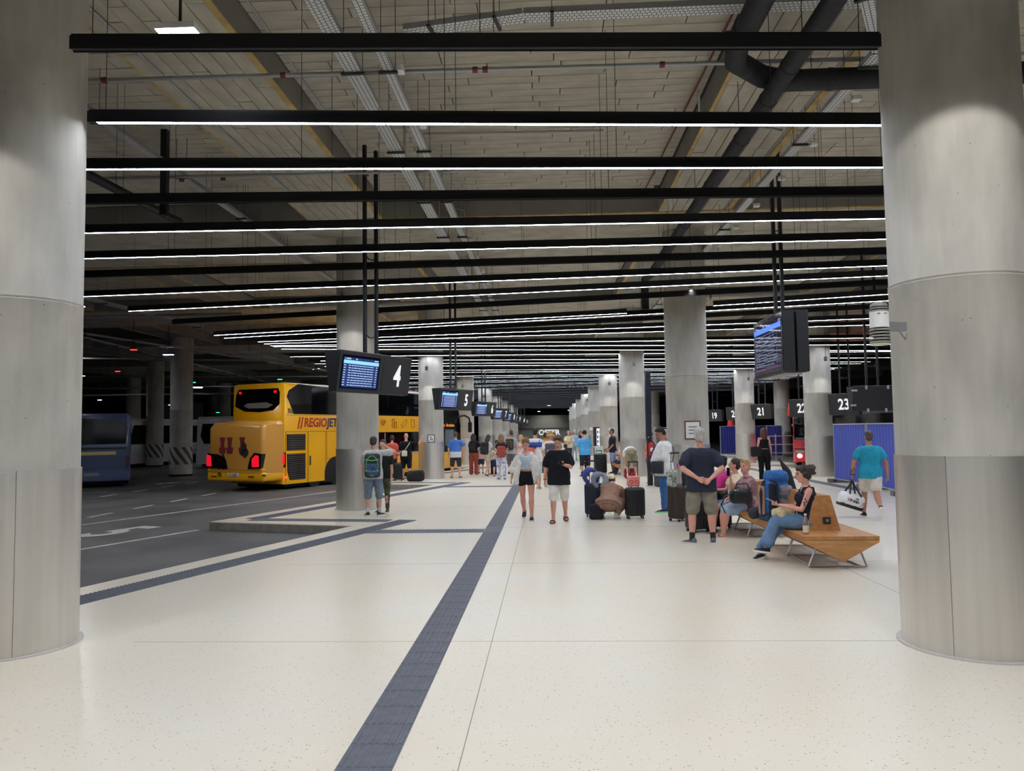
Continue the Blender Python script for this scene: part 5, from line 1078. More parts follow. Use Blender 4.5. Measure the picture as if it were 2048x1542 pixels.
    # neck + head
    nk, na = spine(.49); f = V((0, cos(na), -sin(na))); hp, hyaw, htilt = head
    up = unit(dirp(na) * .9 + V((0, .12, .5))); nt = nk + up * (.118 if sex == 'm' else .104) * s
    hu = Matrix.Rotation(-R(hyaw), 3, 'Z') @ Matrix.Rotation(-(R(hp)) - (R(min(chest, 35)) * .25), 3, 'X') @ Matrix.Rotation(R(htilt), 3, 'Y')
    if chest > 60: hu = Matrix.Rotation(-R(chest + hp - 20), 3, 'X')
    hr, hf, hz = hu @ V((1, 0, 0)), hu @ V((0, 1, 0)), hu @ V((0, 0, 1)); HR = Matrix((hr, hf, hz)).transposed()
    HC_ = nt + hz * .07 * s + hf * .015 * s
    B_.tube([nk - up * .03 * s, nk + up * .05 * s, nt + up * .03 * s], [.06 * s * bulk ** .5, .052 * s * bulk ** .5, .05 * s], 14, caps=True)
    def H(a, b, c): return HC_ + (hr * a + hf * b + hz * c) * s
    hs = 1.0
    B_.ell(H(0, -.012, .028), (.073 * s, .092 * s, .088 * s), HR, 18, 11)
    B_.loft([[H(w_ * cos(b), yo + d * sin(b), z) for b in (2 * pi * i / 16 for i in range(16))] for z, w_, d, yo in ((-.115, .022, .022, .052), (-.105, .036, .036, .045), (-.08, .05, .052, .032), (-.045, .06, .068, .02), (0, .066, .078, .012), (.04, .068, .08, .008))])
    B_.tube([H(0, .088, .02), H(0, .106, -.022)], [.009 * s, .0145 * s], 8); B_.ell(H(0, .088, -.06), (.024 * s, .012 * s, .012 * s), HR)
    for sg in (-1, 1): B_.ell(H(sg * .073, -.004, -.008), (.009 * s, .02 * s, .031 * s), HR, 10, 7)
    # arms
    arms = arms or ((.12, .0, -1, .05, .12, -1), (.12, 0, -1, .05, .12, -1))
    sw = (.178 if sex == 'm' else .155) * (1 + (bulk - 1) * .5)
    sp, sa = spine(.435); tt = R(twist)
    sf = V((0, cos(sa), -sin(sa)))
    AR = []
    for i, sd in ((0, 'L'), (1, 'R')):
        sg = -1 if sd == 'L' else 1; a = arms[i]
        rv = V((cos(tt), 0, 0)) * sg * sw * s + V((0, sin(tt), 0)) * sg * sw * s * 1
        S_ = sp + rv - sf * .012 * s
        u1 = unit((sg * a[0], a[1], a[2])); u2 = unit((sg * a[3], a[4], a[5])); E_ = S_ + u1 * .285 * s; W_ = E_ + u2 * .25 * s
        J['sh' + sd], J['el' + sd], J['wr' + sd], J['fd' + sd] = S_, E_, W_, u2
        k = s * (bulk ** .7) * (1 if sex == 'm' else .85)
        sv = top and top[4] > .3
        B_.tube([S_, S_ + u1 * .09 * s, E_ - u1 * .04 * s, E_], [.054 * k * (.8 if sv else 1), .05 * k * (.9 if sv else 1), .04 * k, .038 * k], 14)
        B_.tube([E_, E_ + u2 * .08 * s, W_ - u2 * .04 * s, W_], [.038 * k, .04 * k, .028 * k, .025 * k], 14)
        # hand
        n = V(palms[i]) if palms and palms[i] else V((-1, 0, 0)); n = V((n.x * sg, n.y, n.z)); n = n - u2 * n.dot(u2); n = unit(n) if n.length > .05 else unit(u2.cross(V((0, 1, 0.1))))
        th = (u2.cross(n) if sd == 'R' else n.cross(u2)).normalized(); hk = s * (1 if sex == 'm' else .9)
        B_.tube([W_, W_ + u2 * .045 * hk, W_ + u2 * .085 * hk], [.026 * hk, .038 * hk, .037 * hk], 14, flat=.42, up=n)
        c = curl[i]
        for q, (o_, ln) in enumerate(((.03, .068), (.011, .078), (-.009, .073), (-.028, .058))):
            b0 = W_ + u2 * .082 * hk + th * o_ * hk; a1 = c * .9; a2 = c * 2.1
            p1 = b0 + (u2 * cos(a1) + n * sin(a1) + th * o_ * 1.2) * ln * .5 * hk; p2 = p1 + (u2 * cos(a2) + n * sin(a2)) * ln * .5 * hk
            B_.tube([b0, p1, p2], [.0088 * hk, .0082 * hk, .007 * hk], 8)
        t0 = W_ + u2 * .028 * hk + th * .026 * hk; t1 = t0 + (u2 * .7 + th * .65 + n * .25).normalized() * .04 * hk; t2 = t1 + (u2 * .85 + th * .1 + n * .45).normalized() * .032 * hk
        B_.tube([t0, t1, t2], [.013 * hk, .0105 * hk, .0085 * hk], 8)
        J['hand' + sd] = W_ + u2 * .08 * hk
    # legs
    kb = s * (bulk ** .8) * (1.04 if sex == 'f' else 1)
    for i, sd in ((0, 'L'), (1, 'R')):
        hp_, k_, a_ = J['hip' + sd], J['knee' + sd], J['ank' + sd]; d1, d2 = J['d1' + sd], J['d2' + sd]
        bs = .84 if bottom else 1; bl = bottom[2] if bottom else 0
        B_.tube([hp_, hp_ + d1 * .12 * s, k_ - d1 * .07 * s, k_], [.088 * kb * bs, .083 * kb * (bs if bl > .5 else 1), .058 * kb * (.92 if bl > .9 else 1), .054 * kb * (.92 if bl > .95 else 1)], 16)
        cf = d2.cross(V((1, 0, 0))); 
        B_.tube([k_, k_ + d2 * .1 * s - cf * .012 * s, k_ + d2 * .2 * s - cf * .008 * s, a_ - d2 * .06 * s, a_], [.052 * kb, .057 * kb, .05 * kb, .035 * kb, .034 * kb], 16)
    t = thing('person', (x, y, z0), label, 'person', rz=R(face), world=False)
    PARTS = {}
    # feet
    for i, sd in ((0, 'L'), (1, 'R')):
        sg = -1 if sd == 'L' else 1; fy = R(feet[i]) * sg; a_ = J['ank' + sd]; pt = R(fpitch[i])
        fx = V((sin(fy), cos(fy), 0)); fd = unit(fx * cos(pt) - V((0, 0, 1)) * sin(pt)); fu = unit(V((0, 0, 1)) * cos(pt) + fx * sin(pt)); fr = fd.cross(fu)
        def F(r_, f_, u_): return a_ + (fr * r_ + fd * f_ + fu * u_) * s
        def fl(secs, z0_, z1_=None): return [[F(w_ * cos(b), yy_, (lo + hi) / 2 + (hi - lo) / 2 * sin(b)) for b in (2 * pi * q / 12 for q in range(12))] for yy_, w_, lo, hi in secs]
        fk = (1 if sex == 'm' else .92)
        if shoes[0] in ('sneaker', 'boot'):
            m = MB(); m.loft(fl([(-.068 * fk, .022, -.06, -.01), (-.055 * fk, .036, -.068, .02), (-.01, .04, -.068, .03), (.04, .042, -.068, .0), (.09 * fk, .046, -.068, -.022), (.14 * fk, .042, -.068, -.032), (.17 * fk, .026, -.066, -.045)], 0)); tri_smooth(m.build('shoe', M('shoe_%d_%d_%d' % shoes[1], shoes[1], .7), t), 60)
            sh = COL.objects[-1] if False else None
            so = MB(); r0 = [(-.074, 0), (-.06, .034), (0, .042), (.09, .05), (.15, .044), (.182, .02), (.182, -.02), (.15, -.044), (.09, -.05), (0, -.042), (-.06, -.034)]
            so.loft([[F(b * 1.04, a * fk * 1.03, -.076) for a, b in r0], [F(b * 1.06, a * fk * 1.03, -.048) for a, b in r0]]); so.build('shoe_sole', M('sole_%d' % (shoes[2][0] if len(shoes) > 2 else 222), shoes[2] if len(shoes) > 2 else (222, 220, 214), .7), t)
        else:
            B_.loft(fl([(-.05, .022, -.055, -.01), (-.03, .033, -.062, .0), (.02, .036, -.062, .0), (.08 * fk, .042, -.062, -.028), (.13 * fk, .04, -.062, -.04), (.16 * fk, .02, -.06, -.046)], 0))
            so = MB(); r0 = [(-.07, 0), (-.055, .034), (0, .04), (.09, .05), (.15, .042), (.18, .02), (.18, -.02), (.15, -.042), (.09, -.05), (0, -.04), (-.055, -.034)]
            so.loft([[F(b, a * fk, -.076) for a, b in r0], [F(b, a * fk, -.06) for a, b in r0]]); so.build('sandal_sole', M('sandal_%d_%d_%d' % shoes[1], shoes[1], .8), t)
            so = MB(); so.tube([F(-.046, .09 * fk, -.06), F(-.03, .085 * fk, -.022), F(.03, .085 * fk, -.02), F(.046, .09 * fk, -.06)], .012 if shoes[0] == 'slide' else .007, 6, flat=2.6 if shoes[0] == 'slide' else 1); so.build('sandal_strap', M('sandal_%d_%d_%d' % shoes[1], shoes[1], .8), t)
        if socks: m = MB(); m.tube([a_ + J['d2' + sd] * .0 - V((0, 0, .02)), a_ - J['d2' + sd] * .09 * s], [.041 * s, .043 * s], 12); tri_smooth(m.build('sock', M('sock_%d' % socks[0], socks, .9), t), 60)
    body = remesh(B_, 'body', skin_mat(skin), t, vox, 2)
    if extra: extra(t, J, spine, H, s)
    # clothes
    def ring2(t_, e, yo=0, ex=0, ez=0):
        ts = [q[0] for q in sec]; 
        w_ = np.interp(t_, ts, [q[1] for q in sec]); d = np.interp(t_, ts, [q[2] for q in sec]); o_ = np.interp(t_, ts, [q[3] for q in sec])
        if t_ < -.07: w_ = sec[1][1]; d = sec[1][2]; o_ = sec[1][3]
        if sex == 'f' and .27 < t_ < .4: d += .03; o_ += .012
        return tring(t_, w_ + e + ex, d + e * .9, o_ + yo)
    bright = 0
    if bottom:
        kind, col, ln, ease = bottom[:4]; mt = col if not isinstance(col, tuple) else cloth(col, *(bottom[4:5] or ()))
        hem = bottom[5] if len(bottom) > 5 else ease
        m = MB(); m.loft([ring2(-.12, .02, ex=-.02), ring2(-.07, .022), ring2(0, .02), ring2(.07, .014), ring2(.09, .012)])
        pb, pa_ = spine(-.05); m.ell(pb + V((0, -.035 * s, -.01 * s)), (.155 * s * bulk, .12 * s * bulk, .10 * s))
        for i, sd in ((0, 'L'), (1, 'R')):
            hp_, k_, a_, d1, d2 = (J[q + sd] for q in ('hip', 'knee', 'ank', 'd1', 'd2'))
            th_r = .088 * kb + ease * s
            if ln <= 1.03: ln_ = min(ln, 1); pts = [hp_, hp_ + d1 * LL * ln_ * .5, hp_ + d1 * LL * ln_]; rs = [.095 * kb, th_r * .97, (.088 - .03 * ln_) * kb + hem * s * 1.25]
            elif ln < 1.2: pts = [hp_, hp_ + d1 * LL * .5, k_, k_ + d2 * LS * (ln - 1)]; rs = [.095 * kb, th_r * .97, .06 * kb + ease * s, .06 * kb + hem * s]
            else:
                e2 = ln - 1; pts = [hp_, hp_ + d1 * .15 * s, k_ - d1 * .03 * s, k_ + d2 * .05 * s, k_ + d2 * LS * e2 * .6, k_ + d2 * LS * e2]
                rk = .056 * kb + ease * s; rs = [.095 * kb, th_r, rk, rk, .053 * kb * (1 - .3 * e2) + (ease + hem) * .5 * s, (.052 - .016 * e2) * kb + hem * s]
            m.tube(pts, rs, 16)
        nm = {'shorts': 'shorts', 'trousers': 'trousers', 'jeans': 'jeans', 'skirt': 'skirt'}[kind]
        PARTS['bottom'] = remesh(m, nm, mt, t, cv, 3, .022 if ease > .012 else .008, .09)
    if top:
        kind, col, hemz, ease, slv = top[:5]; mt = col if not isinstance(col, tuple) else cloth(col, *(top[5:6] or ()))
        m = MB(); zs = [q for q in (hemz, -.1, -.03, .05, .13, .22, .31, .39) if q >= hemz]
        rr_ = [ring2(q, .012 + ease * (1.25 - q) + (.014 if q < .08 else 0)) for q in zs] + [ring2(.44, .016 + ease * .5), ring2(.478, .02), ring2(.5, .016)]
        if kind in ('tank', 'crop_tank'): rr_ = [ring2(q, .008 + ease) for q in zs] + [ring2(.41, .006, ex=-.035)]
        m.loft(rr_)
        if kind in ('tank', 'crop_tank'):
            for sg in (-1, 1):
                p_, a_ = spine(.40); f_ = V((0, cos(a_), -sin(a_))); q_, _ = spine(.475)
                m.tube([p_ + V((sg * .07 * s, 0, 0)) + f_ * .1 * s, q_ + V((sg * .085 * s, 0, 0)) + f_ * .045 * s, q_ + V((sg * .08 * s, 0, 0)) - f_ * .085 * s, p_ + V((sg * .06 * s, 0, 0)) - f_ * .1 * s], .016 * s if kind == 'tank' else .012 * s, 8)
        if slv > 0:
            for sd in 'LR':
                S_, E_, W_ = J['sh' + sd], J['el' + sd], J['wr' + sd]; k = s * (bulk ** .7) * (1 if sex == 'm' else .85); u1 = (E_ - S_).normalized(); u2 = (W_ - E_).normalized()
                in_ = (sp - S_) * .25
                if slv <= 1: m.tube([S_ + in_, S_ + u1 * .05 * s, S_ + u1 * .285 * s * slv], [.06 * k + ease * .3 * s, .06 * k + ease * .5 * s, .05 * k + (.012 + ease * 1.0) * s], 16)
                else: m.tube([S_ + in_, S_ + u1 * .06 * s, E_, E_ + u2 * .25 * s * (slv - 1)], [.062 * k + ease * .5 * s, .06 * k + ease * s, .045 * k + (ease + .008) * s, .038 * k + (ease * 1.6 + .006) * s], 16)
        nm = {'tee': 't_shirt', 'shirt': 'shirt', 'tank': 'tank_top', 'crop_tank': 'cropped_top', 'sweater': 'sweater', 'blouse': 'blouse'}[kind]
        PARTS['top'] = remesh(m, nm, mt, t, cv, 3, .02 if ease > .01 else .008, .1)
    # hair
    hk, hc = hair[0], hair[1]
    if hk != 'bald':
        m = MB(); hm = hair_mat(hc) if isinstance(hc, str) else cloth(hc)
        e = {'short': .008, 'crop': .004, 'cap': .012}.get(hk, .012)
        m.ell(H(0, -.024, .042), ((.074 + e) * s, (.086 + e) * s, (.08 + e) * s), HR, 20, 12)
        if hk != 'cap': m.ell(H(0, -.05, -.0), ((.067 + e) * s, (.056 + e) * s, (.085 + e) * s), HR, 16, 10)
        if hk in ('short', 'wavy', 'curly'): m.ell(H(0, .038, .088), (.055 * s, .04 * s, .028 * s), HR)
        if hk in ('long', 'pony'):
            if hk == 'long':
                for sx_, yy_ in ((0, -.075), (-.045, -.055), (.045, -.055), (-.075, -.02), (.075, -.02)): m.tube([H(sx_, yy_, .03), H(sx_ * 1.05, yy_ - .02, -.08), H(sx_ * 1.05, yy_ - .03, -.18), H(sx_ * .7, yy_ - .02, -.30)], [.045 * s, .044 * s, .038 * s, .02 * s], 12)
            else: m.tube([H(0, -.09, .05), H(0, -.14, .02), H(.02, -.14, -.1), H(.03, -.12, -.18)], [.028 * s, .032 * s, .028 * s, .012 * s], 10)
        if hk == 'bun': m.ell(H(.0, -.11, .07), (.055 * s, .05 * s, .05 * s), HR)
        if hk == 'curlbun':
            rq_ = random.Random(5); m.ell(H(0, .05, .075), (.066 * s, .045 * s, .035 * s), HR)
            for q in range(20): a_ = rq_.uniform(0, 2 * pi); b_ = rq_.uniform(-1.2, 1.2); m.ell(H(.055 * cos(a_) * cos(b_), -.125 + .05 * sin(a_) * cos(b_), .045 + .06 * sin(b_)), (.026 * s,) * 3)
        if hk == 'curly':
            rq_ = random.Random(5)
            for q in range(26): a_ = rq_.uniform(0, 2 * pi); b_ = rq_.uniform(-.7, 1.2); m.ell(H(.085 * cos(a_) * cos(b_), -.035 + .09 * sin(a_) * cos(b_) - .015, .03 + .09 * sin(b_)), (.034 * s,) * 3)
        if hk == 'wavy':
            rq_ = random.Random(8)
            for q in range(14): a_ = rq_.uniform(0, 2 * pi); m.ell(H(.06 * cos(a_), -.02 + .08 * sin(a_), .07 + rq_.uniform(-.02, .04)), (.028 * s,) * 3)
        if hk == 'cap':
            r0 = [H(.068 * cos(b), .05 + .09 * sin(b), .055) for b in [pi * q / 8 for q in range(9)]]; r1 = [p + hz * .008 * s for p in r0]
            m.loft([r0, r1]); PARTS['hair'] = remesh(m, 'cap', hm, t, .01, 1)
        else:
            PARTS['hair'] = remesh(m, 'hair', hm, t, max(.009, vox), 2, {'curly': .03, 'wavy': .02, 'long': .012, 'curlbun': .014}.get(hk, .006), .03)
        if hk == 'cap': mm = MB(); mm.ell(H(0, -.045, -.005), (.072 * s, .052 * s, .05 * s), HR); mm.build('hair', hair_mat('dark'), t, smooth=True)
    else:
        pass
    if face_on:
        me_ = M('eye_dark', (38, 28, 26), .4); mb_ = M('brow_' + skin, tuple(int(v * .45) for v in SK[skin]), .8); ml_ = M('lips_' + skin, (176, 96, 88), .6)
        for sg in (-1, 1):
            m = MB(); m.ell(H(sg * .030, .083, .004), (.0115 * s, .006 * s, .006 * s), HR, 8, 6); m.build('eye', me_, t, smooth=True)
            m = MB(); m.tube([H(sg * .016, .094, .022), H(sg * .032, .09, .027), H(sg * .046, .078, .022)], .0036 * s, 6); m.build('eyebrow', mb_, t)
        m = MB(); m.tube([H(-.02, .094, -.06), H(0, .1, -.058), H(.02, .094, -.06)], .0055 * s, 6); m.build('mouth', ml_, t)
    Wm = Matrix.Translation((x, y, z0)) @ Matrix.Rotation(R(face), 4, 'Z')
    J['W'] = lambda p: Wm @ V(p); J['spine'] = spine; J['H'] = H; J['s'] = s; J['face'] = face; J['sec'] = sec; J['tring'] = tring; J['ring2'] = ring2; J['t'] = t
    return J
def world_tube(J, pts, r, name, mat, label, cat, n=8, flat=1, loc=None, **k):
    P_ = [J['W'](p) for p in pts]; t = thing(name, tuple(P_[0]), label, cat); m = MB(); m.tube(P_, r, n, flat=flat, **k); m.build(name + '_body', mat, t, smooth=True); return t
def backpack(J, col, label, sz=(.30, .17, .44), trim=None, back=.20, zc=.22, pocket=True, pcol=None, rz=0):
    p, a = J['spine'](zc); s = J['s']; f = V((0, cos(a), -sin(a))); c = J['W'](p - f * back * s); face = J['face']
    t = thing('backpack', tuple(c), label, 'backpack', rz=R(face) + rz, world=False); Rt = Matrix.Rotation(-a, 3, 'X'); mt = M('pack_%d_%d_%d' % col, col, .8, var=.12, vscale=9, bump=.3, bscale=70)
    m = MB(); m.rbox((0, 0, 0), sz, .06, Rt); remesh(m, 'pack_body', mt, t, .013, 4, .02, .1)
    if pocket: m = MB(); m.rbox(Rt @ V((0, -sz[1] * .5, -sz[2] * .16)), (sz[0] * .76, sz[1] * .4, sz[2] * .5), .04, Rt); remesh(m, 'front_pocket', M('pack_%d_%d_%d' % (pcol or col), pcol or col, .8, var=.4 if pcol else .1, vscale=30 if pcol else 9), t, .011, 3, .008)
    for sg in (-1, 1):
        pts = [V((sg * .09, .1 * 0 + sz[1] * .4, sz[2] * .42)), V((sg * .1, back - .02, sz[2] * .42 + .04)), V((sg * .115, back + .1, sz[2] * .30)), V((sg * .13, back + .12, sz[2] * .05)), V((sg * .155, back * .8, -sz[2] * .2)), V((sg * .13, sz[1] * .4, -sz[2] * .35))]
        m = MB(); m.tube([Rt @ q * 1 for q in pts], .02, 8, flat=.5); m.build('shoulder_strap', M('strap_%d' % (trim or col)[0], (trim or col), .8), t, smooth=True)
    if trim:
        for z_ in (-.2, .18):
            m = MB(); m.tube([Rt @ V((x_ * sz[0], -sz[1] * .52 - .03, z_ * sz[2] * 1.2 + .05 * abs(x_))) for x_ in (-.42, -.2, 0, .2, .42)], .008, 6); m.build('trim_piping', M('piping_%d_%d_%d' % trim, trim, .6), t)
        m = MB(); m.tube([Rt @ V((.38 * sz[0] * cos(b), -sz[1] * .62, .42 * sz[2] * sin(b))) for b in [2 * pi * q / 14 for q in range(15)]], .007, 6, caps=False); m.build('trim_piping', M('piping_%d_%d_%d' % trim, trim, .6), t)
    return t
def crossbag(J, side, col, label, sz=(.22, .09, .24), t0=-.02, ang=30, scol=None, name='crossbody_bag', off=.05):
    """side: hip the bag hangs on (+1 right, -1 left); ang: degrees around from the side towards the front"""
    s = J['s']; sec = J['sec']; pts = []
    for k in range(25):
        u = 2 * pi * k / 24; tt_ = .22 - .26 * cos(u) ; tt_ = min(.485, max(t0 + .1, tt_)); 
        w_ = np.interp(tt_, [q[0] for q in sec], [q[1] for q in sec]); d = np.interp(tt_, [q[0] for q in sec], [q[2] for q in sec]); o_ = np.interp(tt_, [q[0] for q in sec], [q[3] for q in sec])
        p, a = J['spine'](tt_); f = V((0, cos(a), -sin(a))); pts.append(p + V((side * cos(u) * (w_ + off) * s * .78, 0, 0)) + f * (sin(u) * (d + off) + o_) * s)
    W_ = [J['W'](q) for q in pts]
    p, a = J['spine'](t0); b = R(ang); w_ = np.interp(t0, [q[0] for q in sec], [q[1] for q in sec]); d = np.interp(t0, [q[0] for q in sec], [q[2] for q in sec])
    c = J['W'](p + V((side * (w_ + off + .03) * cos(b), (d + off + .07) * sin(b), 0)) * s)
    t = thing(name, tuple(c), label, 'bag'); mt = M('bag_%d_%d_%d' % col, col, .6)
    m = MB(); m.rbox(c, sz, .025, Matrix.Rotation(R(J['face']) - side * (pi / 2 - b), 3, 'Z')); tri_smooth(m.build('bag_body', mt, t), 50)
    nrm = (c - J['W'](p)).normalized(); m = MB(); m.rbox(c + nrm * sz[1] * .5, (sz[0] * .8, .015, sz[2] * .4), .006, Matrix.Rotation(R(J['face']) - side * (pi / 2 - b), 3, 'Z')); m.build('bag_pocket', mt, t)
    m = MB(); m.tube(W_, .012, 6, caps=False); m.build('bag_strap', M('bagstrap_%d' % (scol or col)[0], scol or col, .7), t, smooth=True)
    return t
AD = (.10, .02, -1, .04, .18, -1)          # relaxed arm
# 1 young man with green-edged backpack, facing away, left of sign 4
J = person(-3.72, 16.35, 8, 1.70, 'young man in light grey tee and blue-grey shorts, hand behind his neck, green-edged backpack', skin='fair', hair=('short', 'dark'), top=('tee', (196, 198, 196), -.13, .02, .62), bottom=('shorts', (120, 134, 152), 1.12, .02, None, .028), shoes=('sneaker', (44, 44, 48)), socks=(200, 200, 200),
    arms=(AD, (.75, .15, .05, -.82, .1, .5)), legs=((-1, .06, 2), (2, .08, 2)), feet=(20, 40), head=(18, 0, 0), curl=(.5, .8))
backpack(J, (58, 60, 72), 'dark grey school backpack with bright green piping and blue pattern', (.33, .2, .50), trim=(120, 220, 120), zc=.17, pcol=(70, 92, 130), back=.21)
J = person(-3.66, 16.95, 175, 1.62, 'person in black tee and camouflage trousers hidden behind the young man with the backpack', hair=('short', 'brown'), skin='fair', top=('tee', (38, 38, 40), -.12, .015, .6), bottom=('trousers', (92, 96, 76), 1.9, .014, (52, 56, 44), .012), shoes=('sneaker', (60, 60, 60)), feet=(10, 10), arms=(AD, AD))
# bald man in black with hand on the column
J = person(-5.12, 27.75, 5, 1.74, 'bald man in black tee and shorts resting a raised hand on the column', hair=('bald', ''), skin='pink', top=('tee', (24, 24, 26), -.18, .025, .7), bottom=('shorts', (30, 30, 32), .95, .02), shoes=('sneaker', (60, 50, 46)), arms=(AD, (.85, .2, -.12, .35, .3, .7)), legs=((3, .05, 3), (-3, .08, 8)), feet=(15, 20))
crossbag(J, -1, (214, 206, 178), 'cream crossbody bag on the back of the bald man in black', (.2, .08, .2), t0=.06, ang=-80, scol=(222, 214, 190))
J = person(-5.75, 28.3, 10, 1.66, 'person in orange-red top with navy bag left of the bald man', hair=('short', 'dark'), top=('tee', (224, 100, 80), -.12, .02, .7), bottom=('trousers', (40, 44, 70), 1.9, .015), arms=(AD, AD), bulk=.95)
# blue tee man hand on hip
J = person(-3.50, 29.2, 4, 1.76, 'man in blue and white tee, hands on hips, seen from behind near sign 5', hair=('short', 'brown'), skin='fair', bulk=1.05, top=('tee', (72, 122, 200), -.02, .018, .62), bottom=('shorts', (52, 54, 56), 1.0, .02), shoes=('sandal', (52, 40, 32)), arms=((.3, .05, -1, .0, .25, -1), (.8, -.15, -.75, -.75, .2, -.5)), legs=((2, .1, 0), (-2, .1, 0)), feet=(20, 20))
m = MB(); m.loft([J['ring2'](q, .06) for q in (-.17, -.1, -.03, .05)]); o = remesh(m, 'shirt_hem', cloth((206, 208, 210)), J['t'], .016, 3, .01)
J = person(-2.98, 31.0, -14, 1.68, 'woman in black top and wide rust-brown trousers with black backpack', sex='f', hair=('long', 'dark'), skin='tan', top=('tee', (30, 28, 30), -.02, .015, .6), bottom=('trousers', (156, 78, 62), 1.95, .03, None, .06), shoes=('sandal', (200, 190, 170)), arms=(AD, (.5, .2, -.8, -.4, .6, -.3)))
backpack(J, (28, 28, 32), 'small black backpack of the woman in rust-brown trousers', (.27, .14, .36), zc=.2)
J = person(-2.35, 30.1, -35, 1.64, 'woman in white tee and beige shorts with a black backpack, stepping', sex='f', hair=('long', 'dark'), skin='fair', top=('tee', (226, 222, 218), -.04, .015, .6), bottom=('shorts', (216, 202, 184), .55, .02), shoes=('sandal', (70, 50, 40)), arms=((.15, .6, -.8, .1, .9, -.2), (.1, .2, -1, .1, .5, -.8)), legs=((18, .05, 5), (-12, .05, 12)), head=(18, 0, 0), fpitch=(0, 18), lean=4)
backpack(J, (34, 38, 46), 'dark navy backpack on the woman in the white tee', (.33, .19, .48), zc=.2)
J = person(-1.98, 29.8, -5, 1.42, 'child in patterned cream tee and navy shorts seen from behind', hair=('short', 'dark'), bulk=.95, top=('tee', (224, 214, 196), -.14, .02, .7, (120, 96, 84)), bottom=('shorts', (42, 54, 84), .95, .018), shoes=('sandal', (60, 44, 38)), arms=(AD, (.15, .4, -.9, .1, .7, -.5)), legs=((0, .08, 0), (0, .08, 0)))
crossbag(J, 1, (44, 46, 52), 'dark crossbody bag of the child in the patterned tee', (.12, .05, .12), t0=.0, ang=-40)
J = person(-1.68, 27.7, 6, 1.66, 'long-haired girl in white and blue patterned trousers with a red-brown backpack', sex='f', hair=('long', 'dirty'), skin='fair', top=('tee', (46, 44, 48), .0, .012, .5), bottom=('trousers', (226, 226, 232), 1.95, .018, (112, 124, 178), .035), shoes=('sneaker', (70, 66, 60)), arms=(AD, (.3, .5, -.8, .1, .9, .1)), legs=((4, .04, 2), (-4, .04, 2)))
backpack(J, (158, 66, 52), 'square red-brown backpack of the long-haired girl', (.31, .15, .40), zc=.13, trim=None)
J = person(-1.45, 30.9, -18, 1.80, 'tall man in grey tee and grey shorts with a tan and black backpack', hair=('crop', 'brown'), skin='tan', top=('tee', (168, 176, 186), -.14, .018, .6), bottom=('shorts', (112, 104, 106), 1.1, .025), shoes=('sneaker', (60, 46, 44)), arms=(AD, AD), legs=((3, .07, 3), (-4, .07, 0)))
backpack(J, (58, 54, 48), 'tan and black hiking backpack of the tall man', (.32, .2, .46), trim=(150, 112, 66), zc=.24)
blob('blue_bag', tuple(J['W'](V((-.28, .12, 1.0)))), (.26, .2, .3), (44, 88, 166), 'bright blue bag held between the girl and the tall man', 'bag', r=.08, wr=.05)
J = person(-1.02, 28.6, 150, 1.62, 'young woman with long blond hair and floral top facing the camera', sex='f', hair=('long', 'blond'), skin='fair', top=('tank', (196, 150, 140), -.1, .014, 0, (214, 204, 190)), bottom=('shorts', (190, 190, 196), .5, .02), arms=(AD, AD), face_on=True)
# walking woman in front
def necklace(t, J, spine, H, s):
    m = MB(); p, a = spine(.46); m.tube([p + V((.06 * cos(b) * s, .045 * s + .05 * sin(b) * s * 0, -.0)) + V((0, .055 * s, -.05 * s * (1 - cos(b) ** 2))) for b in [pi * q / 8 for q in range(9)]], .004, 5, caps=False); m.build('necklace', M('silver', (190, 190, 196), .25, 1), t)
J = person(-.42, 15.35, 176, 1.66, 'young woman walking towards the camera in open white shirt, pale blue top and black shorts', sex='f', bulk=.98, hair=('bun', 'dirty'), skin='pink', top=('crop_tank', (190, 206, 216), .12, .006, 0), bottom=('shorts', (28, 28, 32), .30, .016), shoes=('sneaker', (34, 34, 36), (232, 230, 226)), arms=((.32, .1, -.95, -.05, .28, -1), (.42, -.05, -.9, .15, .2, -1)), legs=((12, .03, 6), (-8, -.02, 30)), feet=(4, 2), head=(24, 3, 0), fpitch=(0, 30), extra=necklace, curl=(.9, .5))
sh = J; m = MB(); s_ = J['s']
for sd, sg in (('L', -1), ('R', 1)):      # open shirt: two front panels, back and sleeves
    S_, E_, W_ = J['sh' + sd], J['el' + sd], J['wr' + sd]; u1 = (E_ - S_).normalized(); u2 = (W_ - E_).normalized()
    m.tube([S_ + V((-sg * .05, 0, .005)), S_ + u1 * .08, E_, E_ + u2 * (.16 if sd == 'L' else .04)], [.058, .062, .068, .07 if sd == 'L' else .10], 16)
    for k_ in range(3): m.tube([S_ + V((-sg * (.05 + .028 * k_), .055 + .01 * k_, .0)), J['spine'](.25)[0] + V((sg * (.17 - .035 * k_), .07 + .015 * k_, 0)), J['spine'](.0)[0] + V((sg * (.22 - .035 * k_), .09, 0)), J['spine'](-.16)[0] + V((sg * (.235 - .035 * k_), .08, 0))], [.022, .024, .024, .024], 10)
bk = []
for q in (-.18, -.05, .1, .25, .38, .47):
    r_ = J['ring2'](q, .035 + .03 * (.4 - q)); n_ = len(r_); half = [r_[i] for i in range(n_) if n_ // 2 <= i <= n_] + [r_[0]]
    c_ = J['spine'](q)[0]; bk.append(half + [c_ + (p - c_) * .86 for p in half[::-1]])
m.loft(bk); remesh(m, 'open_shirt', cloth((232, 228, 220)), J['t'], .011, 3, .016, .1)
m = MB()
for q in range(7): m.ell(J['spine'](.3 - .07 * q)[0] + V((-(.105 + .012 * q), .125, 0)), (.006, .005, .006), None, 6, 5)
m.build('shirt_button', M('button_grey', (120, 116, 112), .4), J['t'])['kind'] = 'stuff'
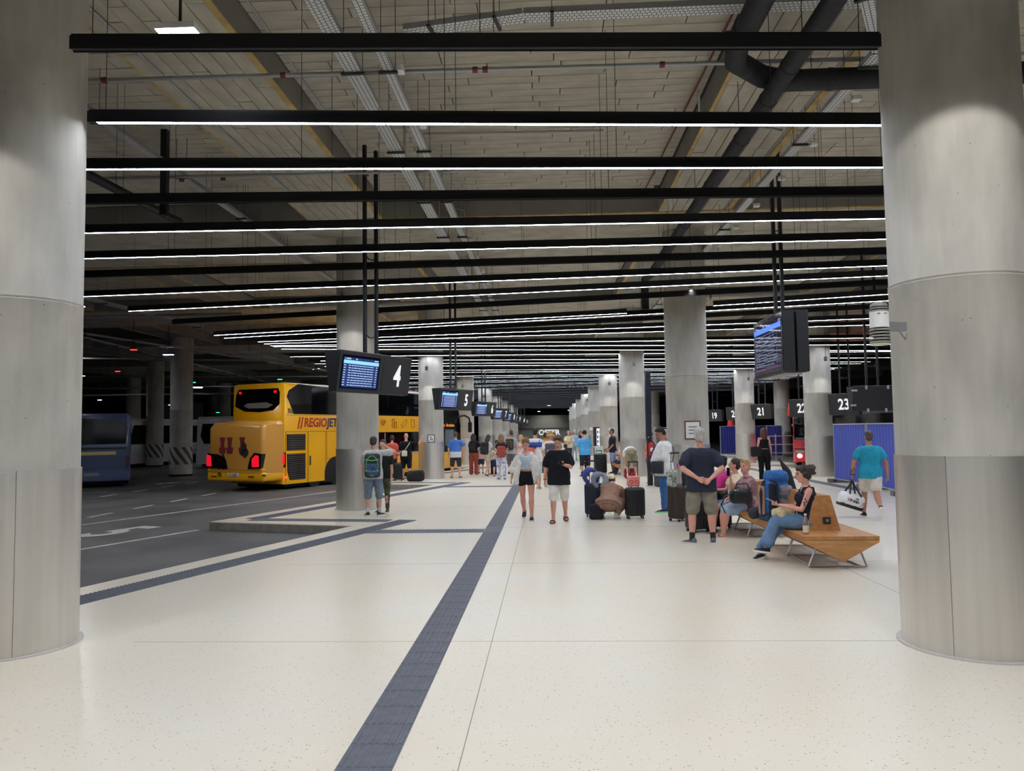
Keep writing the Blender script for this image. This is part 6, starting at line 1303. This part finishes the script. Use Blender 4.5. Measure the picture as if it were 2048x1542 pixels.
c = J['W'](J['handL']); t = thing('sunglasses', tuple(c), 'light-coloured small item dangling from the hand of the walking woman', 'accessory'); m = MB(); m.tube([c + V((0, 0, -.02)), c + V((.01, -.01, -.07)), c + V((.03, -.01, -.12))], [.008, .014, .006], 6); m.ell(c + V((.0, -.01, -.1)), (.018, .01, .024)); m.build('item_body', M('item_cream', (222, 210, 186), .5), t, smooth=True)
# walking man with phone
J = person(.20, 14.95, 178, 1.69, 'man in short-sleeved black shirt and white shorts walking while looking at his phone', hair=('wavy', 'brown'), skin='pink', bulk=1.06, top=('shirt', (30, 31, 36), -.19, .030, .72), bottom=('shorts', (232, 228, 222), 1.02, .015, None, .024), shoes=('slide', (92, 76, 70)), arms=((.22, .28, -.9, -.55, .85, .18), (.26, -.05, -1, .1, .12, -1)), legs=((-12, .05, 16), (10, .05, 6)), feet=(8, 10), head=(26, 6, 0), fpitch=(20, 0), curl=(1.0, .5), palms=((0, .3, 1), None))
c = J['W'](J['handL'] + V((.02, .045, .03))); t = thing('mobile_phone', tuple(c), 'dark mobile phone in the hand of the man in the black shirt', 'phone'); m = MB(); m.rbox(c, (.075, .15, .011), .005, Matrix.Rotation(.5, 3, 'X') @ Matrix.Rotation(.35, 3, 'Z')); m.build('phone_body', m_blackgl, t)
m = MB(); m.tube([J['spine'](.47)[0] + V((-.07, .075, -.0)), J['spine'](.44)[0] + V((0, .12, -.01)), J['spine'](.47)[0] + V((.07, .075, 0))], .014, 8); m.build('collar', cloth((30, 31, 36)), J['t'], smooth=True)
m = MB(); w2 = J['wrR']; m.tube([w2 + V((.032 * cos(a), .032 * sin(a), 0)) for a in [2 * pi * q / 10 for q in range(11)]], .006, 5, caps=False); m.build('watch_strap', m_black, J['t'])
# people behind the walking couple
J = person(-.38, 23.2, -3, 1.84, 'man in white tee with a blue back panel and coral shoulder bag, seen from behind', hair=('crop', 'black'), skin='fair', bulk=1.05, top=('tee', (228, 228, 228), -.16, .02, .7), bottom=('shorts', (190, 204, 208), .9, .02), shoes=('sneaker', (150, 140, 126)), arms=(AD, AD))
m = MB(); r_ = [[q for i_, q in enumerate(J['ring2'](z_, .062)) if 11 <= i_ <= 19] for z_ in (.26, .40)]; m.add([*r_[0], *r_[1]], [(i, i + 1, i + 10, i + 9) for i in range(8)]); o = m.build('back_print', cloth((70, 84, 160)), J['t'], recalc=False); sd_ = o.modifiers.new('s', 'SOLIDIFY'); sd_.thickness = .006; PEND.append(o)
crossbag(J, -1, (214, 96, 86), 'coral red shoulder bag of the man with the blue back panel', (.26, .1, .24), t0=.12, ang=-60, scol=(40, 44, 60))
J = person(.05, 23.9, 5, 1.74, 'person with curly blond hair and grey-pink backpack behind the walking man', sex='f', hair=('curly', 'blond'), skin='fair', top=('tee', (222, 220, 222), -.1, .02, .7), bottom=('shorts', (220, 206, 190), .8, .02), shoes=('sneaker', (170, 176, 180)), arms=(AD, AD))
backpack(J, (96, 84, 96), 'grey and pink backpack of the curly-haired person', (.32, .18, .46), zc=.2, pcol=(170, 140, 160))
J = person(.20, 26.6, 170, 1.70, 'person in black top between the walking couple in the background', hair=('short', 'dark'), skin='tan', top=('tee', (34, 34, 38), -.15, .02, .6), bottom=('trousers', (60, 64, 76), 1.9, .018), arms=(AD, AD), bulk=1.05)
J = person(-.12, 31.5, 20, 1.68, 'person in orange-yellow top deep in the crowd', hair=('short', 'dark'), skin='brown', top=('tee', (224, 150, 40), -.12, .02, .6), bottom=('trousers', (50, 52, 60), 1.9, .018))
J = person(-2.75, 31.6, 0, 1.3, 'child in pink tee half hidden behind the man with the coral-edged trousers', hair=('short', 'brown'), top=('tee', (220, 170, 170), -.12, .02, .6), bottom=('shorts', (60, 66, 90), .8, .02))
# right of centre, background
J = person(1.10, 40.6, -150, 1.72, 'balding older man in cream shirt with arms folded in the background', hair=('bald', ''), skin='pink', bulk=1.12, belly=.05, top=('tee', (226, 210, 176), -.12, .02, .7), bottom=('shorts', (60, 58, 60), .9, .02), arms=((.25, .4, -.8, -.7, .5, .1), (.25, .4, -.8, -.7, .5, .1)))
crossbag(J, 1, (40, 38, 40), 'dark crossbody bag of the man in the cream shirt', (.2, .08, .2), t0=-.02, ang=20)
J = person(1.50, 43.5, -170, 1.76, 'grey-haired man in light blue shirt behind the man in cream', hair=('short', 'grey'), skin='pink', top=('shirt', (150, 188, 220), -.12, .02, .7), bottom=('trousers', (150, 160, 176), 1.9, .02), arms=(AD, AD))
J = person(2.2, 52, 160, 1.66, 'far person in black seen beside the man in light blue', sex='f', hair=('long', 'dark'), top=('sweater', (34, 36, 42), -.1, .02, 1.9), bottom=('trousers', (40, 40, 46), 1.9, .02))
J = person(1.55, 34.5, 165, 1.66, 'person in white tee looking at a phone behind the man in bright blue', hair=('short', 'black'), top=('tee', (228, 228, 230), -.1, .02, .6), bottom=('trousers', (30, 34, 44), 1.9, .018), arms=((.2, .4, -.8, -.3, .9, .3), AD))
J = person(1.38, 29.2, 12, 1.74, 'man in bright blue tee, black shorts and dark cap, hands in front', hair=('cap', (40, 38, 42)), skin='fair', bulk=1.02, top=('tee', (84, 168, 226), -.13, .022, .72), bottom=('shorts', (44, 44, 50), 1.05, .026), shoes=('sneaker', (44, 42, 44), (60, 58, 56)), socks=(30, 30, 32), arms=((.25, .25, -.9, -.3, .5, -.8), (.15, .25, -1, -.3, .5, -.7)), head=(10, 25, 0), legs=((0, .07, 0), (0, .07, 0)))
J = person(2.55, 30.9, 88, 1.80, 'man in navy tee and light blue shorts with large black suitcase, looking left', hair=('crop', 'dark'), skin='tan', bulk=1.02, top=('tee', (40, 44, 60), -.13, .02, .6), bottom=('shorts', (150, 176, 214), .95, .024), shoes=('sneaker', (38, 36, 38)), arms=((.1, .05, -1, .05, .7, -.75), (.1, .1, -1, 0, .8, -.6)), legs=((2, .05, 2), (-3, .05, 2)), palms=((-1, 0, 0), (-1, 0, 0)))
J = person(3.05, 30.2, 92, 1.64, 'seated woman with brown hair and pink top beside the far bench', sex='f', hair=('wavy', 'brown'), skin='fair', top=('blouse', (228, 178, 162), -.1, .02, .9), bottom=('trousers', (46, 58, 104), 1.9, .02), seat=.41, anchor='pelvis', legs=((80, .05, 78), (80, .05, 78)), arms=((.1, .5, -.8, -.3, .7, .5), (.1, .5, -.8, -.3, .7, .6)), lean=8)
J = person(3.05, 31.55, 92, 1.6, 'dark-haired seated person behind the woman in pink', hair=('short', 'black'), skin='tan', top=('tee', (226, 220, 220), -.1, .02, .6), bottom=('trousers', (50, 52, 64), 1.9, .02), seat=.41, anchor='pelvis', legs=((80, .05, 78), (80, .05, 78)), arms=((.1, .5, -.8, -.3, .8, .1), (.1, .5, -.8, -.3, .8, .2)))
# bending man
J = person(2.95, 27.5, 0, 1.76, 'man in white tee and khaki shorts bending far forward, seen from behind', hair=('short', 'brown'), skin='pink', bulk=1.05, lean=66, chest=112, top=('tee', (232, 230, 228), .06, .02, .6), bottom=('shorts', (142, 134, 106), 1.0, .026), shoes=('sneaker', (44, 44, 50), (60, 60, 64)), socks=(226, 224, 222), arms=((.1, .35, -1, .0, .15, -1), (.1, .35, -1, 0, .15, -1)), legs=((-8, .1, 0), (-8, .1, 0)))
t = blob('red_bag', (2.95, 28.05, 0), (.44, .3, .34), (140, 32, 38), 'red and black bag on the floor in front of the bending man', 'bag', r=.08, wr=.05)
# crouching person
J = person(1.2, 15.45, -16, 1.64, 'crouching person in brown top and trousers with white flowered cap, seen from behind', sex='f', hair=('cap', (232, 226, 206)), skin='fair', bulk=1.3, lean=42, chest=58, top=('sweater', (158, 124, 106), -.06, .02, 1.9), bottom=('trousers', (146, 114, 98), 1.86, .03, None, .03), shoes=('sneaker', (222, 214, 190)), legs=((94, .5, 148), (94, .5, 148)), feet=(14, 14), arms=((.1, .8, -.6, -.1, .8, -.5), (.1, .8, -.6, -.1, .8, -.5)), head=(25, -20, 0), fpitch=(12, 12))
m = MB()
for a_, b_ in ((-.05, .03), (.04, .05), (.06, -.01), (-.02, .07)): m.ell(J['H'](a_, -.1, b_), (.02, .012, .02))
m.build('flower_print', M('flower_yellow', (236, 200, 110), .8), J['t'], smooth=True)
m = MB(); m.tube([J['spine'](.42)[0] + V((.1 * cos(b), -.06 * abs(sin(b)) - .05, .06 * sin(b) * 0)) for b in [pi * q / 8 for q in range(9)]], .028, 8); remesh(m, 'scarf', cloth((226, 208, 160), (190, 150, 90), 16), J['t'], .012, 3, .02)
# white tee man with jeans
J = person(2.45, 16.55, 82, 1.83, 'stout man in oversized white tee and blue jeans looking down, hand on a suitcase handle', hair=('short', 'black'), skin='tan', bulk=1.12, belly=.10, top=('tee', (236, 236, 234), -.2, .035, .95), bottom=('jeans', (62, 102, 158), 1.92, .02, None, .02), shoes=('sneaker', (30, 32, 34), (150, 220, 150)), arms=((.1, .1, -1, .0, .5, -.7), (.12, .02, -1, .0, .12, -1)), legs=((2, .06, 2), (-5, .06, 2)), head=(30, -8, 0), palms=((-1, 0, 0), (-1, 0, 0)))
crossbag(J, -1, (44, 46, 58), 'black square crossbody bag in front of the white-shirted man', (.26, .10, .26), t0=-.02, ang=25, off=.09, scol=(58, 62, 84))
J = person(3.3, 24.9, 150, 1.66, 'person in coral top mostly hidden behind the white-shirted man', sex='f', hair=('long', 'dark'), skin='fair', top=('blouse', (238, 110, 84), -.1, .02, .8), bottom=('trousers', (60, 60, 70), 1.9, .02))
J = person(3.92, 26, 175, 1.76, 'far person with pinkish face right of the white-shirted man', hair=('bald', ''), skin='pink', top=('tee', (80, 90, 120), -.1, .02, .6), bottom=('trousers', (60, 60, 70), 1.9, .02))
# grey-haired man
J = person(2.34, 12.05, 0, 1.79, 'grey-haired man in navy tee and khaki shorts, hands clasped behind his back', hair=('wavy', 'grey'), skin='pink', bulk=1.10, top=('tee', (50, 54, 70), -.15, .022, .62), bottom=('shorts', (140, 134, 120), .92, .03), shoes=('sneaker', (98, 98, 108), (216, 214, 212)), socks=(34, 34, 40), arms=((.42, -.46, -1, -.92, -.36, -.62), (.42, -.46, -1, -.92, -.33, -.72)), legs=((0, .12, 0), (0, .12, 0)), feet=(48, 10), head=(-2, 12, 0), palms=((0, -1, .1), (0, -1, .1)), curl=(1.0, .9), vox=.0082)
# seated women on the second bench
J = person(3.28, 12.9, 92, 1.60, 'blond short-haired woman in floral top and pale denim shorts seated on the second bench', sex='f', hair=('wavy', 'blond'), skin='pink', bulk=1.16, belly=.03, top=('blouse', (176, 140, 142), -.12, .025, .95, (104, 74, 88)), bottom=('shorts', (168, 190, 214), .95, .02), shoes=('sandal', (130, 90, 76)), seat=.41, anchor='pelvis', lean=4, legs=((78, .06, 66), (76, .06, 72)), arms=((.08, .42, -.95, -.12, .95, -.35), (.1, .4, -.95, -.1, .9, -.4)), head=(-6, -42, 0), feet=(8, 8), palms=((0, -.3, -1), (0, -.3, -1)))
c = J['W'](V((-.1, .28, .68))); 
t = thing('handbag', (3.0, 12.55, .56), 'black leather handbag on the lap of the blond woman', 'handbag'); m = MB(); m.rbox((3.08, 12.58, .67), (.36, .18, .24), .07); remesh(m, 'bag_body', M('leather_black', (38, 38, 42), .45), t, .012, 3, .012); m = MB(); m.tube([(2.95, 12.5, .76), (2.99, 12.47, .87), (3.15, 12.47, .88), (3.2, 12.5, .76)], .012, 6); m.build('handle', M('leather_black', (38, 38, 42), .45), t, smooth=True); m = MB(); m.tube([(2.9, 12.5, .72), (2.8, 12.46, .68), (2.74, 12.48, .55), (2.8, 12.5, .42)], .022, 6, flat=.4); m.build('strap', m_black, t, smooth=True); m = MB(); m.ell((2.96, 12.47, .77), (.012, .01, .012)); m.ell((3.0, 12.47, .77), (.012, .01, .012)); m.build('buckle', m_chr, t)
J = person(3.22, 13.5, 98, 1.62, 'young woman in cream top talking on a phone, seated behind the blond woman', sex='f', hair=('bun', 'dark'), skin='pink', bulk=1.02, top=('blouse', (236, 222, 190), -.1, .02, .5), bottom=('shorts', (120, 146, 190), .7, .02), shoes=('sneaker', (44, 44, 46)), seat=.41, anchor='pelvis', legs=((80, .05, 70), (78, .05, 74)), arms=((.15, .55, -.7, .1, .1, .95), (.1, .5, -.9, -.2, .9, .05)), head=(-4, 12, 0))
c = J['W'](J['handL'] + V((0, .03, .02))); t = thing('mobile_phone', tuple(c), 'dark phone held up by the young woman in cream', 'phone'); m = MB(); m.rbox(c, (.02, .07, .14), .006, .4); m.build('phone_body', m_blackgl, t)
J = person(3.15, 14.15, 80, 1.66, 'dark-haired person in bright pink sweater seated at the far end of the second bench', sex='f', hair=('bun', 'black'), skin='tan', bulk=1.08, top=('sweater', (222, 66, 150), -.1, .025, 1.9), bottom=('jeans', (110, 140, 170), 1.9, .03, None, .03), seat=.41, anchor='pelvis', legs=((78, .05, 70), (78, .05, 74)), arms=((.1, .4, -.9, -.1, .9, .2), (.1, .4, -.9, -.1, .9, 0)), head=(0, 60, 0))
# woman with headphones
J = person(3.42, 10.52, 82, 1.66, 'young woman with headphones, black tank top and wide jeans seated on the near bench', sex='f', hair=('curlbun', 'dark'), skin='pink', bulk=1.0, top=('tank', (36, 40, 54), -.08, .012, 0), bottom=('jeans', (104, 134, 168), 1.78, .03, None, .055), shoes=('sneaker', (28, 28, 32), (232, 226, 212)), seat=.41, anchor='pelvis', lean=-6, chest=4, legs=((96, .0, 76), (76, -.05, 44)), arms=((.2, .42, -.9, -.28, .95, .18), (.15, .45, -.9, -.25, .95, .12)), head=(4, -6, 0), feet=(0, 5), fpitch=(-8, 20), palms=((0, 0, 1), (0, 0, 1)), curl=(.8, .8), vox=.0082)
s_ = J['s']; t = J['t']
m = MB(); pts = [J['H'](.098 * cos(b), -.02, .02 + .125 * sin(b)) for b in [pi * q / 12 for q in range(13)]]; hp_ = thing('headphones', tuple(J['W'](pts[6])), 'black over-ear headphones on the young woman in the tank top', 'headphones')
m.tube([J['W'](p) for p in pts], .011, 8); m.build('headband', m_black, hp_, smooth=True)
for sg in (-1, 1): m = MB(); m.ell(J['W'](J['H'](sg * .1, -.006, -.002)), (.04, .034, .044)); m.build('ear_cup', m_black, hp_, smooth=True)
c = (J['W'](J['handL']) + J['W'](J['handR'])) / 2 + V((-.05, 0, .05)); t = thing('mobile_phone', tuple(c), 'light phone held by the young woman with headphones', 'phone'); m = MB(); m.rbox(c, (.15, .075, .012), .005, Matrix.Rotation(.45, 3, 'Y')); m.build('phone_body', M('phone_pinkish', (178, 160, 154), .3), t)
blob('tote_bag', tuple(J['W'](V((0, .30, .565)))), (.24, .22, .12), (216, 200, 160), 'crumpled cream cloth bag on the lap of the young woman with headphones', 'bag', rz=.4, r=.04, wr=.09, vox=.011)
m = MB(); m.tube([J['spine'](.47)[0] + V((-.08, -.03, .03)), J['spine'](.42)[0] + V((-.1, .08, 0)), J['spine'](.25)[0] + V((-.02, .13, 0)), J['spine'](.08)[0] + V((.13, .12, 0))], .017, 8, flat=.5); m.build('bag_strap', m_black, J['t'], smooth=True)
for sg, sdn in ((-1, 'L'),):
    e_, s0 = J['elL'], J['shL']; m = MB()
    for k_, (u_, v_) in enumerate(((.45, .01), (.55, -.012), (.62, .008), (.74, -.004))): p_ = s0.lerp(e_, u_); m.ell(p_ + V((-.032, v_, 0)), (.008, .014, .017), None, 7, 5)
    m.build('tattoo', M('tattoo_ink', (84, 74, 84), .7), J['t'])
# woman in black standing
J = person(7.15, 26.0, 4, 1.76, 'woman in sleeveless black top and wide black trousers seen from behind', sex='f', hair=('long', 'auburn'), skin='pink', top=('tank', (26, 26, 28), .12, .012, 0), bottom=('trousers', (24, 24, 26), 1.95, .03, None, .04), arms=((.22, -.05, -1, .12, .05, -1), (.22, 0, -1, .1, .1, -1)), shoes=('sneaker', (40, 40, 42)))
t = blob('shoulder_bag', tuple(J['W'](V((-.27, -.05, .78)))), (.36, .16, .34), (26, 26, 28), 'large black shoulder bag of the woman in black', 'bag', r=.06, wr=.03)
# teal man walking away with duffel
J = person(6.15, 15.1, -10, 1.71, 'muscular man in turquoise tee and beige shorts walking away with a white duffel', hair=('crop', 'grizzle'), skin='tan', bulk=1.12, top=('tee', (42, 150, 182), -.14, .012, .55), bottom=('shorts', (214, 204, 194), .70, .03), shoes=('sneaker', (38, 36, 36), (232, 226, 214)), arms=((.42, -.05, -1, .1, .25, -1), (.36, -.05, -1, .12, .22, -1)), legs=((14, .03, 2), (-18, -.04, 34)), feet=(6, 4), fpitch=(0, 58), vox=.0085)
tp = J['t']; e_, s0, w0 = J['elL'], J['shL'], J['wrL']; m = MB(); rq = random.Random(3)
for k_ in range(14):
    p_ = (s0.lerp(e_, rq.uniform(.6, 1)) if k_ < 5 else e_.lerp(w0, rq.uniform(.05, .85))); a_ = rq.uniform(2.2, 5.6); r_ = .040 if k_ < 8 else .033; m.ell(p_ + V((r_ * cos(a_), r_ * sin(a_), 0)), (.011, .011, .018), None, 7, 5)
m.build('tattoo', M('tattoo_ink', (84, 74, 84), .7), tp)
m = MB(); m.tube([w0 + V((.034 * cos(a), .034 * sin(a), 0)) for a in [2 * pi * q / 10 for q in range(11)]], .009, 5, caps=False); m.build('watch_strap', m_black, tp)
hw = J['W'](J['handL']); c = hw + V((-.04, -.02, -.42))
t = thing('duffel_bag', tuple(c), 'white sports duffel with red and black print carried by the man in turquoise', 'bag'); Rd = Matrix.Rotation(R(18), 3, 'Y') @ Matrix.Rotation(R(10), 3, 'Z')
m = MB(); m.rbox(c, (.50, .26, .28), .1, Rd); remesh(m, 'bag_body', M('duffel_white', (232, 232, 234), .7, bump=.3, bscale=30), t, .012, 4, .02)
m = MB(); m.rbox(c + Rd @ V((0, 0, -.115)), (.46, .25, .07), .05, Rd); m.build('bag_base', m_black, t, smooth=True)
for sg in (-1, 1): m = MB(); m.tube([c + Rd @ V((sg * .12, -.1, .12)), hw + V((sg * .03, -.02, -.12)), hw + V((0, 0, 0))], .016, 6); m.tube([c + Rd @ V((sg * .12, .1, .12)), hw + V((sg * .03, .02, -.12)), hw], .016, 6); m.build('handle', m_black, t, smooth=True)
for k_, (s__, x_, z_, sz_, mm_) in enumerate((('G', -.13, .0, .07, m_red), ('R', -.08, .0, .07, m_black), ('IND', .02, -.01, .07, m_black), ('TAKE', .03, .05, .03, m_black))): text(s__, sz_, mm_, c + Rd @ V((x_, -.148, z_)), Rd @ V((1, 0, 0)), Rd @ V((0, 0, 1)), t, ext=.006, name='bag_print')
m = MB(); q0 = c + Rd @ V((.17, -.142, -.03)); m.tube([q0 + Rd @ V((-.03, 0, -.03)), q0 + Rd @ V((0, -.004, .02)), q0 + Rd @ V((.035, 0, -.02))], .006, 5); m.tube([q0 + Rd @ V((0, -.004, .02)), q0 + Rd @ V((.02, -.002, .05))], .006, 5); m.ell(q0 + Rd @ V((-.003, 0, .035)), (.008, .006, .008)); m.build('figure_logo', m_red, t)
finalize()
NEST = {'shoe_sole': 'shoe', 'sandal_strap': 'sandal_sole', 'hub': 'tyre', 'wheel_fork': 'wheel', 'tail_lamp': 'tail_lamp_housing', 'header_bar': 'screen', 'screen_rows': 'screen', 'footer_bar': 'screen',
        'socket_insert': 'power_socket', 'grip': 'handle_rod', 'plate_text': 'number_plate', 'limit_text': 'limit_ring', 'product': 'cabinet', 'shelf': 'cabinet', 'grille_slat': 'grille_frame', 'shirt_button': 'open_shirt',
        'front_pocket': 'pack_body', 'trim_piping': 'pack_body', 'bag_pocket': 'bag_body', 'black_stripe': 'white_band', 'buckle': 'bag_body', 'foot_slot': 'foot_block', 'armchair_print': 'ski_box', 'dark_print': 'ski_box',
        'cloud_outline': 'ski_box', 'print_line': 'ski_box', 'window_strip': 'rear_window', 'door_handle': 'body', 'indicator': 'post_body', 'destination_text': 'front_black_panel'}
def base(o): return o.name.split('.')[0]
def ctr(o):
    b = o.bound_box; return o.matrix_local.translation + sum((V(c) for c in b), V()) / 8
for root in [o for o in SC.objects if o.parent is None and o.children]:
    ch = list(root.children)
    for c in ch:
        pn = NEST.get(base(c))
        if not pn: continue
        cand = [q for q in ch if base(q) == pn and q.parent == root]
        if cand: c.parent = min(cand, key=lambda q: (ctr(q) - ctr(c)).length)
